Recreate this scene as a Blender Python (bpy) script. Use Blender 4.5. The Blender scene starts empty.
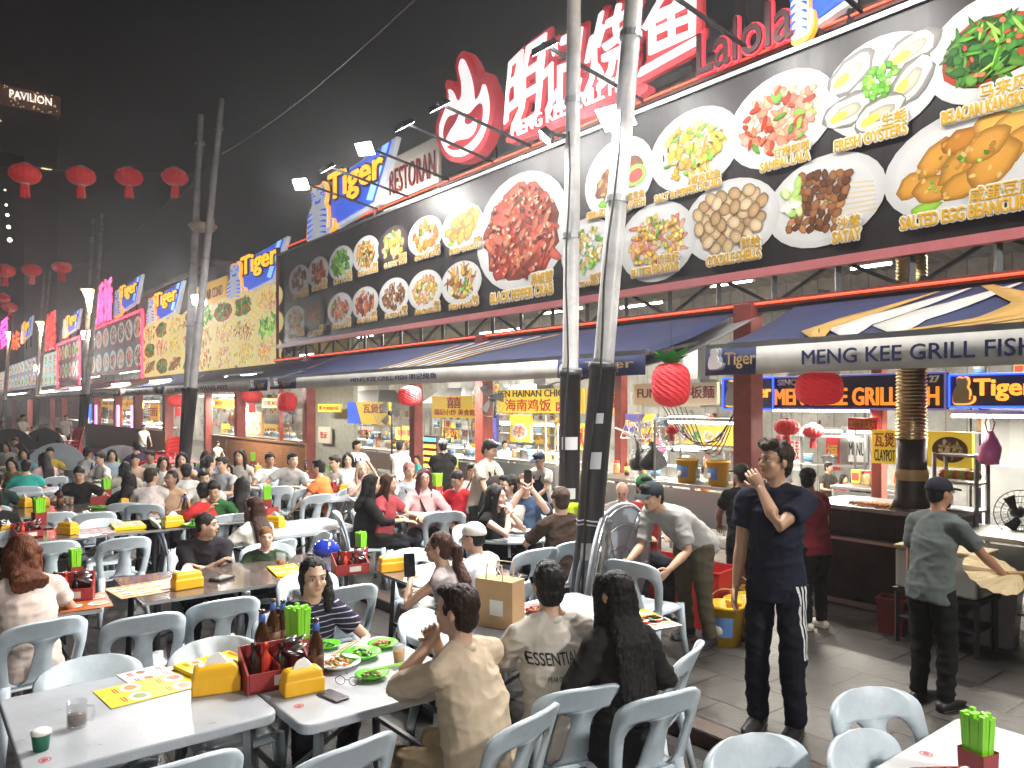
import bpy, bmesh, math, random
from mathutils import Vector as V, Matrix, noise
from mathutils.bvhtree import BVHTree
R=math.radians
rnd=random.Random(7)
SC=bpy.context.scene; COL=bpy.data.collections.new('market')    # joined to the scene at the end, so that building stays quick
# ---------------------------------------------------------------- camera model (used to set out the plan of the street)
F=769.; VX=-97.; VY=404.; H=2.05
TH=math.atan2(512-VX,F); CC,SS=math.cos(TH),math.sin(TH)
def ray(px,py):
    a=(px-512)/F; return V((-CC+a*SS, SS+a*CC, (VY-py)/F))
def onz(px,py,z):
    r=ray(px,py); t=(z-H)/r.z; return V((r.x*t,r.y*t,z))
def ony(px,py,Y):
    r=ray(px,py); t=Y/r.y; return V((r.x*t,Y,H+r.z*t))
def atd(px,py,d):
    r=ray(px,py); return V((r.x*d,r.y*d,H+r.z*d))
def gz(y): return .1 if y>3.75 else 0.
cam=bpy.data.cameras.new('camera'); co=bpy.data.objects.new('camera',cam); COL.objects.link(co)
co.location=(0,0,H); co.rotation_euler=(R(90),0,math.atan2(CC,SS))
cam.sensor_width=36; cam.lens=36*F/1024; cam.shift_y=(VY-384)/1024; cam.clip_end=3000; cam.clip_start=.05
SC.camera=co
SC.view_settings.view_transform='Standard'; SC.view_settings.look='None'; SC.view_settings.exposure=.52; SKY_STRENGTH=.035
SC.cycles.use_denoising=True; SC.cycles.use_adaptive_sampling=True; SC.cycles.adaptive_threshold=.025
SC.cycles.max_bounces=6; SC.cycles.diffuse_bounces=3; SC.cycles.glossy_bounces=3; SC.cycles.transmission_bounces=5
SC.cycles.sample_clamp_indirect=4; SC.cycles.caustics_reflective=False; SC.cycles.caustics_refractive=False
# ---------------------------------------------------------------- materials
MC={}
def mat(name,col=(.5,.5,.5),rough=.5,metal=0,emit=0,ecol=None,var=0,vs=8,bump=0,bs=30,trans=0,attr=None,coat=0,stretch=None,spec=None,alpha=1):
    if name in MC: return MC[name]
    m=bpy.data.materials.new(name); m.use_nodes=True; MC[name]=m
    nt=m.node_tree; b=nt.nodes['Principled BSDF']; L=nt.links.new
    b.inputs['Base Color'].default_value=(*col,1); b.inputs['Roughness'].default_value=rough; b.inputs['Metallic'].default_value=metal
    if spec is not None: b.inputs['Specular IOR Level'].default_value=spec
    if coat: b.inputs['Coat Weight'].default_value=coat
    if trans: b.inputs['Transmission Weight'].default_value=trans; b.inputs['IOR'].default_value=1.3
    if alpha<1: b.inputs['Alpha'].default_value=alpha
    if emit:
        b.inputs['Emission Strength'].default_value=emit; b.inputs['Emission Color'].default_value=(*(ecol or col),1)
    src=None
    if attr:
        a=nt.nodes.new('ShaderNodeVertexColor'); a.layer_name='Col'; src=a.outputs[0]; L(src,b.inputs['Base Color'])
        if emit: L(src,b.inputs['Emission Color'])
    if var or bump:
        tc=nt.nodes.new('ShaderNodeTexCoord'); mp=nt.nodes.new('ShaderNodeMapping'); L(tc.outputs['Object'],mp.inputs[0])
        if stretch: mp.inputs['Scale'].default_value=stretch
    if var:
        n=nt.nodes.new('ShaderNodeTexNoise'); n.inputs['Scale'].default_value=vs; n.inputs['Detail'].default_value=6; n.inputs['Roughness'].default_value=.65; L(mp.outputs[0],n.inputs['Vector'])
        mr=nt.nodes.new('ShaderNodeMapRange'); mr.inputs[1].default_value=.3; mr.inputs[2].default_value=.7; mr.inputs[3].default_value=1-var; mr.inputs[4].default_value=1+var; L(n.outputs[0],mr.inputs[0])
        mx=nt.nodes.new('ShaderNodeMix'); mx.data_type='RGBA'; mx.blend_type='MULTIPLY'; mx.inputs[0].default_value=1
        if src: L(src,mx.inputs[6])
        else: mx.inputs[6].default_value=(*col,1)
        L(mr.outputs[0],mx.inputs[7]); L(mx.outputs[2],b.inputs['Base Color'])
        r2=nt.nodes.new('ShaderNodeMapRange'); r2.inputs[3].default_value=max(.03,rough-.12); r2.inputs[4].default_value=min(1,rough+.12); L(n.outputs[0],r2.inputs[0]); L(r2.outputs[0],b.inputs['Roughness'])
    if bump:
        n2=nt.nodes.new('ShaderNodeTexNoise'); n2.inputs['Scale'].default_value=bs; n2.inputs['Detail'].default_value=4; L(mp.outputs[0],n2.inputs['Vector'])
        bp=nt.nodes.new('ShaderNodeBump'); bp.inputs['Strength'].default_value=bump; bp.inputs['Distance'].default_value=.02; L(n2.outputs[0],bp.inputs['Height']); L(bp.outputs[0],b.inputs['Normal'])
    return m
def hx(c): return tuple(round(v,3) for v in c)
def cloth(c): return mat('cloth_%g_%g_%g'%hx(c),c,.9,var=.1,vs=9,bump=.3,bs=7,spec=.15)
def skin(c): return mat('skin_%g_%g_%g'%hx(c),c,.48,var=.04,vs=25,bump=.04,bs=180)
def hairm(c): return mat('hair_%g_%g_%g'%hx(c),c,.5,var=.45,vs=30,bump=.5,bs=60,stretch=(2.2,2.2,.35),spec=.22)
def plain(c,r=.5,**k): return mat('paint_%g_%g_%g_%g'%(*hx(c),r)+('m' if k.get('metal') else ''),c,r,var=.08,vs=5,**k)
def glow(c,s): return mat('glow_%g_%g_%g_%g'%(*hx(c),s),c,.5,emit=s)
PRINT=mat('printed_vinyl',attr=1,rough=.45,var=.05,vs=1.5,spec=.25); PRINTLIT=mat('backlit_print',attr=1,rough=.6,emit=.55,spec=.05); PRINTDIM=mat('dim_backlit_print',attr=1,rough=.6,emit=.35,spec=.05)
STEEL=mat('stainless_steel',(.5,.5,.5),.33,1,var=.04,vs=3); ALU=mat('dull_aluminium',(.42,.43,.44),.45,1,var=.1)
BLACKM=mat('black_metal',(.015,.015,.017),.45,var=.2); REDP=mat('red_painted_steel',(.22,.04,.03),.5,var=.3,vs=6,bump=.1); 
CHAIRG=mat('pale_grey_plastic',(.50,.57,.62),.36,var=.17,vs=7,bump=.04,bs=40); CHAIRR=mat('red_plastic',(.55,.03,.03),.35,var=.1)
WHITEP=mat('white_table_plastic',(.38,.40,.43),.31,var=.14,vs=4,bump=.05,bs=60); YEL=mat('yellow_plastic',(.8,.42,.01),.4,var=.08); LIME=mat('lime_plastic',(.22,.62,.02),.4,var=.12,vs=60,stretch=(1,1,.1))
CADDY=mat('dark_red_plastic',(.28,.03,.03),.4,var=.15); GLASS=mat('clear_glass',(.45,.47,.48),.05,alpha=.24); AMBER=mat('brown_bottle_glass',(.05,.018,.006),.08,coat=.5)
GREENP=mat('green_melamine',(.1,.5,.02),.25); WPLATE=mat('white_melamine',(.75,.75,.73),.25); FOODM=mat('food',attr=1,rough=.4,bump=.4,bs=120)
WOOD=mat('brown_plywood',(.3,.13,.05),.5,var=.3,vs=3,stretch=(1,1,6),bump=.1); CARD=mat('cardboard',(.42,.26,.13),.8,var=.1)
# ---------------------------------------------------------------- mesh builder
def frame(d):
    d=d.normalized(); u=d.orthogonal().normalized(); return u,d.cross(u)
class MB:
    def __init__(s): s.v=[];s.f=[];s.m=[];s.c=[]
    def add(s,vs,fs,m=0,c=None,col=None):
        c=c or col
        o=len(s.v); s.v+=[V(p) for p in vs]
        for f in fs: s.f.append([i+o for i in f]); s.m.append(m); s.c.append(c)
        return s
    def box(s,c,d,m=0,rz=0,col=None,taper=1):
        c=V(c); a=[]; M=Matrix.Rotation(rz,3,'Z')
        for z in(-.5,.5):
            k=taper if z<0 else 1
            for x,y in((-.5,-.5),(.5,-.5),(.5,.5),(-.5,.5)): a.append(c+M@V((x*d[0]*k,y*d[1]*k,z*d[2])))
        return s.add(a,[(3,2,1,0),(4,5,6,7),(0,1,5,4),(1,2,6,5),(2,3,7,6),(3,0,4,7)],m,col)
    def bar(s,p,q,w,h=None,m=0,up=V((0,0,1)),col=None):
        p,q=V(p),V(q); h=h or w; d=(q-p).normalized()
        u=d.cross(up); u=u.normalized() if u.length>1e-4 else d.orthogonal().normalized(); n=u.cross(d)
        a=[b+u*x*w/2+n*y*h/2 for b in(p,q) for x,y in((-1,-1),(1,-1),(1,1),(-1,1))]
        return s.add(a,[(3,2,1,0),(4,5,6,7),(0,1,5,4),(1,2,6,5),(2,3,7,6),(3,0,4,7)],m,col)
    def tube(s,pts,r,n=10,m=0,caps=True,round_=False,side=None,col=None):
        # r: list of radii or (rx,ry); rounded ends optional
        pts=[V(p) for p in pts]; k=len(pts)
        r=[r]*k if not isinstance(r,(list)) else r
        r=[(q,q) if not isinstance(q,tuple) else q for q in r]
        if round_:
            d0=(pts[0]-pts[1]).normalized(); d1=(pts[-1]-pts[-2]).normalized(); P=[];Q=[]
            e0=min(r[0]); e1=min(r[-1])
            for t in(.97,.8,.45): P.append(pts[0]+d0*e0*t); Q.append(tuple(x*math.sqrt(1-t*t) for x in r[0]))
            P+=pts; Q+=r
            for t in(.45,.8,.97): P.append(pts[-1]+d1*e1*t); Q.append(tuple(x*math.sqrt(1-t*t) for x in r[-1]))
            pts,r=P,Q; k=len(pts)
        vs=[];u0=None
        for i in range(k):
            d=(pts[min(i+1,k-1)]-pts[max(i-1,0)]); d=d.normalized() if d.length>1e-9 else V((0,0,1))
            if side is not None: u=V(side)-d*V(side).dot(d)
            elif u0 is None: u=d.orthogonal()
            else: u=u0-d*u0.dot(d)
            u=u.normalized() if u.length>1e-6 else d.orthogonal().normalized(); u0=u; w=d.cross(u)
            for j in range(n):
                a=2*math.pi*j/n; vs.append(pts[i]+u*r[i][0]*math.cos(a)+w*r[i][1]*math.sin(a))
        fs=[(i*n+j,i*n+(j+1)%n,(i+1)*n+(j+1)%n,(i+1)*n+j) for i in range(k-1) for j in range(n)]
        if caps: fs+=[tuple(range(n))[::-1],tuple((k-1)*n+j for j in range(n))]
        return s.add(vs,fs,m,col)
    def ell(s,c,r,M=None,seg=14,rings=9,m=0,col=None,zmin=None):
        c=V(c); vs=[];
        r=(r,r,r) if not hasattr(r,'__len__') else r
        for i in range(rings+1):
            t=math.pi*(i+.0)/rings; 
            t=min(max(t,.02),math.pi-.02)
            for j in range(seg):
                a=2*math.pi*j/seg; p=V((r[0]*math.sin(t)*math.cos(a),r[1]*math.sin(t)*math.sin(a),r[2]*math.cos(t)))
                if zmin is not None and p.z<zmin: p.z=zmin
                vs.append(c+(M@p if M else p))
        fs=[(i*seg+j,(i+1)*seg+j,(i+1)*seg+(j+1)%seg,i*seg+(j+1)%seg) for i in range(rings) for j in range(seg)]
        fs+=[tuple(range(seg)),tuple(rings*seg+j for j in range(seg))[::-1]]
        return s.add(vs,fs,m,col)
    def lathe(s,prof,c=(0,0,0),n=20,m=0,M=None,col=None):
        c=V(c); vs=[]
        for r,z in prof:
            for j in range(n):
                a=2*math.pi*j/n; p=V((r*math.cos(a),r*math.sin(a),z)); vs.append(c+(M@p if M else p))
        k=len(prof)
        fs=[(i*n+j,i*n+(j+1)%n,(i+1)*n+(j+1)%n,(i+1)*n+j) for i in range(k-1) for j in range(n)]
        fs+=[tuple(range(n))[::-1],tuple((k-1)*n+j for j in range(n))]
        return s.add(vs,fs,m,col)
    def flat(s,pts,y,col=None,m=0):      # polygon on a plane y=const facing -y; pts (x,z) any winding
        A=sum(pts[i][0]*pts[(i+1)%len(pts)][1]-pts[(i+1)%len(pts)][0]*pts[i][1] for i in range(len(pts)))
        if A<0: pts=pts[::-1]
        return s.add([(x,y,z) for x,z in pts],[tuple(range(len(pts)))],m,col)
    def slab(s,pts,y0,y1,m=0,col=None):  # extruded (x,z) polygon, front at y0
        A=sum(pts[i][0]*pts[(i+1)%len(pts)][1]-pts[(i+1)%len(pts)][0]*pts[i][1] for i in range(len(pts)))
        if A<0: pts=pts[::-1]
        n=len(pts)
        return s.add([(x,y0,z) for x,z in pts]+[(x,y1,z) for x,z in pts],[tuple(range(n)),tuple(range(2*n-1,n-1,-1))]+[(i,i+n,(i+1)%n+n,(i+1)%n) for i in range(n)],m,col)
    def mesh(s,name,mats):
        me=bpy.data.meshes.new(name); me.from_pydata([tuple(p) for p in s.v],[],s.f)
        mats=mats if isinstance(mats,(list,tuple)) else [mats]
        for m in mats: me.materials.append(m)
        me.polygons.foreach_set('material_index',s.m)
        if any(c is not None for c in s.c):
            at=me.color_attributes.new('Col','FLOAT_COLOR','CORNER'); buf=[]
            for f,c in zip(s.f,s.c):
                for k in range(len(f)):
                    q=(1,1,1) if c is None else (c[k] if hasattr(c[0],'__len__') else c); buf+= [q[0],q[1],q[2],1]
            at.data.foreach_set('color',buf)
        me.update(); return me
    def build(s,name,mats,parent=None,smooth=False,bevel=0,loc=None,rz=0,subs=0):
        o=link(name,s.mesh(name,mats),parent)
        if smooth: o.data.polygons.foreach_set('use_smooth',[True]*len(o.data.polygons))
        if bevel:
            b=o.modifiers.new('bevel','BEVEL'); b.width=bevel; b.segments=2; b.limit_method='ANGLE'; b.angle_limit=R(40); 
        if loc is not None: o.location=loc; o.rotation_euler=(0,0,rz)
        return o
def link(name,data,parent=None):
    o=bpy.data.objects.new(name,data); COL.objects.link(o)
    if parent is not None:
        o.parent=parent
        if parent.name in WORLD: o.matrix_parent_inverse=Matrix.Translation(-parent.location)
    return o
WORLD=set()
def sited(name,label,cat,loc,group=None):      # a thing whose parts are laid out in world coordinates
    o=thing(name,label,cat,loc,0,group); WORLD.add(o.name); return o
def tag(o,label=None,cat=None,group=None,kind=None):
    if label: o['label']=label
    if cat: o['category']=cat
    if group: o['group']=group
    if kind: o['kind']=kind
    return o
def thing(name,label,cat,loc=(0,0,0),rz=0,group=None,sc=1):
    o=link(name,None); o.location=loc; o.rotation_euler=(0,0,rz); o.scale=(sc,)*3; o.empty_display_size=.1
    return tag(o,label,cat,group)
def dup(root,loc,rz,label,group=None,sc=None):
    def cp(o,par):
        c=o.copy(); COL.objects.link(c); 
        if par: c.parent=par
        for ch in KIDS.get(o.name,[]): cp(ch,c)
        return c
    r=cp(root,None); r.location=loc; r.rotation_euler=(0,0,rz); r['label']=label
    if group: r['group']=group
    if sc: r.scale=(sc,)*3
    return r
KIDS={}
def proto(root):       # remember the children of a thing that is going to be copied
    def walk(o):
        KIDS[o.name]=[c for c in bpy.data.objects if c.parent==o]
        for c in KIDS[o.name]: walk(c)
    walk(root); root.location=(0,0,-500); PROTOS.append(root); return root
PROTOS=[]
def place(p,loc,rz,label,group=None,sc=None):
    if p in PROTOS:
        PROTOS.remove(p); p.location=loc; p.rotation_euler=(0,0,rz); p['label']=label
        if group: p['group']=group
        if sc: p.scale=(sc,)*3
        return p
    return dup(p,loc,rz,label,group,sc)
# ---------------------------------------------------------------- lettering
def evalmesh(o):
    dg=bpy.context.evaluated_depsgraph_get(); return bpy.data.meshes.new_from_object(o.evaluated_get(dg),depsgraph=dg)
_f=bpy.data.curves.new('t','FONT'); FONT=_f.font
def textmesh(s,off=0,ext=.01,bold=0):
    cu=bpy.data.curves.new('txt','FONT'); cu.body=s; cu.size=1; cu.extrude=ext; cu.offset=off; cu.resolution_u=3; cu.align_x='LEFT'
    o=bpy.data.objects.new('txt',cu); SC.collection.objects.link(o)
    me=evalmesh(o); bpy.data.objects.remove(o); bpy.data.curves.remove(cu); return me
def text(s,x0,x1,z0,z1,y,m,parent,name='lettering',off=.012,depth=.012,axis='y',grow=0):
    """fits s into the box x0..x1, z0..z1 on the plane y (facing -y), or on the plane x (facing +x) when axis='x'"""
    me=textmesh(s,0,.5)
    if not len(me.vertices): return None
    xs=[v.co.x for v in me.vertices]; ys=[v.co.y for v in me.vertices]
    a,b,c,d=min(xs),max(xs),min(ys),max(ys); g=grow
    for v in me.vertices:
        X=x0-g+(v.co.x-a)/(b-a+1e-9)*(x1-x0+2*g); Z=z0-g+(v.co.y-c)/(d-c+1e-9)*(z1-z0+2*g); D=-v.co.z*depth
        v.co=(X,y+D-depth/2,Z) if axis=='y' else (y-D+depth/2,X,Z)
    if off>0:      # embolden: copies of the strokes spread round a small circle, each a hair behind the last
        rr_=off*1.15*min(z1-z0,(x1-x0)/max(1,len(s))*(1.5 if s.isascii() else 1.05)); bm=bmesh.new(); nn=8
        for k in range(nn):
            for v in me.vertices: pass
            n0=len(bm.verts); bm.from_mesh(me); bm.verts.ensure_lookup_table(); a=2*math.pi*k/nn
            d=V((rr_*math.cos(a),.0005*k,rr_*math.sin(a))) if axis=='y' else V((-.0005*k,rr_*math.cos(a),rr_*math.sin(a)))
            for v in bm.verts[n0:]: v.co+=d
        bm.to_mesh(me); bm.free()
    me.materials.clear(); me.materials.append(m); return link(name,me,parent)
def pxbox(x0,y0,x1,y1,Y):
    """pixel box on the street-parallel plane Y -> (xa,xb,za,zb) metres"""
    xc=(x0+x1)/2; a=ony(x0,VY,Y).x; b=ony(x1,VY,Y).x; return a,b,ony(xc,y1,Y).z,ony(xc,y0,Y).z
def lighto(name,kind,loc,power,col=(1,1,1),size=.3,target=None,parent=None,angle=120,blend=.6,sy=None):
    l=bpy.data.lights.new(name,kind); l.energy=power; l.color=col
    if kind=='AREA':
        l.size=size
        if sy: l.shape='RECTANGLE'; l.size_y=sy
    else: l.shadow_soft_size=size
    if kind=='SPOT': l.spot_size=R(angle); l.spot_blend=blend
    o=bpy.data.objects.new(name,l); COL.objects.link(o); o.location=loc
    if target is not None: o.rotation_euler=(V(target)-V(loc)).to_track_quat('-Z','Y').to_euler()
    return o
# ---------------------------------------------------------------- people
_tex={}
def clouds(sz):
    if sz not in _tex:
        t=bpy.data.textures.new('folds','CLOUDS'); t.noise_scale=sz; t.noise_depth=2; _tex[sz]=t
    return _tex[sz]
def remesh(mb,vox,smooth=4,disp=0,dsz=.1):
    o=bpy.data.objects.new('tmp',mb.mesh('tmp',[])); SC.collection.objects.link(o)
    r=o.modifiers.new('r','REMESH'); r.mode='VOXEL'; r.voxel_size=vox; r.use_smooth_shade=True
    if smooth: q=o.modifiers.new('s','SMOOTH'); q.iterations=smooth; q.factor=.5
    if disp:
        q=o.modifiers.new('d','DISPLACE'); q.texture=clouds(dsz); q.strength=disp; q.mid_level=.5; q.texture_coords='LOCAL'
    me=evalmesh(o)
    old=o.data; bpy.data.objects.remove(o); bpy.data.meshes.remove(old); return me
def ik(a,t,l1,l2,pole):
    a,t=V(a),V(t); d=t-a; L=min(max(d.length,.12),(l1+l2)*.995); u=d.normalized(); t=a+u*L
    x=(l1*l1-l2*l2+L*L)/(2*L); h=math.sqrt(max(l1*l1-x*x,0)); p=V(pole)-u*V(pole).dot(u); p=p.normalized()
    return a+u*x+p*h,t
UPZ=V((0,0,1)); 
def crease(me,name,dist):      # cloth folds and strands of hair, pushed along the normals
    if dist>14: return
    hair_=name in('hair',); me.update(); N=[v.normal.copy() for v in me.vertices]; o=V((NP[0]*3.1,0,0))
    for v,n in zip(me.vertices,N):
        c=v.co
        if hair_: k=noise.noise(V((c.x*55,c.y*55,c.z*5))+o)*.0045
        else:
            a=noise.noise(V((c.x*4+c.z*2.5,c.y*4,c.z*9-c.x*3))+o); b=noise.noise(V((c.x*9-c.z*3,c.y*9,c.z*17+c.x*6))+o); k=((1-abs(a))**4*.011-.003)+((1-abs(b))**4*.006-.002)
        v.co=c+n*k
ARMS={'table':(.16,.44,.80),'tablein':(.05,.42,.81),'lap':(.12,.22,.66),'down':(.23,.03,-.62),'face':'face','mouth':'face','phone':'phone','hold':(.1,.3,-.28),'out':(.3,.42,-.4),'eat':(.08,.33,.92),'hip':(.2,.03,-.42),'work':(.12,.42,-.38)}
SK=(.50,.31,.21); SK2=(.30,.165,.10); SKP=(.58,.36,.27); BLK=(.012,.01,.01)
NP=[0]
def person(px,ytop,face,desc,shirt=(.5,.5,.5),sit=True,zt=None,d=None,lean=8,hy=0,hp=0,L='table',Rr='table',hair='short',hc=BLK,sk=SK,pants=(.02,.02,.025),fem=False,sleeve=.55,apron=None,cap=None,fat=1.,chair='pale',side=0,shoe=(.02,.02,.02),strap=None,shorts=False,glasses=False,feet=None,text_=None,stripes=None,neck=None,xy=None,robe=False,tall=1,beard=None):
    """px,ytop: top of the head as set out; face: degrees, 0 away from the viewpoint, 90 to its right, 180 towards it"""
    NP[0]+=1; rs=random.Random(NP[0]*13)
    # --- skeleton in local metres, forward = +y, right = +x
    hip=V((0,0,.53 if sit else .93)); ln=R(lean); t=V((math.sin(R(side)),math.sin(ln),math.cos(ln))).normalized(); t2=V((math.sin(R(side)),math.sin(ln*1.25),math.cos(ln*1.25))).normalized()
    waist=hip+t*.13; chest=waist+t*.17; nb=chest+t2*.22; tn=(t2+UPZ*.9+V((0,.18,0))).normalized(); hcn=nb+tn*.172
    rt=V((math.cos(R(side)),0,-math.sin(R(side)))); fw=UPZ.cross(rt)
    fwd=rt.cross(t)*-1 if False else t.cross(rt)
    HM=Matrix.Rotation(R(-hy),3,'Z')@Matrix.Rotation(R(-hp),3,'X')
    hd=lambda x,y,z: hcn+HM@V((x,y,z))
    sw=.155 if fem else .18
    S={s:nb-t2*.055+rt*sw*s for s in(-1,1)}
    J={}
    for s,a in((-1,L),(1,Rr)):
        spec=ARMS[a] if isinstance(a,str) else a
        if spec=='face': tg=hd(s*.03,.10,-.13)+V((0,.03,-.03)); pole=V((s*.9,.2,-1))
        elif spec=='phone': tg=hd(s*.05,.27,-.03); pole=V((s*.7,0,-1))
        else:
            z=spec[2] if spec[2]>0 else S[s].z+spec[2]
            if isinstance(a,str): tg=V((s*spec[0],spec[1],z)); 
            else: tg=V(spec[:2]+(z,))
            if isinstance(a,str) and a=='down': tg=V((s*.24,S[s].y+.05,z))
            pole=V((s*.9,-.35,-.6)) if sit or (isinstance(a,str) and a!='down') else V((s*.3,-1,-.2))
        e,w=ik(S[s],tg,.29,.255,pole); J[s]=(S[s],e,w)
    LG={}
    for s in(-1,1):
        h=hip+V((s*.09,0,-.03)); ft=V((s*.13,.36,.085)) if sit else V((s*.11,.02,.085))
        if feet: ft=V(feet[0 if s<0 else 1])+V((0,0,.085))
        k,f=ik(h,ft,.43 if sit else .412,.425 if sit else .408,V((s*.12,1,.35 if sit else 0))); LG[s]=(h,k,f)
    htop=hd(0,0,.115).z+(.012 if hair!='bald' else 0)+(.015 if cap else 0)
    # --- where it stands
    if d is not None:
        g=0
        for _ in range(2): P0=atd(px,VY,d); g=gz(P0.y)
        zt=H-(ytop-VY)*d/F-g; sc=zt/htop; hw=atd(px,ytop,d)
    else:
        zt=zt or 1.2; hw=onz(px,ytop,zt+.0); g=gz(hw.y)
        if g: hw=onz(px,ytop,zt+g)
        sc=zt/htop
    sc=min(max(sc,.62),1.13)*tall if d is None else sc*tall
    a=R(face); dx=-CC*math.cos(a)+SS*math.sin(a); dy=SS*math.cos(a)+CC*math.sin(a); rz=math.atan2(dy,dx)-math.pi/2
    off=Matrix.Rotation(rz,3,'Z')@V((hcn.x,hcn.y,0))*sc
    loc=V((hw.x-off.x,hw.y-off.y,g)); dist=hw.xy.length
    root=thing('person',desc,'person',loc,rz,None,sc)
    vox=(.0075 if dist<5.5 else .011 if dist<8 else .016 if dist<13 else .024)/sc
    seg=12 if dist<8 else 8
    # --- body
    B=MB(); f=fat; sd=rt
    B.tube([hip-t*.07,hip+t*.02,waist,chest,nb-t2*.06,nb+t2*.0],[(.15*f,.11*f),(.152*f,.115*f),(.128*f,.1*f),(.145*f,.108),(.13,.075),(.06,.055)],14,side=sd)
    B.tube([S[-1],nb-t2*.045,S[1]],[.05,.062,.05],10,round_=True)
    B.tube([nb-t2*.04,nb+tn*.05,hd(0,-.015,-.03)],[.062,.054,.056],12)
    for s in(-1,1): B.tube([nb+tn*.045,nb.lerp(S[s],.5)+t2*.012,S[s]],[.04,.042,.046],10,round_=True)
    for s in(-1,1):
        a_,e,w=J[s]; k=(.85 if fem else 1)
        B.tube([a_,a_.lerp(e,.4),e,e.lerp(w,.35),w],[.051*k,.046*k,.038*k,.041*k,.026*k],10,round_=True)
        h,kn,ft=LG[s]
        B.tube([h,h.lerp(kn,.3),kn,kn.lerp(ft,.3),ft],[.085*f,.08*f,.055,.056,.038],10,round_=True)
        fd=(V((ft.x-h.x,0,0))*.3+V((0,1,0))).normalized()
        B.tube([ft+V((0,-.03,-.045)),ft+fd*.07+V((0,0,-.05)),ft+fd*.16+V((0,0,-.06))],[(.036,.035),(.042,.03),(.038,.018)],10,round_=True)
    def he(c,r): B.ell(hd(*c),r,HM,16,10)
    fk=.94 if fem else 1
    he((0,-.012,.025),(.075,.092,.088)); he((0,.024,-.03),(.062*fk,.064,.083)); he((0,.044,-.078),(.04*fk*fk,.04,.034)); he((0,-.02,-.04),(.062,.06,.06))
    B.tube([hd(0,.084,.012),hd(0,.103,-.022)],[.007,.0125],8,round_=True); he((-.009,.092,-.027),.009); he((.009,.092,-.027),.009)
    B.tube([hd(-.04,.07,.026),hd(0,.081,.028),hd(.04,.07,.026)],[.009,.011,.009],8,round_=True)
    for s in(-1,1): he((s*.04,.058,-.026),(.022,.022,.02)); he((s*.074,-.012,-.006),(.009,.018,.031))
    me=remesh(B,vox,3)
    # hands, eyes, brows and lips join the same mesh
    X=MB(); 
    for s in(-1,1):
        a_,e,w=J[s]; dr=(w-e).normalized(); spec=L if s<0 else Rr
        if spec in('face','mouth','eat'): dr=(dr+V((-s*.5,0,.6))).normalized()
        elif spec in('table','tablein','lap'): dr=(dr+V((-s*.25,.1,-.15))).normalized()
        nrm=V((s*.2,0,1)) if sit or spec in('out','work','hold') else V((s,0,0)); nrm=(nrm-dr*nrm.dot(dr)).normalized()      # back of the hand
        ac=dr.cross(nrm)*(1)                                                # across the palm
        if spec in('face','mouth','phone'): nrm=(HM@V((s*.6,.6,.2))); nrm=(nrm-dr*nrm.dot(dr)).normalized(); ac=dr.cross(nrm)
        th=-1 if ac.dot(V((-s,0.2,.3)))<0 else 1
        X.tube([w-dr*.01,w+dr*.035,w+dr*.085],[(.025,.02),(.036,.017),(.04,.013)],10,round_=True,side=ac)
        ph=w+dr*.085; curl=.5 if spec in('table','tablein','down','lap') else .95
        fs=6 if dist<8 else 5
        for q,l in((-1.5,.062),(-.5,.074),(.5,.07),(1.5,.055)):
            q*=-th; p=ph+ac*q*.0185; p0=p-dr*.02
            d1=(dr-nrm*.35*curl+ac*q*.06).normalized(); d2=(dr-nrm*1.0*curl).normalized(); d3=(dr-nrm*1.9*curl).normalized()
            p1=p+d1*l*.48; p2=p1+d2*l*.32; p3=p2+d3*l*.26
            X.tube([p0,p,p1,p2,p3],[.0088,.009,.0085,.0078,.0062],fs,round_=True)
        p=w+dr*.03+ac*th*.024; d1=(dr*.75+ac*th*.8-nrm*.25).normalized(); d2=(dr*.95+ac*th*.2-nrm*.4).normalized()
        X.tube([p-d1*.012,p+d1*.04,p+d1*.04+d2*.034],[.0125,.0105,.0085],fs,round_=True)
    if dist<16:
        for s in(-1,1):
            X.ell(hd(s*.031,.0785,.005),(.0145,.0085,.0062),HM,10,6,1); X.ell(hd(s*.031+.0,.0855,.004),(.0062,.003,.0062),HM,8,5,2)
            X.tube([hd(s*.0175,.0835,.0115),hd(s*.031,.0875,.0135),hd(s*.046,.0775,.0095)],[.0022,.0028,.0018],5,2)
            X.tube([hd(s*.015,.0885,.026),hd(s*.034,.087,.032),hd(s*.05,.074,.026)],[(.0036,.002),(.0042,.002),(.002,.001)],6,2,round_=True)
        X.ell(hd(0,.0865,-.052),(.022,.0085,.0048),HM,10,6,3); X.ell(hd(0,.0845,-.0595),(.018,.0085,.0055),HM,10,6,3)
    if beard: 
        X.ell(hd(0,.05,-.082),(.043,.04,.034),HM,12,8,2); X.tube([hd(-.022,.088,-.042),hd(0,.094,-.04),hd(.022,.088,-.042)],[.004,.005,.004],6,2,round_=True)
    xm=X.mesh('x',[]); mats=[skin(sk),mat('eye_white',(.7,.68,.65),.2),mat('eye_dark',(.012,.009,.008),.3),mat('lips_%g'%sk[0],(sk[0]*.75,sk[1]*.5,sk[2]*.5),.45)]
    bm=bmesh.new(); bm.from_mesh(me); n0=len(bm.faces); bm.from_mesh(xm); bm.to_mesh(me); bm.free(); bpy.data.meshes.remove(xm)
    me.materials.clear(); [me.materials.append(m) for m in mats]
    me.polygons.foreach_set('material_index',[0]*n0+X.m); me.polygons.foreach_set('use_smooth',[True]*len(me.polygons))
    link('body',me,root)
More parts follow.
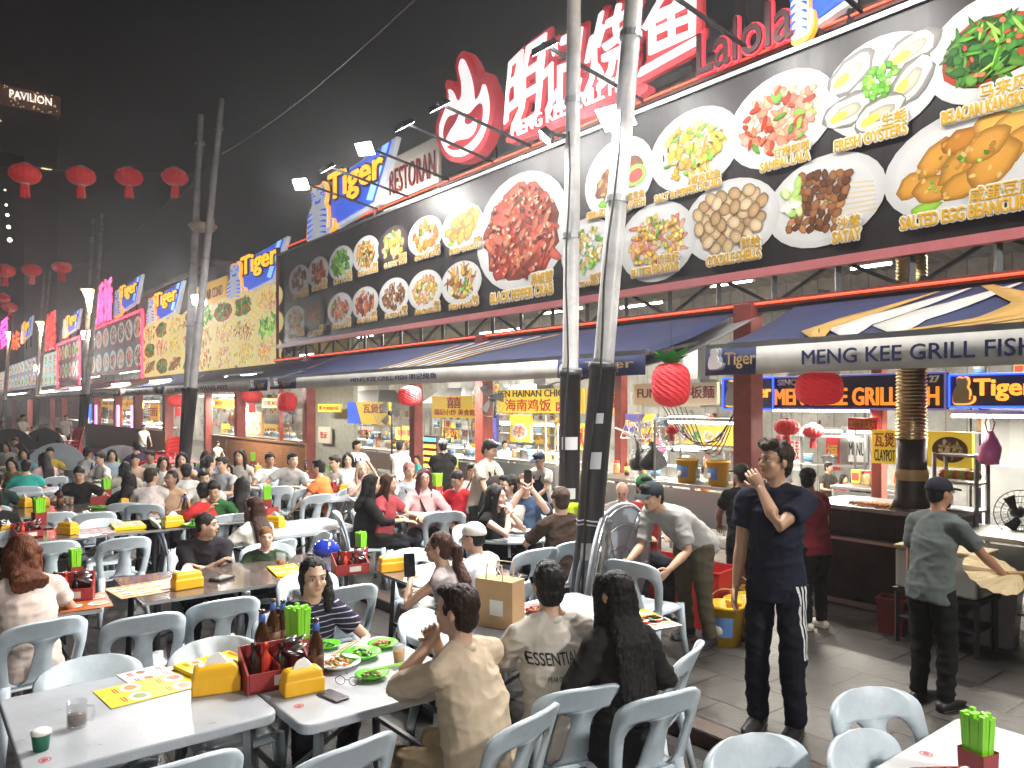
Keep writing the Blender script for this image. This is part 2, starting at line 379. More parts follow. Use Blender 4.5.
    # --- clothes
    def wear(mb,name,c,sm=2,disp=.016,dsz=.16,m=None,vx=None):
        q=remesh(mb,vx or vox*1.1,sm,disp,dsz); crease(q,name,dist); q.materials.append(m or cloth(c)); q.polygons.foreach_set('use_smooth',[True]*len(q.polygons)); return link(name,q,root)
    C=MB(); lo=.10 if sit else .13
    C.tube([hip-t*lo,hip-t*.02,waist,chest,nb-t2*.06,nb+tn*.012],[(.182*f,.138*f),(.18*f,.14*f),(.16*f,.128*f),(.168*f,.13),(.15,.092),(.07,.066)],18,side=sd)
    C.tube([S[-1],nb-t2*.045,S[1]],[.064,.07,.064],10,round_=True)
    for s in(-1,1): C.tube([nb+t2*.012,nb.lerp(S[s],.5)+t2*.012,S[s]],[.05,.055,.062],10,round_=True)
    if sleeve>0:
        for s in(-1,1):
            a_,e,w=J[s]
            if sleeve<=1: C.tube([a_,a_.lerp(e,.3),a_.lerp(e,sleeve)],[.066,.066,.067],12)
            else: C.tube([a_,e,e.lerp(w,sleeve-1)],[.066,.056,.043],12,round_=False)
    sh=wear(C,'dress' if robe else 'shirt',shirt,m=stripes)
    if text_:
        bv=BVHTree.FromPolygons([v.co for v in sh.data.vertices],[p.vertices for p in sh.data.polygons])
        for st,zc,hgt,wd in text_:
            tm=textmesh(st,.012,0)
            b=bmesh.new(); b.from_mesh(tm); bmesh.ops.triangulate(b,faces=b.faces); 
            for _ in range(2): bmesh.ops.subdivide_edges(b,edges=[e for e in b.edges if e.calc_length()>.12],cuts=1)
            b.to_mesh(tm); b.free()
            xs=[v.co.x for v in tm.vertices]; ys=[v.co.y for v in tm.vertices]; mn,mx,m0,m1=min(xs),max(xs),min(ys),max(ys)
            for v in tm.vertices:
                x=(v.co.x-(mn+mx)/2)/(mx-mn)*wd; z=zc+(v.co.y-m0)/(m1-m0)*hgt
                x-=.028; h=bv.ray_cast(V((x,-1.2,z)),V((0,1,0)))[0]; v.co=V((x,(h.y if h else -.15)-.0045,z))
            tm.materials.clear(); tm.materials.append(mat('print_white',(.6,.6,.6),.8) if shirt[0]<.2 else mat('print_black',(.015,.015,.015),.8)); link('shirt_lettering',tm,root)
    if neck is None and dist<9 and not robe: neck=shirt
    if neck: 
        q=MB(); q.tube([nb-t2*.012+tn*0,nb+tn*.02],[(.072,.07),(.06,.06)],16); q.build('collar',cloth(neck),root,True)
    T=MB(); T.tube([hip-t*.11 if not sit else hip-t*.09,hip,hip+t*.06],[(.165*f,.125*f),(.17*f,.13*f),(.16*f,.122*f)],14,side=sd)
    for s in(-1,1):
        h,kn,ft=LG[s]
        if robe: continue
        if shorts: T.tube([h,h.lerp(kn,.5),kn.lerp(ft,.05)],[.105*f,.095*f,.085],12,round_=False)
        else: T.tube([h,h.lerp(kn,.5),kn,kn.lerp(ft,.5),ft+(ft-kn)*.02],[.1*f,.09*f,.073,.066,.06],12)
    if robe:
        k=(LG[-1][1]+LG[1][1])/2; ft=(LG[-1][2]+LG[1][2])/2
        T.tube([hip,k+V((0,-.02,0)),ft.lerp(k,.1)],[(.19,.13),(.2,.11),(.26,.16)],16,side=rt)
    pm=pants if hasattr(pants,'name') else None
    wear(T,'skirt' if robe else 'trousers',pants,m=pm)
    for s in(-1,1):
        h,kn,ft=LG[s]; fd=(V((ft.x-h.x,0,0))*.3+V((0,1,0))).normalized(); q=MB()
        q.tube([ft+V((0,0,-.045))-fd*.045,ft+fd*.06+V((0,0,-.045)),ft+fd*.185+V((0,0,-.06))],[(.042,.045),(.05,.04),(.042,.024)],12,round_=True)
        q.tube([ft+V((0,0,-.075))-fd*.06,ft+fd*.06+V((0,0,-.075)),ft+fd*.2+V((0,0,-.075))],[(.042,.01),(.052,.01),(.044,.01)],12,side=V((1,0,0)),round_=True)
        if dist<14: q.build('shoe',plain(shoe,.5),root,True)
    # --- hair / headgear
    Q=MB()
    if hair!='bald' and hair!='crop':
        Q.ell(hd(0,-.026,.04),(.083,.094,.088),HM,18,12); Q.ell(hd(0,-.052,-.02),(.074,.058,.078),HM,14,10)
        if hair in('short','wavy'): Q.ell(hd(.012,.052,.088),(.062,.042,.032),HM,12,8)
        if hair=='wavy':
            for k in range(10): Q.ell(hd(rs.uniform(-.06,.06),rs.uniform(-.04,.07),.1+rs.uniform(-.01,.012)),rs.uniform(.022,.032),None,8,6)
        if hair in('long','longw','bob','hijab','curly'):
            ln_={'long':.42,'longw':.34,'bob':.08,'hijab':.16,'curly':-.02}[hair] if not isinstance(hc,dict) else .4
            b0=hd(0,-.06,0); b1=hd(0,-.075,-.1); b2=nb-fwd*.115-t2*.06; b3=nb-fwd*.135-t*ln_
            if hair=='bob': Q.tube([b0,b1,hd(0,-.07,-.14)],[(.08,.05),(.088,.05),(.08,.04)],14,side=HM@V((1,0,0)),round_=True)
            else: Q.tube([b0,b1,b2,b3.lerp(b2,.4),b3],[(.085,.06),(.092,.055),(.11,.045),(.11,.038),(.075,.02)],16,side=rt,round_=True)
            for s in(-1,1):
                e=hd(s*.085,.0,-.13) if hair in('bob',) else S[s]*.5+nb*.5+fwd*.05-t*(.05 if hair!='hijab' else .0)
                Q.tube([hd(s*.045,.055,.085),hd(s*.079,.03,.03),hd(s*.083,.0,-.07),e],[(.02,.02),(.016,.03),(.02,.04),(.02,.04)],8,round_=True)
            if hair=='curly':
                for k in range(30): 
                    a2=rs.uniform(3.0,6.4); Q.ell(hd(.088*math.cos(a2),-.03+.085*math.sin(a2),rs.uniform(-.24,.02)),rs.uniform(.02,.034),None,8,6)
        else:
            for s in(-1,1): Q.tube([hd(s*.075,.012,.04),hd(s*.076,.014,-.002)],[(.008,.02),(.005,.012)],8,round_=True)
        if hair=='bun': Q.ell(hd(0,-.13,.03),.045,None,12,8)
        if hair=='pony':
            Q.tube([hd(0,-.1,.03),hd(0,-.15,.0),hd(0.01,-.15,-.12),nb-fwd*.15-t*.12,nb-fwd*.14-t*.36],[.03,.04,.045,.05,.022],12,round_=True)
        if hair=='tied' and fem and dist<6:
            for s in(-1,1): Q.ell(hd(s*.068,-.022,.0),(.02,.05,.055),HM,10,8)
            Q.tube([hd(-.05,-.07,.02),hd(-.085,-.06,-.06),hd(-.095,-.03,-.14),hd(-.085,.0,-.2)],[.05,.05,.045,.025],10,round_=True)
        if hair=='tied': Q.ell(hd(0,-.1,-.03),(.06,.045,.06),HM,12,8); Q.tube([hd(.02,-.09,-.04),hd(.03,-.09,-.14)],[.045,.025],10,round_=True)
    elif hair=='crop': Q.ell(hd(0,-.016,.034),(.079,.093,.085),HM,18,12); Q.ell(hd(0,-.045,-.01),(.071,.056,.07),HM,14,10)
    if Q.v: wear(Q,'headscarf' if hair=='hijab' else 'hair',hc,2,.012 if hair!='crop' else .004,.02,hairm(hc) if hair!='hijab' else cloth(hc),vox*.9)
    if cap:
        q=MB(); q.ell(hd(0,-.012,.04),(.09,.106,.092),HM,20,12,zmin=-.012); cp=q.build('cap',cloth(cap),root,True)
        q=MB(); q.tube([hd(0,.075,.04),hd(0,.125,.036),hd(0,.165,.022)],[(.076,.006),(.074,.006),(.045,.005)],14,side=HM@V((1,0,0)),round_=True); q.build('visor',cloth(cap),cp,True)
    if glasses:
        q=MB(); 
        for s in(-1,1):
            pts=[hd(s*.032+.021*math.cos(k*.5236),.098,.003+.017*math.sin(k*.5236)) for k in range(13)]; q.tube(pts,.0018,5); q.tube([hd(s*.053,.097,.008),hd(s*.078,-.01,.008)],.0016,5)
        q.tube([hd(-.012,.099,.006),hd(.012,.099,.006)],.0016,5); q.build('spectacles',BLACKM,root,True)
    if apron:
        q=MB(); bot=hip-t*.05 if sit else hip+V((0,.02,-.38)); rows=[(nb-t2*.13,.09),(chest,.115),(waist,.15),(hip,.17),(bot,.19)]
        vs=[];n=9
        for c,w_ in rows:
            for j in range(n):
                aa=(j/(n-1)-.5)*2*R(62 if w_>.1 else 45); vs.append(c+rt*(.225*math.sin(aa)) *(w_/.17)+fwd*(.155*f+.012)*math.cos(aa*.8))
        q.add(vs,[(i*n+j,i*n+j+1,(i+1)*n+j+1,(i+1)*n+j) for i in range(len(rows)-1) for j in range(n-1)],0)
        for s in(-1,1): q.bar(rows[0][0]+rt*s*.06+fwd*.12,nb+rt*s*.06-t2*.005+fwd*.03,.02,.006); q.tube([nb+rt*s*.06+fwd*.03,nb+rt*s*.04-fwd*.08,chest-fwd*.145-rt*s*.03,waist-fwd*.14-rt*s*.14],[(.012,.003)]*4,6)
        ob=q.build('apron',cloth(apron),root,True); so=ob.modifiers.new('t','SOLIDIFY'); so.thickness=.006
    if strap:
        q=MB(); q.tube([S[1]-rt*.05+t2*.09,chest+fwd*.168,waist-rt*.185+fwd*.06,waist-rt*.17-fwd*.1,chest-fwd*.168,S[1]-rt*.05+t2*.09],[(.018,.005)]*6,8,side=V((0.3,0,1))); q.build('bag_strap',cloth(strap),root,True)
    INFO[desc]=dict(root=root,J={s:tuple(loc+Matrix.Rotation(rz,3,'Z')@(q*sc) for q in J[s]) for s in J},rz=rz,loc=loc,head=loc+Matrix.Rotation(rz,3,'Z')@(hcn*sc),sc=sc)
    if sit and chair: CHAIRS.append((loc,rz,chair,desc))
    return root
INFO={}; CHAIRS=[]
# ---------------------------------------------------------------- chairs and tables
def make_chair(kind):
    m=CHAIRR if kind=='red' else CHAIRG
    t=thing('plastic_chair','plastic chair','chair',group='pale grey plastic chairs' if kind!='red' else 'red plastic chairs')
    b=MB(); n=11; W=.2                                                  # seat, slightly dished, with a turned-down rim
    vs=[];
    for i in range(n):
        for j in range(n):
            u=(i/(n-1)*2-1);v=(j/(n-1)*2-1); x=u*W*(1-.10*max(0,-v)*abs(u)**2); y=v*W*(1-.06*u*u)
            z=.44-.012*(1-u*u)*(1-v*v)*1.6-.03*max(0,(max(abs(u),abs(v))-.85)/.15)**2
            vs.append((x,y,z))
    b.add(vs,[(i*n+j,(i+1)*n+j,(i+1)*n+j+1,i*n+j+1) for i in range(n-1) for j in range(n-1)])
    s=b.build('seat',m,t,True); q=s.modifiers.new('t','SOLIDIFY'); q.thickness=.012; q.offset=-1
    # backrest: arched panel with two tall openings either side of a splat
    def surf(x,v):
        y=-.185-.10*v-.05*v*v+.10*(x/.23)**2*(.3+.7*v)*.55; return V((x,y,.43+.385*v))
    rows=[]; vh=.70; va=.10; ks=[0,.05,.1,.14,.2,.3,.42,.52,.6,.65,.68,.695,.70,.73]+[.76+.24*math.sin(R(a)) for a in(4,14,25,36,48,60,72,83)]
    for v in ks:
        Wv=.205+.03*min(1,v/.5)
        if v>.76: Wv=.235*max(0,1-((v-.76)/.24)**2.5)**(1/2.5)
        ho=Wv-.052-.01*v; c0=.036+.035*(1-v)**2
        if v<va: 
            k=1-math.sqrt(max(0,1-((va-v)/va)**2)); mid=(ho+c0)/2; ho_,c_=(mid+(ho-mid)*(1-k),mid+(c0-mid)*(1-k))
        elif v<=vh:
            k=max(0,(v-.5)/(vh-.5)); k=1-math.sqrt(max(0,1-k*k)); mid=(.175+c0)/2*.98; ho_,c_=mid+(ho-mid)*(1-k),mid+(c0-mid)*(1-k)
        else: mid=min((.175+.036)/2*.98,Wv*.5); ho_=mid*1.15;c_=mid*.85
        rows.append([-Wv,-(Wv+ho_)/2,-ho_,-c_,0,c_,ho_,(Wv+ho_)/2,Wv])
    bb=MB(); nn=9; vs=[surf(x,v) for v,r in zip(ks,rows) for x in r]; fs=[]
    for i in range(len(ks)-1):
        for j in range(nn-1):
            if j in(2,5) and va*.0<=ks[i]<vh-1e-6: continue
            fs.append((i*nn+j,i*nn+j+1,(i+1)*nn+j+1,(i+1)*nn+j))
    bb.add(vs,fs); o=bb.build('backrest',m,t,True); q=o.modifiers.new('t','SOLIDIFY'); q.thickness=.02; q.offset=0
    for sx in(-1,1):
        for sy in(-1,1):
            l=MB(); l.tube([(sx*.172,sy*.168,.437),(sx*.19,sy*.186-(.03 if sy<0 else 0),.2),(sx*.215,sy*.21-(.05 if sy<0 else 0),0)],[(.036,.03),(.026,.022),(.019,.017)],8,side=(1,0,0)); l.build('leg',m,t,True)
    return proto(t)
CH=make_chair('pale'); CHR=make_chair('red')
def chairat(px,ytop,face,label,z=.815,p=None,group=None):
    P=onz(px,ytop,z); 
    if gz(P.y): P=onz(px,ytop,z+.1)
    a=R(face); rz=math.atan2(SS*math.cos(a)+CC*math.sin(a),-CC*math.cos(a)+SS*math.sin(a))-math.pi/2
    o=Matrix.Rotation(rz,3,'Z')@V((0,-.3,0))
    return place(p or CH,(P.x-o.x,P.y-o.y,gz(P.y)),rz,label,group)
def rrect(w,d,r,n=5):
    return [(sx*(w/2-r)+r*math.cos(a0+k*math.pi/2/n),sy*(d/2-r)+r*math.sin(a0+k*math.pi/2/n)) for sx,sy,a0 in((1,1,0),(-1,1,math.pi/2),(-1,-1,math.pi),(1,-1,1.5*math.pi)) for k in range(n+1)]
DARKTOP=mat('dark_laminate_top',(.12,.095,.085),.16,var=.35,vs=5,stretch=(1,5,1),coat=.4); REDTOP=mat('red_tablecloth',(.5,.04,.05),.6,var=.2); GREYTOP=mat('grey_round_top',(.5,.55,.6),.3,var=.1)
LEGM=mat('grey_steel_leg',(.2,.21,.22),.4,.6)
def slab_xy(mb,pts,z0,z1,m=0):
    n=len(pts); mb.add([(x,y,z0) for x,y in pts]+[(x,y,z1) for x,y in pts],[tuple(range(n-1,-1,-1)),tuple(range(n,2*n))]+[(i,(i+1)%n,(i+1)%n+n,i+n) for i in range(n)],m)
def table(cx,cy,w,dp,label,kind='white',h=.73,rz=0,group='white plastic tables'):
    t=thing('dining_table',label,'table',(cx,cy,gz(cy)),rz,group)
    b=MB(); th=.045 if kind=='white' else .024
    slab_xy(b,rrect(w,dp,.06 if kind=='white' else .012),h-th,h); m={'white':WHITEP,'dark':DARKTOP,'red':REDTOP}[kind]
    b.build('tabletop',m,t,bevel=.008 if kind=='white' else .003)
    if kind!='white': e=MB(); 
    if kind!='white':
        for x0,y0,x1,y1 in((-w/2,-dp/2,w/2,-dp/2),(-w/2,dp/2,w/2,dp/2),(-w/2,-dp/2,-w/2,dp/2),(w/2,-dp/2,w/2,dp/2)):
            k=1.003; e.bar((x0*k,y0*k,h-th/2),(x1*k,y1*k,h-th/2),.006,th*.8)
        e.build('edge_trim',ALU,t)
    lm=BLACKM if kind!='white' else LEGM
    for sx in(-1,1):
        for sy in(-1,1):
            l=MB(); l.bar((sx*(w/2-.09),sy*(dp/2-.11),h-th),(sx*(w/2-.07),sy*(dp/2-.08),0),.032); l.build('leg',lm if kind!='white' or True else lm,t)
    f=MB()
    for sy in(-1,1): f.bar((-w/2+.09,sy*(dp/2-.105),.32),(w/2-.09,sy*(dp/2-.105),.32),.022); f.bar((-w/2+.1,sy*(dp/2-.11),h-th-.012),(w/2-.1,sy*(dp/2-.11),h-th-.012),.022)
    f.bar((0,-dp/2+.11,.33),(0,dp/2-.11,h-th-.03),.016); f.build('frame',lm,t); return t
def round_table(cx,cy,dia,label,h=.73):
    t=thing('round_table',label,'table',(cx,cy,gz(cy)),0,'round grey tables')
    b=MB(); b.lathe([(.0,h-.03),(dia/2-.02,h-.03),(dia/2,h-.02),(dia/2,h-.004),(dia/2-.006,h),(0,h)],n=40); b.build('tabletop',GREYTOP,t)
    for k in range(4):
        a=k*math.pi/2+.6; l=MB(); l.bar((.1*math.cos(a),.1*math.sin(a),h-.03),(.36*math.cos(a+.3),.36*math.sin(a+.3),0),.025); l.build('leg',STEEL,t)
    return t
# ---------------------------------------------------------------- small table ware (prototypes, origin at the base)
def P_tissue():
    t=thing('tissue_box','yellow tissue box','tissue box',group='yellow tissue boxes'); b=MB(); b.tube([(0,0,0),(0,0,.012),(0,0,.075),(0,0,.082),(0,0,.115),(0,0,.125)],[(.105,.062),(.108,.066),(.098,.056),(.09,.05),(.084,.042),(.07,.03)],4,side=(1,1,0))
    b=MB(); 
    vs=[];prof=[(.1,.055,0),(.1,.055,.07),(.094,.049,.076),(.09,.045,.11),(.07,.03,.122)]
    for w,d,z in prof: vs+=[(-w,-d,z),(w,-d,z),(w,d,z),(-w,d,z)]
    b.add(vs,[(3,2,1,0),(16,17,18,19)]+[(i*4+j,i*4+(j+1)%4,(i+1)*4+(j+1)%4,(i+1)*4+j) for i in range(4) for j in range(4)]); b.build('box',YEL,t,bevel=.008)
    q=MB(); q.add([(-.05,-.012,.12),(.05,-.014,.12),(.055,.012,.121),(-.045,.014,.121),(-.03,-.004,.155),(.01,.0,.17),(.035,.006,.15),(-.01,.01,.16)],[(0,1,6,5,4),(1,2,6),(2,3,7,6),(3,0,4,7),(4,5,7),(5,6,7)]); q.build('tissue',mat('tissue_paper',(.8,.8,.78),.9),t); return proto(t)
def P_chop():
    t=thing('chopstick_holder','lime chopstick bundle','chopsticks',group='lime green chopstick bundles'); r=random.Random(3); b=MB()
    for i in range(5):
        for j in range(4):
            x=(i-2)*.0155+r.uniform(-.002,.002); y=(j-1.5)*.0155; b.bar((x*.8,y*.8,.0),(x*1.12,y*1.1,.22+r.uniform(-.008,.008)),.0145,.0145,up=V((0,1,0)))
    b.build('chopsticks',LIME,t); c=MB(); vs=[]
    for w,z in((.045,0),(.048,.1)): vs+=[(-w,-w*.85,z),(w,-w*.85,z),(w,w*.85,z),(-w,w*.85,z)]
    c.add(vs,[(3,2,1,0)]+[(j,(j+1)%4,4+(j+1)%4,4+j) for j in range(4)]); c.build('cup',CADDY,t,bevel=.004); return proto(t)
def P_caddy():
    t=thing('condiment_caddy','red caddy','caddy',group='dark red condiment caddies'); b=MB(); w,d,h=.13,.075,.11
    b.box((0,0,.006),(2*w,2*d,.012))
    for s in(-1,1): b.add([(s*w,-d,.012),(s*w,d,.012),(s*w,d,h*1.4),(s*w,-d,h*.7),(s*(w-.008),-d,.012),(s*(w-.008),d,.012),(s*(w-.008),d,h*1.4),(s*(w-.008),-d,h*.7)],[(0,1,2,3),(7,6,5,4),(0,3,7,4),(3,2,6,7),(1,5,6,2)])
    b.box((0,-d+.004,h*.36),(2*w-.02,.008,h*.7)); b.box((0,d-.004,h*.72),(2*w-.02,.008,h*1.4)); b.box((0,0,.05),(.006,2*d-.02,.09)); b.build('tray',CADDY,t)
    l=MB(); l.box((.02,-d-.002,h*.38),(.09,.003,.04)); l.build('sticker',plain((.6,.55,.5)),t)
    for x,y,c,hh in((-.08,.02,(.02,.01,.006),.16),(-.03,.03,(.5,.04,.02),.15),(.03,.02,(.02,.012,.01),.14)):
        q=MB(); q.lathe([(.022,.012),(.024,.02),(.024,hh*.7),(.01,hh*.85),(.01,hh),(.012,hh+.001),(.012,hh+.015)],(x,y,0),10); q.build('sauce_bottle',plain(c,.2),t,True)
    q=MB(); r=random.Random(5)
    for k in range(9): q.ell((.085+r.uniform(-.025,.025),-.01+r.uniform(-.04,.04),.1+.01*k),(.03,.02,.006),Matrix.Rotation(r.uniform(-.5,.5),3,'Y'),8,5)
    q.build('spoons',STEEL,t,True); return proto(t)
def P_bottle():
    t=thing('beer_bottle','brown bottle','bottle',group='brown beer bottles'); b=MB(); b.lathe([(.03,0),(.034,.006),(.034,.14),(.03,.165),(.0145,.205),(.0125,.255),(.0145,.257),(.0145,.265),(.012,.267)],n=18); b.build('glass',AMBER,t,True)
    l=MB(); l.lathe([(.0346,.045),(.0346,.115)],n=18); l.build('label',plain((.14,.06,.03),.5),t,True); l=MB(); l.lathe([(.015,.215),(.0142,.25)],n=14); l.build('neck_label',plain((.05,.12,.4),.5),t,True); return proto(t)
def P_mug(col=(.16,.05,.01)):
    t=thing('glass_mug','mug','mug',group='glass mugs'); b=MB(); b.lathe([(.0,.0),(.036,.0),(.038,.01),(.039,.105),(.036,.105),(.034,.012),(0,.012)],n=24); b.tube([(.037,0,.085),(.062,0,.082),(.068,0,.055),(.058,0,.028),(.037,0,.024)],.006,8); b.build('glass',GLASS,t,True)
    l=MB(); l.lathe([(.0,.013),(.0335,.013),(.0345,.05),(0,.05)],n=20); l.build('drink',mat('drink_%g'%col[0],col,.05,trans=.3),t,True); return proto(t)
def P_glass(col):
    t=thing('drink_glass','glass','glass',group='drinking glasses'); b=MB(); b.lathe([(.0,.0),(.027,.0),(.028,.01),(.034,.105),(.032,.105),(.0255,.012),(0,.012)],n=20); b.build('glass',GLASS,t,True)
    l=MB(); l.lathe([(.0,.013),(.0255,.013),(.030,.072),(0,.072)],n=18); l.build('drink',mat('drink_%g'%col[0],col,.05,trans=.2),t,True); return proto(t)
FOODC={'greens':[(.05,.2,.02),(.1,.3,.03),(.02,.09,.01),(.3,.35,.08)],'noodle':[(.5,.25,.06),(.4,.17,.04),(.15,.3,.04),(.55,.35,.12)],'meat':[(.2,.06,.02),(.35,.1,.04),(.1,.03,.015),(.4,.2,.06)],'rice':[(.7,.66,.55),(.75,.7,.6)],'curry':[(.55,.2,.03),(.5,.14,.02),(.12,.2,.03)]}
def P_plate(food,m,r=.105,oval=1.,deep=False):
    t=thing('food_plate','plate','plate',group='plates of food'); b=MB(); b.lathe([(0,0),(r*.55,0),(r*.62,.006),(r,.028 if not deep else .05),(r*.985,.033 if not deep else .055),(r*.6,.012),(0,.011)],n=28)
    for v in b.v: v.x*=oval
    b.build('plate',m,t,True); q=MB(); rr=random.Random(len(food)*7+int(r*1000))
    for k in range(26): 
        a=rr.uniform(0,6.28); p=r*.58*math.sqrt(rr.random()); q.ell((p*math.cos(a)*oval,p*math.sin(a),.016+.022*(1-p/r/.6)+rr.uniform(0,.006)),(rr.uniform(.009,.022),rr.uniform(.006,.013),rr.uniform(.005,.01)),Matrix.Rotation(rr.uniform(0,3),3,'Z')@Matrix.Rotation(rr.uniform(-.6,.6),3,'X'),8,5,col=rr.choice(FOODC[food]))
    q.build('food',FOODM,t,True); return proto(t)
TIS=P_tissue(); CHO=P_chop(); CAD=P_caddy(); BOT=P_bottle(); MUG=P_mug(); MUGO=P_mug((.5,.14,.01)); GLS=P_glass((.65,.3,.02)); GLP=P_glass((.6,.25,.25)); GLW=P_glass((.5,.5,.48))
PLG={f:P_plate(f,GREENP) for f in('greens','noodle','meat')}; PLW={f:P_plate(f,WPLATE,.12) for f in('curry','rice')}; PLR=P_plate('meat',CADDY,.09)
def put(p,px,py,label,h=.73,rz=None,sc=1,dz=0):
    P=onz(px,py,h)
    if gz(P.y): P=onz(px,py,h+.1)
    return place(p,(P.x,P.y,P.z+.0015+dz),rnd.uniform(0,6.28) if rz is None else rz,label,None,sc)
def menu_sheet(px,py,w,d,rz,label,h=.732,col=(.85,.6,.01),thick=.002,seed=1):
    P=onz(px,py,h); t=MB(); r=random.Random(seed); z=thick
    t.box((0,0,z/2),(w,d,z),col=col)
    n=4 if w>.3 else 2
    for i in range(n):
        for j in range(2):
            x=-w/2+w*(i+.5)/n; y=d*(.22 if j else -.2); rr=min(w/n*.42,d*.17)
            t.add([(x+rr*math.cos(a*.5236),y+rr*.8*math.sin(a*.5236),z+.0006) for a in range(12)],[tuple(range(12))],col=(.75,.72,.68))
            c=r.choice([(.3,.08,.03),(.4,.2,.04),(.2,.25,.05),(.45,.12,.04)])
            t.add([(x+rr*.65*math.cos(a*.5236)*r.uniform(.8,1.1),y+rr*.5*math.sin(a*.5236),z+.0012) for a in range(12)],[tuple(range(12))],col=c)
            for k in range(2): t.box((x,y-rr*1.05-.012*k,z+.0005),(rr*1.2,.006,.0008),col=(.45,.05,.02))
    for k in range(5): t.box((-w*.3+w*.1*k,d*.43,z+.0005),(w*.07,d*.07,.0008),col=(.6,.04,.02))
    o=t.build('menu_sheet',PRINT); o.location=P; o.rotation_euler=(0,0,rz); return tag(o,label,'menu')
# ---------------------------------------------------------------- printed food pictures
PAL={'green':[(.03,.14,.015),(.05,.22,.03),(.015,.07,.01),(.12,.3,.04)],'gold':[(.62,.3,.05),(.7,.38,.08),(.5,.2,.03)],'red':[(.5,.06,.02),(.62,.12,.05),(.35,.03,.01),(.7,.2,.08)],
'tan':[(.5,.36,.2),(.6,.45,.28),(.4,.26,.13)],'brown':[(.2,.08,.03),(.12,.045,.02),(.3,.13,.05)],'yellow':[(.75,.5,.06),(.65,.38,.05),(.8,.62,.2)],'pink':[(.7,.32,.2),(.62,.2,.12),(.75,.42,.3)],'lime':[(.15,.45,.04),(.3,.6,.08),(.08,.3,.02)],'white':[(.75,.72,.65),(.65,.62,.55)]}
class Pic:
    def __init__(s,y,seed): s.mb=MB(); s.y=y; s.k=0; s.r=random.Random(seed)
    def shape(s,pts,c,edge=.6):
        s.k+=1; y=s.y-.00013*s.k; n=len(pts); cx=sum(p[0] for p in pts)/n; cz=sum(p[1] for p in pts)/n
        A=sum(pts[i][0]*pts[(i+1)%n][1]-pts[(i+1)%n][0]*pts[i][1] for i in range(n))
        if A<0: pts=pts[::-1]
        e=tuple(v*edge for v in c); hi=tuple(min(1,v*1.12) for v in c); mid=[(cx+(x-cx)*.62+.0,cz+(z-cz)*.62) for x,z in pts]
        vs=[(x,y,z) for x,z in pts]+[(x,y,z) for x,z in mid]+[(cx,y,cz)]
        fs=[(i,(i+1)%n,n+(i+1)%n,n+i) for i in range(n)]+[(n+i,n+(i+1)%n,2*n) for i in range(n)]; o=len(s.mb.v); s.mb.v+=[V(v) for v in vs]
        for i,f in enumerate(fs): s.mb.f.append([q+o for q in f]); s.mb.m.append(0); s.mb.c.append([e,e,c,c] if i<n else [c,c,hi])
    def blob(s,cx,cz,a,b,ang,c,edge=.6,n=12,j=.12,M=None):
        ca,sa=math.cos(ang),math.sin(ang); P=[]
        for k in range(n):
            t=2*math.pi*k/n; q=1+s.r.uniform(-j,j); x=a*q*math.cos(t);z=b*q*math.sin(t); P.append((cx+x*ca-z*sa,cz+x*sa+z*ca))
        s.shape(P,c,edge)
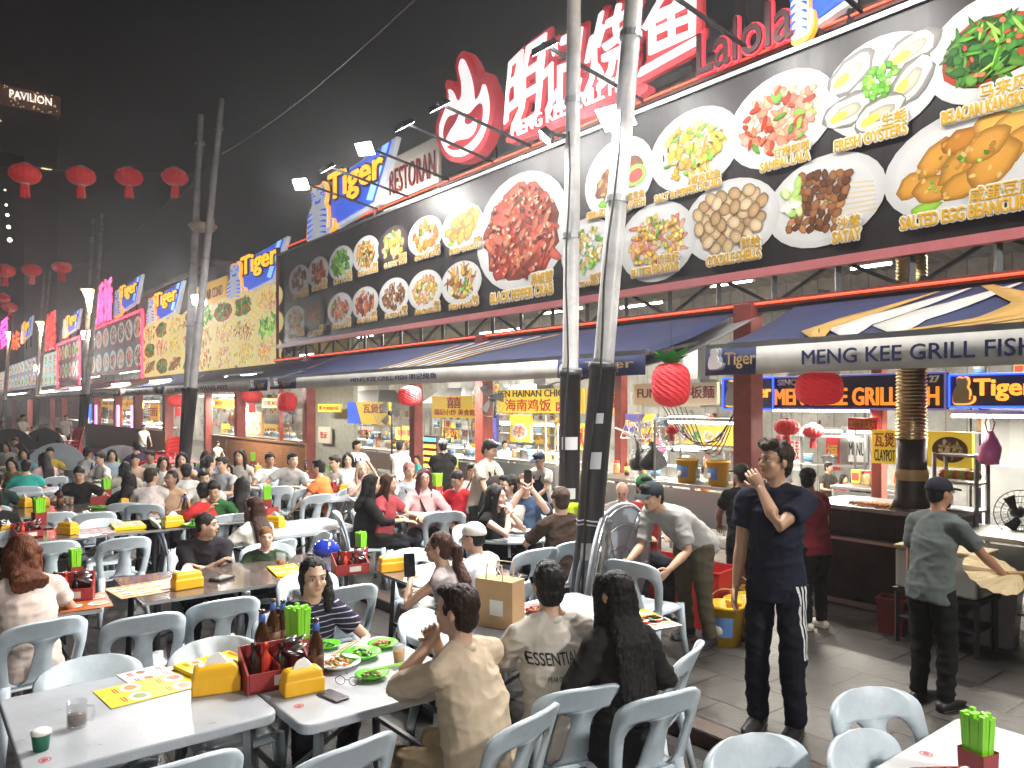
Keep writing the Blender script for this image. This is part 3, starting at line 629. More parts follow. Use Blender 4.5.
def dish(cx,cz,y,a,b,tilt,kind,seed,parent,name='dish_picture',m=None,lod=1.,plate=(.68,.68,.67),capc=None):
    p=Pic(y-.00009*(seed%97),seed); r=p.r; ca,sa=math.cos(tilt),math.sin(tilt); W=lambda u,v:(cx+u*a*ca-v*b*sa, cz+u*a*sa+v*b*ca); s0=min(a,b)
    p.blob(cx,cz,a,b,tilt,plate,.8,28,0); p.blob(cx,cz,a*.84,b*.84,tilt,tuple(v*.88 for v in plate),1.05,28,0)
    def scat(n,pal,l,w,rad=.68,edge=.5,ang=None,j=.2):
        if lod<.8: l*=1.35; w*=1.6
        for _ in range(max(4,int(n*lod))):
            t=r.uniform(0,6.28);q=rad*math.sqrt(r.random()); x,z=W(q*math.cos(t),q*math.sin(t)); c=r.choice(PAL[pal]) if isinstance(pal,str) else r.choice(pal)
            k=r.uniform(.75,1.25); c=tuple(v*k for v in c); p.blob(x,z,s0*l*r.uniform(.7,1.3),s0*w*r.uniform(.7,1.3),r.uniform(0,3.14) if ang is None else tilt+ang+r.uniform(-.25,.25),c,edge,9,j)
    if kind=='kangkong': p.blob(*W(0,-.05),a*.72,b*.66,tilt,(.42,.05,.015),.8,20,.08); scat(90,'green',.22,.05,.6,.6); scat(30,'green',.12,.09,.58,.5); scat(16,'lime',.2,.03,.55); scat(12,'red',.06,.04,.5)
    elif kind=='gold': 
        p.blob(*W(-.5,-.62),s0*.3,s0*.1,tilt,(.3,.55,.06)); p.blob(*W(.55,.62),s0*.4,s0*.15,tilt,(.55,.7,.3))
        for u,v,k in((-.62,-.1,.3),(-.3,.25,.36),(.05,.4,.32),(.4,.5,.3),(.62,.35,.34),(.6,0,.3),(-.35,-.3,.36),(.0,-.05,.4),(-.02,-.4,.36),(.35,-.2,.46),(.3,.2,.36)): p.blob(*W(u,v),s0*k*1.2,s0*k*.72,tilt+r.uniform(-.2,.9),r.choice(PAL['gold']),.45,14,.1); 
        scat(30,[(.7,.4,.1),(.5,.24,.04),(.75,.5,.18)],.06,.04,.6,.8); scat(8,'lime',.05,.03,.5)
    elif kind=='oyster':
        for u,v,g in((-.5,.45,.5),(.5,.5,.3),(-.55,-.3,.2),(.5,-.1,.9),(0,-.55,.3)):
            x,z=W(u,v); p.blob(x,z,s0*.55,s0*.34,tilt+g,(.28,.27,.25),.5,16,.12); p.blob(x,z,s0*.48,s0*.27,tilt+g,(.68,.64,.56),.8,16,.1); p.blob(x,z,s0*.3,s0*.15,tilt+g,(.45,.42,.32),.6,12,.15); p.blob(x-s0*.2,z-s0*.08,s0*.2,s0*.1,tilt+g,(.85,.6,.08),.9,10,.05)
        for _ in range(46): t=r.uniform(0,6.28);q=.3*math.sqrt(r.random()); p.blob(*W(q*math.cos(t),.1+q*math.sin(t)*1.1),s0*.08,s0*.06,r.uniform(0,3),r.choice(PAL['lime']),.5,8,.3)
    elif kind=='satay':
        for k in range(7):
            v=.42-.14*k; x0,z0=W(-.1,v); x1,z1=W(.82,v*.7-.25); p.shape([(x0,z0-.006),(x1,z1-.006),(x1,z1+.006),(x0,z0+.006)],(.7,.52,.25),.9)
        for k in range(8):
            for q in range(7): p.blob(*W(-.62+.125*q+.05*k+r.uniform(-.03,.03),-.52+.15*k-.05*q+.16+r.uniform(-.03,.03)),s0*.13,s0*.09,r.uniform(0,3),r.choice(PAL['brown']+PAL['brown']+[(.42,.2,.07)]),.45,9,.2)
        for _ in range(14): p.blob(*W(r.uniform(-.65,-.35),r.uniform(-.05,.6)),s0*.16,s0*.09,r.uniform(0,3),r.choice([(.6,.75,.35),(.8,.82,.7),(.4,.6,.15)]),.8,9,.1)
    elif kind=='cockle':
        q=[(u*.26+(.13 if i%2 else 0),v) for i,v in enumerate([-.6,-.42,-.24,-.06,.12,.3,.48,.62]) for u in range(-3,4)]; r.shuffle(q)
        for u,v in q:
            if u*u+v*v<.55: 
                x,z=W(u+r.uniform(-.05,.05),v); g=r.uniform(0,3); c=r.choice(PAL['tan']); p.blob(x,z,s0*.2,s0*.16,g,c,.4,12,.04)
                for e in(.7,.4): p.blob(x+s0*.02,z-s0*.015,s0*.2*e,s0*.16*e,g,tuple(v_*(1.15+.15*(1-e)) for v_ in c),.85,12,.03)
    elif kind=='crab':
        p.blob(*W(0,-.1),a*.82,b*.72,tilt,(.2,.03,.015),.8,20,.1)
        for u,v,k in((-.1,.45,.5),(.3,.4,.45),(-.35,-.1,.48),(.35,-.1,.45),(0,-.35,.4),(-.45,.4,.3),(.5,-.45,.3),(-.4,-.5,.3)): p.blob(*W(u,v),s0*k,s0*k*.72,r.uniform(0,3),r.choice([(.5,.05,.02),(.58,.09,.04),(.42,.03,.015)]),.4,16,.1)
        for g in range(8): u,v=r.uniform(-.6,.6),r.uniform(-.6,.6); p.blob(*W(u,v),s0*.38,s0*.1,r.uniform(0,3),(.62,.1,.05),.5,12,.08)
        scat(60,[(.5,.07,.03),(.3,.03,.01),(.62,.16,.08)],.16,.06,.75,.5); scat(170,[(.7,.28,.14),(.15,.02,.01),(.65,.4,.25),(.05,.025,.02)],.045,.025,.78,.8)
    elif kind=='fish': p.blob(*W(0,0),a*.72,b*.36,tilt+.2,(.28,.1,.03),.4,18,.08); scat(50,[(.4,.16,.05),(.18,.06,.02),(.55,.28,.08)],.12,.06,.55); p.blob(*W(.5,-.15),s0*.36,s0*.26,tilt,(.3,.6,.1),.9,14,.05); p.blob(*W(.5,-.15),s0*.24,s0*.17,tilt,(.65,.08,.06),.8,12,.05); p.blob(*W(-.45,-.5),s0*.2,s0*.1,0,(.2,.5,.05))
    else:
        k={'squid':[('yellow',70,.17,.05),('yellow',40,.1,.1),('lime',14,.12,.04),('brown',10,.08,.03)],'prawn':[('pink',40,.24,.07),('yellow',90,.08,.06),('lime',8,.1,.04)],'lala':[('pink',60,.17,.1),('red',30,.13,.06),('lime',10,.14,.05)],'lime':[('yellow',40,.16,.07),('lime',26,.1,.06),('white',18,.12,.07)],
        'noodle':[('gold',40,.3,.05),('brown',20,.2,.05),('lime',8,.12,.05),('yellow',16,.1,.07)],'veg':[('lime',50,.3,.08),('green',12,.2,.05)],'meat':[('red',50,.18,.1),('brown',20,.12,.08)],'brown':[('brown',60,.15,.1),('tan',20,.1,.07)],'claypot':[('green',20,.2,.1),('brown',24,.2,.1),('red',12,.12,.08)],'curry':[('gold',50,.16,.1),('red',12,.1,.08),('lime',6,.1,.06)],'soup':[('tan',30,.2,.12),('yellow',14,.14,.1),('lime',8,.14,.06)]}[kind]
        for pal,n,l,w in k: scat(n,pal,l,w)
    if capc: p.mb.box((cx,y-.012,cz-b*1.0),(a*1.0,.02,b*.16),col=capc)
    return p.mb.build(name,m or PRINT,parent)
def caption(s,x0,x1,z0,z1,y,parent,fill=None,rim=None):
    text(s,x0,x1,z0,z1,y-.004,rim or WHITEINK,parent,'caption_outline',.19 if s.isascii() else .12,.002); text(s,x0,x1,z0,z1,y-.010,fill or YELINK,parent,'caption',.045 if s.isascii() else .015,.003)
WHITEINK=plain((.78,.76,.7),.4); YELINK=plain((.68,.38,.012),.5); NAVY=mat('navy_canvas',(.018,.03,.10),.7,var=.15,vs=3,bump=.25,bs=8); CREAM=mat('cream_canvas',(.62,.6,.56),.7,var=.15,vs=3,bump=.2,bs=8); GOLDC=mat('gold_canvas',(.5,.3,.08),.7,var=.12); NAVYINK=plain((.02,.03,.11),.6)
# ---------------------------------------------------------------- world, ground
w=bpy.data.worlds.new('World'); SC.world=w; w.use_nodes=True; nt=w.node_tree; bg=nt.nodes['Background']
sk=nt.nodes.new('ShaderNodeTexSky'); sk.sky_type='NISHITA'; sk.sun_disc=False; sk.sun_elevation=R(-1.5); sk.sun_rotation=R(200); sk.air_density=2.5; sk.dust_density=6; sk.ozone_density=.6
hs=nt.nodes.new('ShaderNodeMix'); hs.data_type='RGBA'; hs.blend_type='MIX'; hs.inputs[0].default_value=.95
bw=nt.nodes.new('ShaderNodeRGBToBW'); nt.links.new(sk.outputs[0],bw.inputs[0]); nt.links.new(sk.outputs[0],hs.inputs[6]); nt.links.new(bw.outputs[0],hs.inputs[7])
nt.links.new(hs.outputs[2],bg.inputs[0]); bg.inputs[1].default_value=SKY_STRENGTH
def tiles_mat(name,c1,c2,mort,sx,sy,bumpd=.6,rough=.45):
    m=bpy.data.materials.new(name); m.use_nodes=True; n=m.node_tree; b=n.nodes['Principled BSDF']; L=n.links.new
    tc=n.nodes.new('ShaderNodeTexCoord'); br=n.nodes.new('ShaderNodeTexBrick'); br.inputs['Scale'].default_value=1; br.inputs['Brick Width'].default_value=sx; br.inputs['Row Height'].default_value=sy; br.inputs['Mortar Size'].default_value=.011; br.inputs['Mortar Smooth'].default_value=.4
    br.inputs['Color1'].default_value=(*c1,1); br.inputs['Color2'].default_value=(*c2,1); br.inputs['Mortar'].default_value=(*mort,1); L(tc.outputs['Object'],br.inputs['Vector'])
    no=n.nodes.new('ShaderNodeTexNoise'); no.inputs['Scale'].default_value=1.3; no.inputs['Detail'].default_value=8; no.inputs['Roughness'].default_value=.7; L(tc.outputs['Object'],no.inputs['Vector'])
    mr=n.nodes.new('ShaderNodeMapRange'); mr.inputs[1].default_value=.3; mr.inputs[2].default_value=.7; mr.inputs[3].default_value=.5; mr.inputs[4].default_value=1.5; L(no.outputs[0],mr.inputs[0])
    mx=n.nodes.new('ShaderNodeMix'); mx.data_type='RGBA'; mx.blend_type='MULTIPLY'; mx.inputs[0].default_value=1; L(br.outputs[0],mx.inputs[6]); L(mr.outputs[0],mx.inputs[7]); L(mx.outputs[2],b.inputs['Base Color'])
    r2=n.nodes.new('ShaderNodeMapRange'); r2.inputs[3].default_value=rough-.22; r2.inputs[4].default_value=rough+.25; L(no.outputs[0],r2.inputs[0]); L(r2.outputs[0],b.inputs['Roughness'])
    n3=n.nodes.new('ShaderNodeTexNoise'); n3.inputs['Scale'].default_value=14; n3.inputs['Detail'].default_value=6; L(tc.outputs['Object'],n3.inputs['Vector'])
    ad=n.nodes.new('ShaderNodeMath'); ad.operation='MULTIPLY_ADD'; ad.inputs[1].default_value=-1.2; L(br.outputs['Fac'],ad.inputs[0]); L(n3.outputs[0],ad.inputs[2])
    bp=n.nodes.new('ShaderNodeBump'); bp.inputs['Strength'].default_value=bumpd; bp.inputs['Distance'].default_value=.012; L(ad.outputs[0],bp.inputs['Height']); L(bp.outputs[0],b.inputs['Normal']); return m
ROAD=tiles_mat('stone_road',(.035,.03,.028),(.026,.023,.021),(.025,.023,.022),.6,.3)
PAVE=tiles_mat('stone_pavement',(.06,.054,.048),(.036,.032,.029),(.01,.009,.009),.62,.42)
b=MB(); b.add([(-400,-300,0),(50,-300,0),(50,200,0),(-400,200,0)],[(0,1,2,3)]); tag(b.build('road',ROAD),kind='structure')
b=MB(); b.add([(-160,3.9,.1),(30,3.9,.1),(30,14,.1),(-160,14,.1)],[(0,1,2,3)]); tag(b.build('pavement',PAVE),kind='structure')
b=MB(); b.box((-65,3.82,.047),(190,.16,.11)); tag(b.build('kerb',mat('kerb_stone',(.075,.05,.04),.6,var=.3,vs=4,bump=.3),bevel=.015),kind='structure')
# ---------------------------------------------------------------- the shop row: back wall, ceiling, pillars
TILEW=tiles_mat('white_wall_tiles',(.42,.42,.39),(.36,.36,.34),(.2,.2,.19),.3,.3,.2,.3)
b=MB(); b.box((-70,12.6,2.3),(170,.2,4.6)); o=b.build('back_wall',TILEW); tag(o,'long white tiled rear wall behind all the food stalls','wall')
CORR=mat('corrugated_roof',(.28,.27,.26),.5,.3,var=.2)
b=MB(); n=700; vs=[]
for i in range(n+1):
    x=-75+i*(85/n); z=.025*math.sin(i*math.pi); 
    z=.03 if i%2 else 0
    vs+=[(x,7.3,4.5+z),(x,12.6,4.2+z)]
b.add(vs,[(2*i,2*i+1,2*i+3,2*i+2) for i in range(n)]); tag(b.build('tin_roof',CORR),'long corrugated tin roof above the open food stalls','roof')
def pillar(px,Y,w,label,top=3.1,m=None,capz=None):
    x=ony(px,VY,Y).x; t=thing('pillar',label,'pillar',(x,Y,.1),0,'red steel pillars of the stalls'); b=MB(); b.box((0,0,(top-.1)/2),(w,w,top-.1)); b.build('shaft',m or REDP,t,bevel=.008)
    b=MB(); b.box((0,0,.01),(w*1.8,w*1.8,.02)); [b.tube([(sx*w*.7,sy*w*.7,.02),(sx*w*.7,sy*w*.7,.035)],.012,6) for sx in(-1,1) for sy in(-1,1)]; b.build('base_plate',m or REDP,t); return t
pillar(748,7.0,.22,'thick red pillar behind the navy man, beside the yellow fridge stall'); pillar(879,8.3,.12,'slim pink-red pillar beside the ribbed gold tube',m=plain((.45,.12,.1)))
pillar(484,7.0,.2,'red pillar with junction boxes right of the waiter'); pillar(621,8.4,.14,'slim red pillar between the two black lamp pole sleeves and the plastic bags')
pillar(309,7.0,.22,'orange-red pillar at the right end of the wooden hoarding'); pillar(240,7.2,.24,'red pillar left of the standing fan above the hoarding'); pillar(208,7.2,.2,'red pillar beside the twin poles, left of the roast meat stall')
pillar(416,8.2,.2,'red pillar behind the neon menu column'); pillar(281,7.6,.09,'thin red post behind the honeycomb lantern over the hoarding')
for k,(px) in enumerate((168,138,118,97,64,52,30,14)): pillar(px,7.3,.3,['orange pillar above brown hoarding, near twin poles','brown-red pillar above the long brown hoarding','red pillar left of the lit purple tubes','red pillar left of the glowing blue display','dark red pillar between second and third poles','red pillar beyond the second lamp pole','red pillar far down the row of stalls','farthest red pillar at the left edge'][k])
# ---------------------------------------------------------------- truss frames under the billboards
NEON=glow((.9,.1,.04),1.1); NEONR=glow((1,.03,.06),4); DKMET=mat('dark_truss',(.02,.02,.022),.5)
def truss(x0,x1,label,z0=3.09,z1=3.46,y=7.0,neon=NEON):
    t=sited('truss_frame',label,'truss',(x0,y,0)); b=MB(); b.box(((x0+x1)/2,y+.06,z0-.05),(x1-x0,.1,.07)); b.box(((x0+x1)/2,y+.25,z1+.0),(x1-x0,.08,.06)); x=x0+.1;k=0
    while x<x1-.5:
        b.bar((x,y+.15,z0),(x,y+.15,z1),.05); b.bar((x,y+.15,z0 if k%2 else z1),(x+.7,y+.15,z1 if k%2 else z0),.035); x+=.7;k+=1
    b.build('truss',DKMET,t); b=MB(); b.bar((x0,y,z0),(x1,y,z0),.05,.07); b.build('red_beam',REDP,t)
    b=MB(); b.tube([(x0,y-.035,z0),(x1,y-.035,z0)],.012,6); b.build('neon_tube',neon,t); return t
XL=ony(283,VY,7.2).x; XR=1.6
truss(XL,XR,'dark steel truss with orange neon tube under the grill fish billboard')
# ---------------------------------------------------------------- main billboard
BK=mat('black_banner',(.015,.012,.013),.4,var=.4,vs=6,stretch=(1.5,1,.04))
YB=7.1; ZB,ZT=3.46,5.62
bb=sited('billboard','long black menu billboard with plates of food above the grill fish stall','billboard',(XL,YB,ZB))
b=MB(); b.box(((XL+XR)/2,YB+.06,(ZB+ZT)/2),(XR-XL,.1,ZT-ZB)); b.build('panel',BK,bb)
b=MB(); b.bar((XL,YB-.01,ZB-.03),(XR,YB-.01,ZB-.03),.1,.09); b.build('bottom_rail',plain((.5,.16,.17),.4),bb)
b=MB(); b.bar((XL,YB+.0,ZT+.02),(XR,YB+.0,ZT+.02),.06,.05); b.build('top_rail',ALU,bb); b=MB(); b.bar((XL-.04,YB,3.05),(XL-.04,YB,ZT+.2),.08); b.build('side_post',REDP,bb)
DISH=[(988,48,70,58,'kangkong'),(962,163,88,58,'gold'),(880,86,63,54,'oyster'),(823,201,62,48,'satay'),(779,120,56,50,'lala'),(729,221,50,44,'cockle'),(693,150,47,44,'squid'),(656,242,40,42,'prawn'),(618,178,36,42,'fish'),(587,250,28,34,'lime'),(520,232,48,62,'crab')]
def dpx(px,py,rx,ry,kind,seed,parent,Y=YB,m=None,lod=1,tilt=None,plate=(.68,.68,.67),name='dish_picture'):
    c=ony(px,py,Y-.001); xa=ony(px-rx,VY,Y).x; xb=ony(px+rx,VY,Y).x; zt=ony(px,py-ry,Y).z; zb=ony(px,py+ry,Y).z
    a=(xb-xa)/2*.96; bh=(zt-zb)/2*.96; sl=0
    # in the picture the ellipse leans with the perspective: part of its pixel height is the slope of the board
    sl=(ony(px+rx,py,Y).z-ony(px,py,Y).z); bh=max(bh*.55,math.sqrt(max(bh*bh-sl*sl*.55,0)))
    return dish(c.x,c.z,Y-.002,a,bh,0 if tilt is None else tilt,kind,seed,parent,name,m,lod,plate)
for k,(px,py,rx,ry,kd) in enumerate(DISH): dpx(px,py,rx,ry,kd,k+1,bb,tilt=.12 if k in(0,1,3,4,8) else 0)
up=[(299,280,11,16,'brown'),(318,272,11,16,'meat'),(341,263,13,18,'veg'),(366,254,14,19,'noodle'),(393,245,16,20,'soup'),(425,236,18,21,'curry'),(462,227,22,24,'gold')]; lo=[(295,320,11,15,'curry'),(314,315,11,18,'claypot'),(340,309,13,17,'lala'),(365,303,14,17,'red'),(394,296,16,19,'brown'),(425,290,18,21,'prawn'),(461,283,21,23,'noodle')]
for k,(px,py,rx,ry,kd) in enumerate(up+lo): dpx(px,py,rx,ry,'meat' if kd=='red' else kd,k+40,bb,lod=.7,plate=(.68,.68,.67) if kd not in('soup','claypot') else (.07,.06,.06))
def cpx(s,x0,y0,x1,h,Y=YB-.026,parent=None,cn=None):
    """caption along the board: starts at pixel (x0,y0), ends near column x1, h pixels high at its middle"""
    xa,xb=ony(x0,VY,Y).x,ony(x1,VY,Y).x; xm=(x0+x1)/2; z=ony(x0,y0,Y).z; hz=ony(xm,0,Y).z-ony(xm,h,Y).z
    caption(s,xa,xb,z-hz/2,z+hz/2,Y,parent); 
    if cn: 
        wd=min((xb-xa)*.9,hz*1.1*len(cn)); caption(cn,xb-wd,xb,z+hz*.62,z+hz*1.75,Y,parent)
for s,x0,y0,x1,h,cn in(('BELACAN KANGKONG',942,119,1046,13,'马来风光'),('SALTED EGG BEANCURD',901,224,1036,13,'咸蛋豆腐'),('FRESH OYSTERS',835,147,907,11,'生蚝'),('SATAY',833,238,861,11,'沙爹'),('SAMBAL LALA',761,168,810,9,'甘榜啦啦'),('COCKLE SHELLS',707,262,761,10,'鲜蛤'),('SALT & PEPPER SQUID',655,200,721,8,'椒盐鱿鱼'),('BUTTER PRAWNS',632,274,679,8,'奶油虾'),('GRILLED STINGRAY FISH',587,217,645,7,'烤魔鬼鱼'),('BLACK PEPPER CRAB',491,299,553,10,'黑椒蟹'),('STEAMED FISH',578,285,610,5,'泰式青柠鱼')): cpx(s,x0,y0,x1,h,parent=bb,cn=cn)
SM=['CASHEW CHICKEN','SWEET PORK','LETTUCE','FRIED NOODLE','CLAYPOT TOFU','GONG BAO','FRIED CHICKEN','BUTTER SQUID','CLAYPOT','PRAWNS','CHILI PRAWN','SALTED LALA','ABALONE SLICE','FISH HEAD']; SC2=['腰果鸡','咕噜肉','生菜','炒面','豆腐煲','宫保','炸鸡','奶油苏东','煲仔','虾球','辣虾','咸蛤','鲍片','鱼头']
for (px,py,rx,ry,kd),s,c in zip(up+lo,SM,SC2): cpx(s,px-rx*.55,py+ry+1.5,px+rx*.85,3.2+rx*.08,parent=bb,cn=c)
# neon roof line above the board
b=MB(); ZN=5.86; b.bar((XL,YB+.25,ZN),(XR,YB+.25,ZN),.08,.1); 
t=sited('roof_rail','red steel roof rail with neon line above the black billboard','rail',(XL,YB+.25,ZN)); b.build('beam',mat('dark_red_beam',(.09,.02,.018),.5),t); q=MB(); q.tube([(XL,YB+.19,ZN),(XR,YB+.19,ZN)],.013,6); q.build('neon_tube',NEON,t)
b=MB(); b.box(((XL+XR)/2,YB+.9,ZN+.2),(XR-XL,.05,.5)); b.build('rib_panel',mat('rib_panel_grey',(.12,.115,.12),.5),t)
# ---------------------------------------------------------------- big grill-fish sign with the flame
def pxpoly(pts,Y): return [(lambda v:(v.x,v.z))(ony(x,y,Y)) for x,y in pts]
def smooth_poly(p,it=2):
    for _ in range(it): p=[q for i in range(len(p)) for q in((p[i][0]*.75+p[(i+1)%len(p)][0]*.25,p[i][1]*.75+p[(i+1)%len(p)][1]*.25),(p[i][0]*.25+p[(i+1)%len(p)][0]*.75,p[i][1]*.25+p[(i+1)%len(p)][1]*.75))]
    return p
YS=7.25; SRED=mat('sign_red',(.55,.05,.06),.4,emit=.22,ecol=(.8,.05,.07)); SWH=mat('sign_white',(.8,.8,.8),.4,emit=.6,ecol=(1,.97,.97))
sg=sited('shop_sign','large red and white brush-lettered grill fish sign with a flame emblem','sign',(ony(470,VY,YS).x,YS,5.9))
FL=[(441,143),(440,125),(447,108),(452,97),(449,83),(456,80),(462,92),(463,80),(459,66),(468,49),(477,62),(483,76),(486,80),(489,71),(494,80),(500,97),(499,118),(494,138),(486,153),(470,164),(452,163)]
def pf(poly,y0,y1,m,name): q=MB(); q.slab(poly,y0,y1); return q.build(name,m,sg)
cx_,cz_=ony(470,112,YS).x,ony(470,112,YS).z
sc_=lambda P,k,dx=0,dz=0:[(cx_+(x-cx_)*k+dx,cz_+(z-cz_)*k+dz) for x,z in P]
P0=smooth_poly(pxpoly(FL,YS)); pf(P0,YS-.10,YS+.1,SRED,'flame_backing')
WF=[(446,141),(445,127),(451,112),(456,101),(454,90),(459,93),(463,104),(468,100),(468,84),(464,70),(468,58),(474,70),(479,86),(480,104),(486,98),(490,82),(495,100),(495,118),(490,136),(482,149),(468,159),(454,157)]
pf(smooth_poly(pxpoly(WF,YS)),YS-.13,YS-.104,SWH,'flame_face')
pf(smooth_poly(pxpoly([(451,141),(451,130),(456,118),(463,117),(468,112),(476,118),(484,108),(490,104),(490,122),(484,138),(468,152),(456,152)],YS)),YS-.16,YS-.134,SRED,'flame_heart')
pf(smooth_poly(pxpoly([(452,151),(458,135),(466,124),(470,112),(474,116),(472,126),(480,128),(486,118),(485,132),(478,141),(466,142)],YS),2),YS-.19,YS-.164,SWH,'chilli_fish_emblem')
for s,x0,y0,x1,y1 in(('明',511,52,547,128),('记',550,38,587,109),('烧',592,12,641,89),('鱼',650,-14,708,60)):
    a,b_,c,d=pxbox(x0,y0,x1,y1,YS); c2=ony((x0+x1)/2,y1,YS).z; sl=0
    o1=text(s,a,b_,c,d,YS-.02,SRED,sg,'character_backing',.085,.06); o2=text(s,a,b_,c,d,YS-.10,SWH,sg,'character',.012,.03)
    for o in(o1,o2):
        for v in o.data.vertices: u=(v.co.x-a)/(b_-a); w_=(v.co.z-c)/(d-c); v.co.x+=.2*(w_-.5)*(b_-a)+.04*math.sin(w_*7); v.co.z+=.10*(u-.5)*(d-c)+.05*math.sin(u*6)
P=[(509,143),(648,92),(640,62),(716,48),(718,26),(706,20),(640,30),(590,62),(560,60),(520,92)]
pf(smooth_poly(pxpoly([(505,147),(540,136),(650,98),(652,80),(600,96),(540,120),(515,128)],YS),2),YS-.06,YS+.08,SRED,'strip_backing')
xa,xb=ony(522,VY,YS).x,ony(646,VY,YS).x; z=ony(522,141,YS).z; text('MENG KEE GRILL FISH',xa,xb,z-.0,z+.20,YS-.18,SWH,sg,'lettering',.0,.03)
for k in range(7): b=MB(); x=xa-1+k*1.0; b.bar((x,YS+.3,5.8),(x,YS+.12,7.2),.05); b.build('sign_stand',DKMET,sg)
# outline word sign
t=sited('neon_word_sign','red outlined neon name sign right of the big fish sign','sign',(ony(750,VY,7.2).x,7.2,5.9)); xa,xb=ony(703,VY,7.2).x,ony(798,VY,7.2).x; z=ony(703,78,7.2).z; LB=glow((.75,.03,.05),.9)
text('Lalola',xa,xb,z,z+.46,7.15,LB,t,'letter_outline',.07,.04); text('Lalola',xa,xb,z,z+.46,7.10,mat('letter_core',(.05,.01,.012),.5),t,'letter_core',.015,.02)
# ---------------------------------------------------------------- tiger beer signs
BLUE=mat('sign_blue',(.02,.08,.5),.4,emit=.5,ecol=(.03,.12,.8)); LBLUE=mat('sign_pale_blue',(.3,.6,.9),.4,emit=.6); NY=glow((.9,.42,.015),1.0); NW=mat('sign_white_edge',(.7,.75,.8),.4,emit=.25); NO=glow((.9,.3,.03),1.0)
TB=[(.10,0),(.55,.0),(.80,.03),(.97,.12),(1.0,.26),(.93,.33),(.86,.27),(.9,.18),(.76,.13),(.80,.32),(.78,.52),(.66,.62),(.72,.70),(.74,.82),(.70,.93),(.60,1.0),(.52,.95),(.38,.97),(.28,.99),(.18,.92),(.17,.80),(.22,.68),(.12,.60),(.04,.46),(.0,.25),(.02,.08)]
def tiger_fig(t,x,z,w,h,y,nm='emblem',mats=None,det=True):
    mw,mo,mb_=mats or (NW,NO,BLUE); f=lambda P,k=1:[(x+w*(.5+(u-.5)*k),z+h*(.5+(v-.5)*k)) for u,v in P]
    q=MB(); q.slab(smooth_poly(f(TB,1.1),1),y-.02,y+.05); q.build(nm+'_outline',mo,t); q=MB(); q.slab(smooth_poly(f(TB),1),y-.04,y-.022); q.build(nm,mw,t)
    if det:
        q=MB()
        for k in range(5):
            v=.07+k*.1
            for s in(-1,1): u=.4+s*.36; q.slab(f([(u,v+.04),(u,v-.0),(u-s*.25,v+.06),(u-s*.13,v+.06)]),y-.055,y-.042)
        for s in(-1,1): u=.45+s*.1; q.slab(f([(u,.8),(u+s*.08,.83),(u+s*.02,.85)]),y-.055,y-.042)
        q.slab(f([(.37,.66),(.53,.66),(.57,.73),(.45,.7),(.33,.73)]),y-.055,y-.042)
        for s in(-1,1):
            for k in range(3): u=.45+s*.25; q.slab(f([(u,.78+.055*k),(u,.75+.055*k),(u-s*.1,.78+.055*k)]),y-.055,y-.042)
        q.slab(f([(.42,.9),(.48,.9),(.45,.98)]),y-.055,y-.042)
        q.build(nm+'_stripes',mb_,t)
def tiger_sign(x0,x1,z0,z1,y,label,det=True):
    t=sited('beer_sign',label,'sign',(x0,y,z0),'lit blue and yellow beer signs on the roof line'); f=lambda P:[(x0+(x1-x0)*u,z0+(z1-z0)*v) for u,v in P]
    q=MB(); q.slab(f([(.2,.0),(.84,.12),(1.02,.98),(.42,.86),(.2,.3)]),y+.02,y+.12); q.build('edge_panel',NW,t); q=MB(); q.slab(f([(.22,.06),(.78,.18),(.97,.95),(.34,.8)]),y-.02,y+.018); q.build('face_panel',BLUE,t)
    q=MB(); q.slab(f([(.72,.24),(.78,.2),(.96,.93),(.9,.93)]),y-.04,y-.022); q.build('stripe',LBLUE,t)
    zt=lambda v:z0+(z1-z0)*v; xt=lambda u:x0+(x1-x0)*u
    text('Tiger',xt(.28),xt(.92),zt(.34),zt(.88),y-.04,NAVYINK,t,'lettering_shadow',.07,.03); text('Tiger',xt(.28),xt(.92),zt(.34),zt(.88),y-.075,NY,t,'lettering',.014,.03)
    tiger_fig(t,xt(-.02),zt(-.1),(x1-x0)*.36,(z1-z0)*.92,y-.05,det=det)
    b=MB(); [b.bar((xt(u),y+.1,zt(.1)),(xt(u),y+.1,zt(-.45)),.05) for u in(.3,.75)]; b.build('stand',DKMET,t)
for (x0,y0,x1,y1),lb,dt in(((312,150,394,232),'largest tiger beer sign, left of the cream RESTORAN board',1),((231,242,285,298),'tiger beer sign above the yellow billboard, beside twin lamp poles',1),((149,283,182,325),'tiger beer sign over the brown billboard corner, left of twin poles',1),((116,277,141,314),'tiger beer sign right of the pink neon script',1),((64,310,80,336),'tiny tiger beer sign behind the second lamp pole',0),((22,316,32,342),'tiny tiger beer sign far down the street',0)):
    a,b_,c,d=pxbox(x0,y0,x1,y1,7.2); h=(d-c); tiger_sign(a,b_,c+h*.12,d-h*.1,7.2,lb,dt)
a,b_,c,d=pxbox(796,-70,862,22,7.2); tiger_sign(a,b_,c,d,7.2,'beer sign cut by the top edge above the oyster picture')
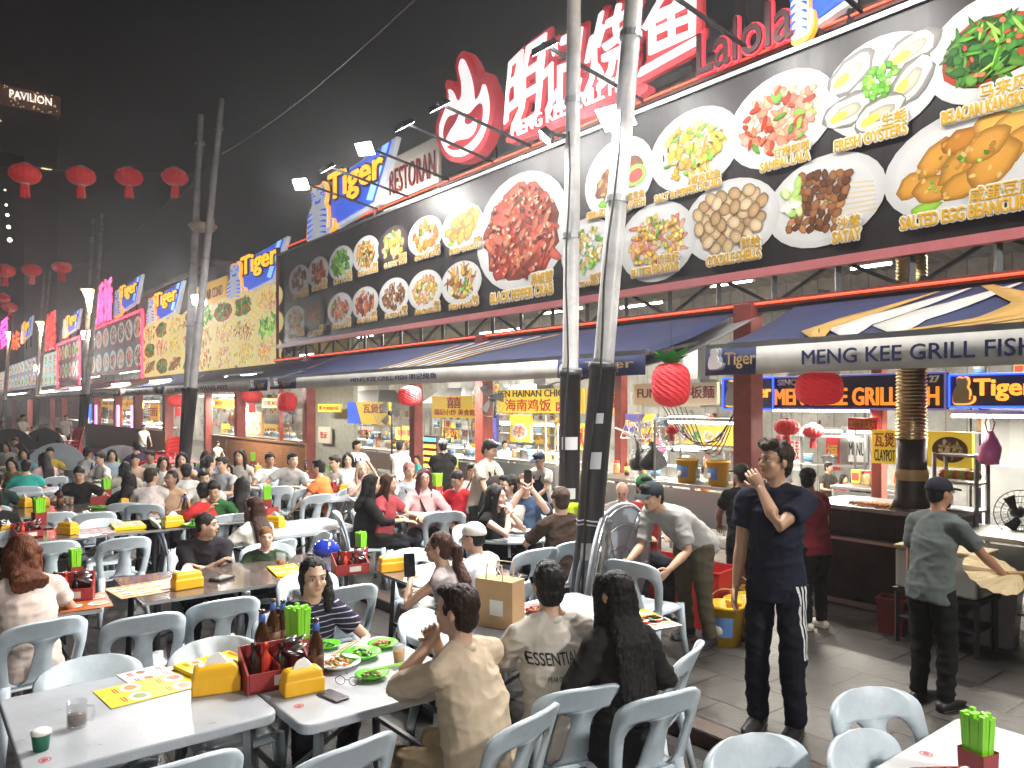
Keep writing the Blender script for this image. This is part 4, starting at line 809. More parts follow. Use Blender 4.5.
def board(x0,y0,x1,y1,Y,label,face,txt=None,ink=None,frame_=None,name='sign_board',cat='sign',th=.06,lines=None,ins=.12,bold=.015,tfrac=(.25,.75)):
    a,b_,c,d=pxbox(x0,y0,x1,y1,Y); t=sited(name,label,cat,(a,Y,c)); q=MB(); q.box(((a+b_)/2,Y+th/2,(c+d)/2),(b_-a,th,d-c)); q.build('panel',face,t)
    if frame_:
        q=MB(); g=.03
        for p,r in(((a,c),(b_,c)),((a,d),(b_,d)),((a,c),(a,d)),((b_,c),(b_,d))): q.tube([(p[0],Y-.012,p[1]),(r[0],Y-.012,r[1])],.016,6)
        q.build('frame_tube',frame_,t)
    for s,u0,u1,v0,v1,ik_ in(lines or ([(txt,ins/2,1-ins/2,*tfrac,ink)] if txt else [])): text(s,a+(b_-a)*u0,a+(b_-a)*u1,c+(d-c)*v0,c+(d-c)*v1,Y-.006,ik_ or ink,t,'lettering',bold,.006)
    return t,(a,b_,c,d)
MAROON=plain((.2,.015,.02)); BLKI=plain((.02,.02,.02)); REDI=plain((.5,.03,.02)); ORI=glow((1,.33,.04),1.3); WHI=plain((.75,.75,.75))
a,b_=ony(383,VY,7.3).x,ony(438,VY,7.3).x; t=sited('sign_board','cream RESTORAN board between the beer sign and the flame emblem','sign',(a,7.3,5.9)); z=ony(410,198,7.3).z; q=MB(); q.box(((a+b_)/2,7.34,z+.42),(b_-a,.06,.95)); q.build('panel',mat('cream_board',(.62,.57,.5),.5,var=.1),t); text('RESTORAN',a+.28,b_-.08,z+.2,z+.66,7.29,MAROON,t)
# ---------------------------------------------------------------- neighbouring billboards down the row
def menu_board(x0,x1,zb,zt,label,bgc,pals,rows,cols,m,frame_=None,seed=0,plate=(.8,.78,.7),capc=(.5,.05,.02),r=.4):
    """x0,x1: pixel columns at the board plane"""
    Y=YB; a,b_=ony(x0,VY,Y).x,ony(x1,VY,Y).x; t=sited('billboard',label,'billboard',(a,Y,zb)); q=MB(); q.box(((a+b_)/2,Y+.06,(zb+zt)/2),(b_-a,.1,zt-zb),col=bgc); q.build('panel',m,t); rr=random.Random(seed); cw=(b_-a)/cols; rh=(zt-zb)/rows
    for i in range(cols):
        for j in range(rows): 
            x=a+cw*(i+.5)+rr.uniform(-.05,.05)*cw; z=zb+rh*(j+.54); dish(x,z,Y-.004,cw*r*1.1,min(rh*r,cw*r*1.2),0,rr.choice(pals),seed*50+i*7+j,t,m=m,lod=.55,plate=plate,capc=capc)
    if frame_:
        q=MB(); z0=2.95; [q.bar(p,r_,.07) for p,r_ in(((a-.05,Y-.03,z0),(b_+.05,Y-.03,z0)),((a-.05,Y-.03,zt+.1),(b_+.05,Y-.03,zt+.1)),((a-.05,Y-.03,z0),(a-.05,Y-.03,zt+.1)),((b_+.05,Y-.03,z0),(b_+.05,Y-.03,zt+.1)))]; q.build('frame',frame_,t)
    return t
menu_board(145,278.5,3.05,4.95,'bright yellow backlit menu billboard full of dishes, left of the black one',(.75,.55,.05),['curry','noodle','squid','lala','veg','gold','prawn','kangkong','fish'],3,8,PRINTLIT,None,3,capc=None,plate=(.74,.6,.25),r=.62)
menu_board(90,143,3.35,5.5,'brown menu billboard in red neon frame, nearer half beside the yellow one',(.12,.1,.09),['curry','meat','brown','claypot','lala'],2,7,PRINTDIM,NEONR,4,plate=(.6,.6,.58))
menu_board(58,80,3.35,5.4,'brown menu billboard in red neon frame behind the second pole',(.1,.07,.06),['curry','meat','brown','veg'],2,6,PRINTDIM,NEONR,5,plate=(.5,.5,.48))
menu_board(40.5,57,3.2,5.2,'pale mint menu billboard far down the row',(.5,.75,.65),['veg','lala','curry'],3,4,PRINTLIT,None,6)
menu_board(9,36,3.2,5.3,'bluish menu billboard beyond the mint one',(.3,.33,.4),['meat','curry','veg'],2,8,PRINTLIT,None,7)
menu_board(-14,8,3.2,5.0,'pinkish menu billboard at the far left edge',(.6,.4,.35),['red' if 0 else 'meat','curry'],2,6,PRINTLIT,None,8)
board(188,283,226,307,7.25,'yellow aircon restaurant sign behind twin poles',mat('yellow_lit',(.7,.4,.03),.5,emit=.35),lines=[('RESTORAN AIR COND',.08,.92,.3,.7,plain((.35,.05,.02)))])
for (x0,y0,x1,y1,s,c,l) in((98,281,114,322,'娇娇',(1,.1,.3),'pink neon script sign above the brown billboard'),(47,313,57,350,'海鲜',(1,.04,.03),'tall red neon characters behind the second pole'),(-2,320,9,348,'福',(.9,.1,.5),'pink neon sign at left edge'),(12,332,21,350,'味',(1,.08,.03),'small red neon character far down the street')):
    a,b_,c_,d=pxbox(x0,y0,x1,y1,7.2); t=sited('neon_sign',l,'sign',(a,7.2,c_)); text(s,a,b_,c_,d,7.15,glow(c,1.7),t,'characters',.015,.05); q=MB(); q.box(((a+b_)/2,7.3,(c_+d)/2-.2),(.06,.06,d-c_+.6)); q.build('stand',DKMET,t)
# ---------------------------------------------------------------- awnings
def awning(x0,x1,label,words=None,tail=.9,stripes=None,c=NAVY,zf=2.54,zbk=3.02,yf=5.6,logo='r',vm=CREAM,valz=2.31,wpos=(.3,.7)):
    t=sited('awning',label,'awning',(x0,7.0,zbk)); n=max(4,int((x1-x0)*3)); m_=8; vs=[];fs=[]
    for i in range(n+1):
        for j in range(m_+1):
            u=i/n;v=j/m_; x=x0+(x1-x0)*u; vs.append((x,6.98+(yf-6.98)*v,zbk+(zf-zbk)*v-.05*math.sin(math.pi*v)-.012*math.sin(u*n*1.1)*math.sin(math.pi*v)))
    fs=[(i*(m_+1)+j,i*(m_+1)+j+1,(i+1)*(m_+1)+j+1,(i+1)*(m_+1)+j) for i in range(n) for j in range(m_)]
    q=MB(); q.add(vs,fs); o=q.build('canopy',c,t,True); s=o.modifiers.new('t','SOLIDIFY'); s.thickness=.008
    q=MB(); q.bar((x0,yf-.01,zf+.01),(x1,yf-.01,zf+.01),.045); [q.bar((x,6.95,zbk-.25),(x,yf+.02,zf-.02),.03) for x in(x0+.15,(x0+x1)/2,x1-.15)]; q.build('front_bar',ALU,t)
    q=MB(); k=int((x1-x0)*4); vs=[]
    for i in range(k+1):
        x=x0+(x1-x0)*i/k; vs+=[(x,yf-.035,zf-.012),(x,yf-.037-.003*math.sin(i*.37),(zf+valz)/2),(x,yf-.04-.006*math.sin(i*.5),valz)]
    fs=[];ms=[]
    for i in range(k):
        xx=x0+(x1-x0)*(i+.5)/k; mm=1 if (logo=='r' and xx>x1-tail) or (logo=='l' and xx<x0+tail) or (logo=='b' and (xx>x1-tail or xx<x0+tail*.9)) else 0
        for j in range(2): fs.append((i*3+j,i*3+j+1,(i+1)*3+j+1,(i+1)*3+j)); ms.append(mm)
    q.add(vs,fs); q.m=ms; o=q.build('valance',[vm,NAVY],t,True); s=o.modifiers.new('t','SOLIDIFY'); s.thickness=.005
    if words: text(words,x0+(x1-x0)*wpos[0],x0+(x1-x0)*wpos[1],valz+.06,zf-.07,yf-.058,NAVYINK,t,'valance_lettering',.012,.004)
    hz=zf-valz
    if logo in('r','b'): text('Tiger',x1-tail*.62,x1-tail*.1,valz+.05,zf-.05,yf-.06,plain((.55,.36,.16)),t,'logo_lettering',.015,.004); tiger_fig(t,x1-tail*.9,valz+.05,tail*.22,hz*.75,yf-.06,'logo',(plain((.6,.6,.6)),plain((.3,.3,.35)),NAVYINK),False)
    if logo=='l' or logo=='b': text('Tiger',x0+tail*.36,x0+tail*.84,valz+.05,zf-.05,yf-.06,plain((.55,.36,.16)),t,'logo_lettering',.015,.004); tiger_fig(t,x0+tail*.12,valz+.05,tail*.22,hz*.75,yf-.06,'logo',(plain((.6,.6,.6)),plain((.3,.3,.35)),NAVYINK),False)
    if stripes:
        # painted stripes follow the cloth: same surface, a few millimetres proud
        S=lambda u,v:V((u,6.98+(yf-6.98)*v-.0,zbk+(zf-zbk)*v-.05*math.sin(math.pi*v)+.018))
        for pts0,pts1,mm in stripes:
            q=MB(); N=10; vs=[]
            for k in range(N+1):
                s=k/N
                for P in(pts0,pts1):
                    f=s*(len(P)-1); i=min(int(f),len(P)-2); g=f-i; g=g*g*(3-2*g); vs.append(S(P[i][0]*(1-g)+P[i+1][0]*g,P[i][1]*(1-g)+P[i+1][1]*g))
            q.add(vs,[(2*k,2*k+1,2*k+3,2*k+2) for k in range(N)]); o=q.build('stripe',mm,t,True); s=o.modifiers.new('t','SOLIDIFY'); s.thickness=.004
    return t
def chev(x,w,mm): return ([(x,.05),(x+.35,.5),(x+.1,.95)],[(x+w,.05),(x+.35+w*1.3,.5),(x+.1+w,.95)],mm)
ax=ony(708,VY,5.6).x; ST=[]
for k,(dx,wd) in enumerate(((1.0,.2),(1.4,.3),(2.0,.34),(2.6,.3),(3.1,.3),(3.6,.3),(4.1,.3),(4.6,.3))):
    mm=GOLDC if k in(0,3,4,5,6,7) else CREAM; x=ax+dx*.62
    ST.append(([(x+.75,.05),(x+.15,.4),(x,.66),(x+.35,.97)] if k<3 else [(x+.1,.03),(x+.5,.4),(x+.4,.7),(x-.1,.97)],[(x+.78,.05),(x+.2+wd,.4),(x+.05+wd,.62),(x+.45,.97)] if k<3 else [(x+.1+wd*.3,.03),(x+.5+wd,.4),(x+.4+wd,.7),(x+wd*.2,.97)],mm))
awning(ax,ax+6.2,'navy awning with cream and gold stripes over the grill counter at right','MENG KEE GRILL FISH',.62,ST,logo='l',wpos=((ony(806,VY,5.6).x-ax)/6.2,(ony(1040,VY,5.6).x-ax)/6.2),valz=2.3)
bx0,bx1=ony(272,VY,5.6).x,ony(648,VY,5.6).x; ST=[]
xs=ony(388,VY,5.9).x
for k in range(7): x=xs+k*.27; ST.append(([(x+.5+k*.12,.1),(x+.1,.45),(x-.02,.75),(x+.05,.97)],[(x+.6+k*.12,.1),(x+.2,.45),(x+.1,.75),(x+.14,.97)],CREAM if k%3 else GOLDC))
awning(bx0,bx1,'long navy awning with pale stripes in front of the middle stalls','MENG KEE GRILL FISH 明记烧鱼',1.3,ST,logo='b',wpos=(.36,.62),valz=2.33)
t=sited('awning_flap','grey canvas flap hanging between the two navy awnings','awning',(ony(650,VY,6.2).x,6.2,2.9)); fl=[ony(540,386,5.75),ony(618,375,5.75),ony(757,319,6.9),ony(680,331,6.9)]
q=MB(); n=8; q.add([fl[0].lerp(fl[1],i/n).lerp(fl[3].lerp(fl[2],i/n),j/n)-V((0,0,.06*math.sin(math.pi*j/n)+.012*math.sin(i*2+j))) for i in range(n+1) for j in range(n+1)],[(i*(n+1)+j,i*(n+1)+j+1,(i+1)*(n+1)+j+1,(i+1)*(n+1)+j) for i in range(n) for j in range(n)]); o=q.build('canvas',mat('grey_canvas',(.2,.19,.19),.7,var=.15,bump=.2,bs=6),t,True); s=o.modifiers.new('t','SOLIDIFY'); s.thickness=.008
e0=bx0
for k,(px,cc,lb,wd) in enumerate(((166,NAVY,'navy awning with cream valance left of the twin poles foot','RESTORAN WANG FOR'),(122,mat('blue_canvas',(.03,.07,.25),.7),'blue awning under the brown billboard','RESTORAN DRAGON'),(82,mat('grey_canvas',(.2,.19,.19),.7),'grey awning behind the second pole','SEAFOOD'),(48,NAVY,'dark awning beyond the second lamp pole',None),(10,mat('grey_canvas',(.2,.19,.19),.7),'farthest grey awning at left',None))):
    x0=ony(px,VY,5.6).x; awning(x0,e0-.15,lb,wd,1.0,None,cc,logo='r' if k<3 else '',wpos=(.15,.7)); e0=x0
# ---------------------------------------------------------------- tubes and lamps in the stalls
TUBE=glow((1,.97,.9),22); TUBEW=88
def fluoro(px0,px1,py,Y,label,z=None):
    a=ony(px0,VY,Y).x; b_=ony(px1,VY,Y).x; z=z or ony((px0+px1)/2,py,Y).z
    t=thing('tube_light',label,'tube light',((a+b_)/2,Y,z),0,'white tube lights in the stalls'); L=(b_-a)
    q=MB(); q.box((0,0,.045),(L,.07,.04)); q.build('housing',plain((.6,.6,.6)),t); q=MB(); q.tube([(-L/2+.02,0,.008),(L/2-.02,0,.008)],.016,8); q.build('tube',TUBE,t)
    for s in(-1,1): pass
    q=MB(); [q.box((s*(L/2-.01),0,.012),(.02,.04,.045)) for s in(-1,1)]; q.build('end_holder',plain((.7,.7,.7)),t); l=lighto('tube_lamp','AREA',(0,0,-.03),TUBEW*min(max(L,.6),4),(1,.93,.8),L*.9,None,None,sy=.08); l.parent=t; return t
for a in((500,556,425,8.2,'tube light under the yellow chicken rice sign'),(668,708,418,8.2,'tube light under the pan mee sign'),(772,872,411,8.25,'long tube light under the navy grill fish sign, left of the ribbed tube'),(950,1030,417,8.3,'tube light under the neon beer sign at right edge'),(430,470,447,9.2,'tube light at back of the cook stall with navy apron cook'),(200,236,396,7.6,'tube light over the hoarding stall'),(640,700,449,9.6,'tube light low inside the yellow bucket stall'),(505,560,452,10.5,'tube light behind the capped cook'),(575,600,427,9.5,'tube light between the lamp pole sleeves'),(800,880,432,11.5,'tube light on the far wall behind the red man'),(330,372,420,10.5,'tube light above the standing fan'),(140,160,402,8.5,'tube light over the lit purple tubes'),(104,122,400,8.5,'tube light beyond the hoarding'),(225,262,376,6.3,'tube under the cream valance above the hoarding'),(150,172,381,6.3,'tube under the blue awning above the brown hoarding'),(112,130,384,6.3,'tube under the grey awning by the second pole'),(400,450,372,6.3,'tube under the long awning above the honeycomb lantern'),(500,550,370,6.3,'tube under the long awning left of the upright pole'),(70,84,388,6.3,'added tube under the far grey awning'),(40,54,391,6.3,'added tube under the dark awning beyond the second pole'),(8,26,394,6.3,'added tube under the farthest awning')): fluoro(*a)  # last three tubes are added to brighten the far left stalls
for k,(px,Y) in enumerate(((420,9.),(540,9.5),(620,10),(710,9.2),(760,8.9),(850,9.4),(960,8.7),(330,9.2),(230,9.5),(160,9.5),(120,9.5),(80,9.5),(480,11),(300,11))): fluoro(px,px+44 if px>300 else px+20,0,Y,['high tube under the tin roof above the neon menu column','high tube under the tin roof left of the tall lamp pole','high tube under the tin roof right of the leaning pole','high tube under the tin roof above the pineapple lantern','high tube under the tin roof left of the cockle caption','high tube under the tin roof below the satay plate','high tube under the tin roof below the beancurd plate','high tube under the tin roof below the claypot plate','high tube under the tin roof above the hoarding','high tube under the roof behind the yellow board','high tube under the roof behind the brown board','high tube under the roof by the second pole','high tube at the back of the roof behind the waiter','high tube at the back of the roof above the standing fan'][k],3.75)
# ---------------------------------------------------------------- hanging shop signs in the stalls
YG=mat('yellow_sign',(.75,.5,.03),.5,emit=.3,ecol=(.8,.55,.05)); NAVYS=mat('navy_sign',(.012,.02,.07),.4); CREAMS=mat('cream_sign',(.55,.45,.3),.5,emit=.1); WPAN=mat('white_panel',(.7,.7,.68),.5)
NBLUE=glow((.02,.08,1),2.0)
def nb(x0,y0,x1,y1,Y,label,txts,face=NAVYS,fr=NBLUE):
    a,b_,c,d=pxbox(x0,y0,x1,y1,Y); t=sited('neon_sign',label,'sign',(a,Y,c)); q=MB(); q.box(((a+b_)/2,Y+.04,(c+d)/2),(b_-a,.08,d-c)); q.build('panel',face,t); q=MB()
    for p,r in(((a,c),(b_,c)),((a,d),(b_,d)),((a,c),(a,d)),((b_,c),(b_,d))): q.tube([(p[0],Y-.02,p[1]),(r[0],Y-.02,r[1])],.012,6)
    q.build('neon_tube',fr,t)
    for s,u0,u1,v0,v1,m in txts: 
        if s=='*': tiger_fig(t,a+(b_-a)*u0,c+(d-c)*v0,(b_-a)*(u1-u0),(d-c)*(v1-v0),Y-.02,'emblem',(plain((.3,.28,.25)),ORI,NAVYINK),False)
        else: text(s,a+(b_-a)*u0,a+(b_-a)*u1,c+(d-c)*v0,c+(d-c)*v1,Y-.02,m,t,'lettering',.03,.02)
    return t,(a,b_,c,d)
ORD=glow((.8,.25,.03),.8)
nb(724,378,774,409,8.15,'blue neon beer sign left of the thick red pillar',[('*',.08,.4,.1,.92,0),('Tiger',.4,.96,.25,.75,ORI)])
nb(772,375,946,409,8.2,'long navy grill fish sign with orange letters behind the ribbed tube',[('MENG KEE GRILL FISH',.03,.97,.12,.62,ORD),('SINCE',.05,.2,.74,.92,WHI),('No. 27',.84,.97,.74,.92,WHI)],fr=glow((.1,.1,.3),.6))
nb(950,374,1040,407,8.25,'blue framed neon beer sign at right edge above the pink bag',[('*',.06,.3,.1,.92,0),('Tiger',.3,.95,.2,.85,ORI)])
t,(a,b_,c,d)=board(872,431,972,466,7.85,'yellow claypot bak kut teh sign with bowl picture',YG,lines=[('瓦煲肉骨茶',.03,.58,.5,.93,REDI),('CLAYPOT BAK KUT TEH',.03,.58,.08,.42,BLKI)])
dish(a+(b_-a)*.8,(c+d)/2,7.84,(b_-a)*.17,(d-c)*.36,0,'soup',77,t,plate=(.12,.06,.03))
board(848,418,877,430,8.0,'small red and gold good-fortune sign under navy sign',mat('red_sign',(.5,.02,.02),.5,emit=.15),'龙凤宝源发大',YELINK,tfrac=(.15,.85))
for a in((214,399,236,408,'鸭饭 RICE','yellow duck rice sign over the hoarding, left'),(262,398,286,408,'烧鸭 ROAST','yellow roast sign over the hoarding, right'),(100,400,118,407,'海鲜','yellow seafood sign over the purple lit columns'),(122,400,142,408,'小炒','yellow stir fry sign over the brown hoarding'),(318,404,340,412,'粥 PORRIDGE','yellow porridge sign on the grey partition wall'),(556,418,576,426,'汤 SOUP','small yellow soup sign by the upright pole')): board(*a[:4],8.3,a[5],YG,a[4],REDI)
board(497,389,582,413,8.4,'yellow hainan chicken rice sign with dark red characters, left half behind pole',YG,lines=[('PEN HAINAN CHICKEN',.02,.98,.68,.97,BLKI),('海南鸡饭 卤鸭',.12,.98,.08,.58,REDI)])
board(586,389,624,413,8.4,'yellow roast duck sign between the black pole sleeves',YG,lines=[('卤鸭面',.05,.95,.2,.8,REDI)])
board(634,383,717,405,8.6,'cream pan mee noodle sign behind the pineapple lantern',CREAMS,lines=[('FUNG KEE 板麵',.05,.97,.3,.85,MAROON)]); 
t,(a,b_,c,d)=board(665,418,734,444,9.2,'bright yellow picture menu over the glass display',YG,lines=[('招牌 美食 推荐',.12,.95,.68,.92,WHI)]); [dish(a+(b_-a)*(.15+.17*k),c+(d-c)*.32,9.19,(b_-a)*.075,(d-c)*.22,0,kk,90+k,t) for k,kk in enumerate(('noodle','lala','veg','soup','curry'))]
t,(a,b_,c,d)=board(432,396,478,418,9.0,'yellow and red double-happiness stall sign beside the neon menu column',YG,lines=[('福記小炒 美食館',.05,.95,.12,.4,REDI),('囍',.35,.65,.45,.95,REDI)])
t,(a,b_,c,d)=board(348,402,389,424,8.4,'yellow and blue beer stall sign behind the standing fan',YG,lines=[('瓦煲饭',.4,.95,.5,.9,REDI)]); q=MB(); q.slab([(a,c),(a+(b_-a)*.35,c),(a+(b_-a)*.2,d),(a,d)],8.385,8.397); q.build('blue_corner',BLUE,t)
t,(a,b_,c,d)=board(626,414,652,432,8.0,'small purple and yellow beer sign on a bracket under the flap',YG); q=MB(); q.slab([(a,c),(a+(b_-a)*.35,c),(a+(b_-a)*.75,d),(a,d)],7.985,7.997); q.build('purple_half',mat('purple_panel',(.12,.1,.4),.5),t); text('Tiger',a+.02,a+(b_-a)*.45,c+.06,c+.16,7.98,ORI,t); dish(a+(b_-a)*.72,(c+d)*.5-.02,7.98,(b_-a)*.2,(d-c)*.25,0,'lala',98,t)
t,(a,b_,c,d)=board(481,415,496,441,7.6,'blue beer poster beside the red pillar',mat('blue_poster',(.06,.07,.3),.5)); text('Tiger',a+.03,b_-.03,c+.06,c+.2,7.59,plain((.6,.1,.1)),t); tiger_fig(t,a+.1,c+.25,(b_-a)*.5,(d-c)*.5,7.59,'emblem',(plain((.7,.7,.7)),plain((.3,.3,.5)),NAVYINK),False)
t,(a,b_,c,d)=board(510,415,530,442,8.0,'yellow fried food poster right of the red pillar',YG); dish((a+b_)/2,c+(d-c)*.4,7.99,(b_-a)*.4,(d-c)*.3,0,'lala',99,t); 
board(577,424,592,450,9.0,'yellow picture menu between the black lamp poles',YG,lines=[('滷味 飯 麵',.1,.9,.1,.9,REDI)])
t,(a,b_,c,d)=board(424,436,437,486 if 0 else 470,7.4,'neon lit menu column in orange and cyan beside the bald diner',mat('dark_panel',(.05,.02,.02),.5)); 
for k in range(5): q=MB(); h=(d-c)/5.4; q.slab([(a+.03,c+.04+h*1.05*k),(b_-.03,c+.04+h*1.05*k),(b_-.03,c+h*1.05*k+h*.9),(a+.03,c+h*1.05*k+h*.9)],7.37,7.395); q.build('lit_panel',glow((.1,.7,.9),1.6) if k==4 else glow((1,.4,.05) if k%2 else (1,.6,.1),1.5),t)
q=MB(); q.bar(((a+b_)/2,7.44,.1),((a+b_)/2,7.44,c),.1); q.build('post',REDP,t)
board(318,427,330,443,8.6,'small paper notice on the grey wall left of the cook',plain((.6,.55,.45)),lines=[('告示',.2,.8,.3,.7,REDI)])
q=MB(); x0,x1=ony(312,VY,8.7).x,ony(352,VY,8.7).x; q.box(((x0+x1)/2,8.8,1.9),(x1-x0,.12,3.6)); tag(q.build('partition_wall',mat('grey_green_wall',(.3,.31,.27),.6,var=.2)),'grey-green partition wall left of the apron cook','wall')
# purple lit tubes and glowing display down the row
for k,(px,c) in enumerate(((96,(.9,.2,.9)),(118,(.9,.3,.6)),(132,(.8,.2,1)))):
    P=ony(px,VY,7.2); t=thing('light_column',['leftmost pink glowing column on the hoarding','middle pink glowing column on the hoarding','rightmost purple glowing column on the hoarding'][k],'lamp',(P.x,7.2,1.0)); q=MB(); q.tube([(0,0,0),(0,0,1.)],.05,8); q.build('tube',glow(c,3),t); q=MB(); q.box((0,0,-.03),(.16,.16,.06)); q.build('base',BLACKM,t)
t,(a,b_,c,d)=board(84,404,90,434,7.1,'tall blue and orange lit beer display by the second pole',mat('blue_lit',(.05,.1,.6),.5,emit=2,ecol=(.05,.15,1))); q=MB(); q.slab(smooth_poly([(a+.1,c+.1),(b_-.1,c+.1),(b_-.15,d-.6),(a+.15,d-.5)]),7.07,7.095); q.build('picture',glow((1,.45,.1),1.5),t)
def hood(px0,px1,Y,z,label):
    a,b_=ony(px0,VY,Y).x,ony(px1,VY,Y).x; W=b_-a; t=thing('range_hood',label,'range hood',((a+b_)/2,Y,z)); q=MB(); vs=[]
    for w,d0,d1,zz in((W,-.45,.45,0),(W,-.45,.45,.12),(W*.5,-.1,.4,.5)): vs+=[(-w/2,d0,zz),(w/2,d0,zz),(w/2,d1,zz),(-w/2,d1,zz)]
    q.add(vs,[(8,9,10,11)]+[(i*4+j,i*4+(j+1)%4,(i+1)*4+(j+1)%4,(i+1)*4+j) for i in range(2) for j in range(4)]); q.build('hood',STEEL,t); q=MB(); q.box((0,.15,1.1),(W*.3,.35,1.2)); q.build('duct',ALU,t)
for a in((356,392,10.6,1.95,'steel range hood above the apron cook'),(436,476,10.8,1.95,'steel range hood behind the neon column'),(505,552,11.4,2.0,'steel range hood behind the capped cook'),(668,716,11.3,2.0,'steel range hood behind the yellow picture menu'),(788,836,11.2,2.15,'steel range hood behind the coconut man'),(222,256,10.5,1.95,'steel range hood in the roast stall')): hood(*a)
for k,(x0,y0,x1,y1,Y,s,f,i) in enumerate(((332,428,345,444,12.3,'菜单',YG,REDI),(358,426,372,441,12.4,'粥粉面',WPAN,REDI),(442,424,458,442,12.0,'炒饭',YG,REDI),(462,426,476,440,12.,'RM 8',WPAN,REDI),(533,428,548,444,12.4,'卤味',YG,REDI),(555,424,568,446,12.4,'MENU',YG,BLKI),(640,430,656,446,12.4,'面',YG,REDI),(718,424,734,446,12.3,'沙爹',CREAMS,REDI),(776,436,786,464,12.3,'招財進寶',REDI,YELINK),(848,436,866,462,12.3,'MENU',WPAN,BLKI),(994,424,1020,446,10.8,'HALAL',WPAN,plain((.02,.3,.06))),(264,424,276,440,11.8,'烧腊',YG,REDI),(222,424,230,440,11.8,'鸡',YG,REDI),(120,420,126,432,11.5,'汤',YG,REDI),(140,420,147,432,11.5,'粉',YG,REDI),(62,420,66,430,10,'鱼',YG,REDI),(52,418,57,430,10,'虾',YG,REDI),(38,420,42,430,10,'蟹',YG,REDI),(592,430,604,448,10.5,'烧鸭',YG,REDI),(468,444,480,458,10.2,'汤面',YG,REDI),(396,426,412,440,11.6,'海鲜粥',YG,REDI))):
    board(x0,y0,x1,y1,Y,('yellow' if f is YG else 'red' if f is REDI else 'pale')+' wall notice '+['left of the apron cook','above the apron cook shelves','right of the neon column','behind the black tee man cap','right of the capped cook','beside the upright pole','behind the coat rack','left of the thick red pillar','behind the navy man','left of the claypot sign','at the right edge behind pink bag','at the right end above the hoarding','among the roast ducks','between the purple lit columns','right of the purple lit columns','behind the second pole','just left of the second pole','by the far pole','between the two black pole sleeves','behind the waiter','above the white tee cook'][k],f,s,i)
# ---------------------------------------------------------------- hoardings
def hoard(px0,px1,Y,z,label):
    a,b_=ony(px0,VY,Y).x,ony(px1,VY,Y).x; t=thing('hoarding',label,'hoarding',((a+b_)/2,Y,.1)); q=MB(); n=max(1,int((b_-a)/1.2)); w=(b_-a)/n
    for k in range(n): q.box((a+w*(k+.5)-(a+b_)/2,0,z/2),(w-.012,.03,z))
    q.build('boards',WOOD,t); q=MB(); q.box((0,-.0,z+.02),(b_-a,.06,.04)); q.build('cap_rail',mat('brown_rail',(.2,.09,.04),.5),t)
hoard(212,306,6.85,1.05,'orange-brown plywood hoarding behind the smiling diners'); hoard(84,166,6.85,1.0,'long brown plywood hoarding behind the red chairs')
# ---------------------------------------------------------------- counters, fridges and kitchen clutter
DKST=mat('blackened_steel',(.035,.032,.03),.3,.7,var=.3,vs=3); 
x0,x1=ony(805,VY,7.15).x,ony(945,VY,7.15).x
t=thing('grill_counter','long blackened steel charcoal grill counter behind the navy man','counter',((x0+x1)/2,7.55,.1)); W=x1-x0
q=MB(); q.box((0,0,.36),(W,.8,.62)); q.build('cabinet',DKST,t,bevel=.008); q=MB(); q.box((0,0,.95),(W+.04,.86,.04)); q.build('worktop',mat('worn_steel_top',(.35,.34,.32),.3,.8,var=.05),t,bevel=.006); q=MB(); q.box((0,.05,.79),(W,.7,.28)); 
[q.box((-W/2+W*(k+.5)/3,-.305,.79),(W/3-.03,.012,.24)) for k in range(3)]; q.build('grill_front',DKST,t); q=MB(); q.box((0,-.445,.66),(W,.08,.03)); q.box((0,-.41,.04),(W,.04,.05)); q.build('rail',STEEL,t)
# bundle of satay skewers on the counter
P=onz(846,510,1.1); t=thing('satay_tray','row of orange satay skewers on the dark counter','food',(P.x,7.3,1.072)); q=MB(); [q.bar((-.28+.05*k,-.12,.012),(-.28+.05*k,.16,.02),.012) for k in range(12)]; q.build('stick',plain((.5,.33,.12)),t); q=MB(); [q.ell((-.28+.05*k,-.02,.022),(.02,.09,.016),None,8,5) for k in range(12)]; q.build('meat',plain((.5,.16,.03)),t,True)
def steel_table(px0,px1,Y,z,label,dp=.7,shelf=True,m=STEEL,name='steel_counter'):
    a,b_=ony(px0,VY,Y).x,ony(px1,VY,Y).x; W=b_-a; t=thing(name,label,'counter',((a+b_)/2,Y+dp/2,.1)); q=MB(); q.box((0,0,z-.02),(W,dp,.04)); q.build('worktop',m,t,bevel=.004)
    for sx in(-1,1):
        for sy in(-1,1): q=MB(); q.bar((sx*(W/2-.04),sy*(dp/2-.04),0),(sx*(W/2-.04),sy*(dp/2-.04),z-.04),.04); q.build('leg',m,t)
    if shelf: q=MB(); q.box((0,0,z*.3),(W-.08,dp-.06,.02)); q.box((0,-dp/2+.03,z*.72),(W-.08,.02,z*.42)); q.build('shelf_and_apron',m,t)
    return (a,b_,Y,z+.1)
TOPS=[steel_table(935,1060,7.0,.86,'stainless work counter with boxes at right edge'),steel_table(655,735,7.3,1.0,'steel counter under the glass display, left of red pillar'),steel_table(560,640,7.5,.95,'steel counter behind the leaning man'),steel_table(490,556,8.6,.95,'steel counter of the capped cook'),steel_table(400,480,8.4,.9,'steel prep counter behind the black tee man'),steel_table(352,400,8.6,.9,'steel prep counter behind the apron cook'),steel_table(830,930,9.4,.9,'inner steel counter behind the grill'),steel_table(214,300,8.4,.95,'steel counter behind the plywood hoarding'),steel_table(90,160,8.4,.95,'steel counter behind the brown hoarding'),steel_table(30,80,8.2,.95,'distant steel counter by far poles')]
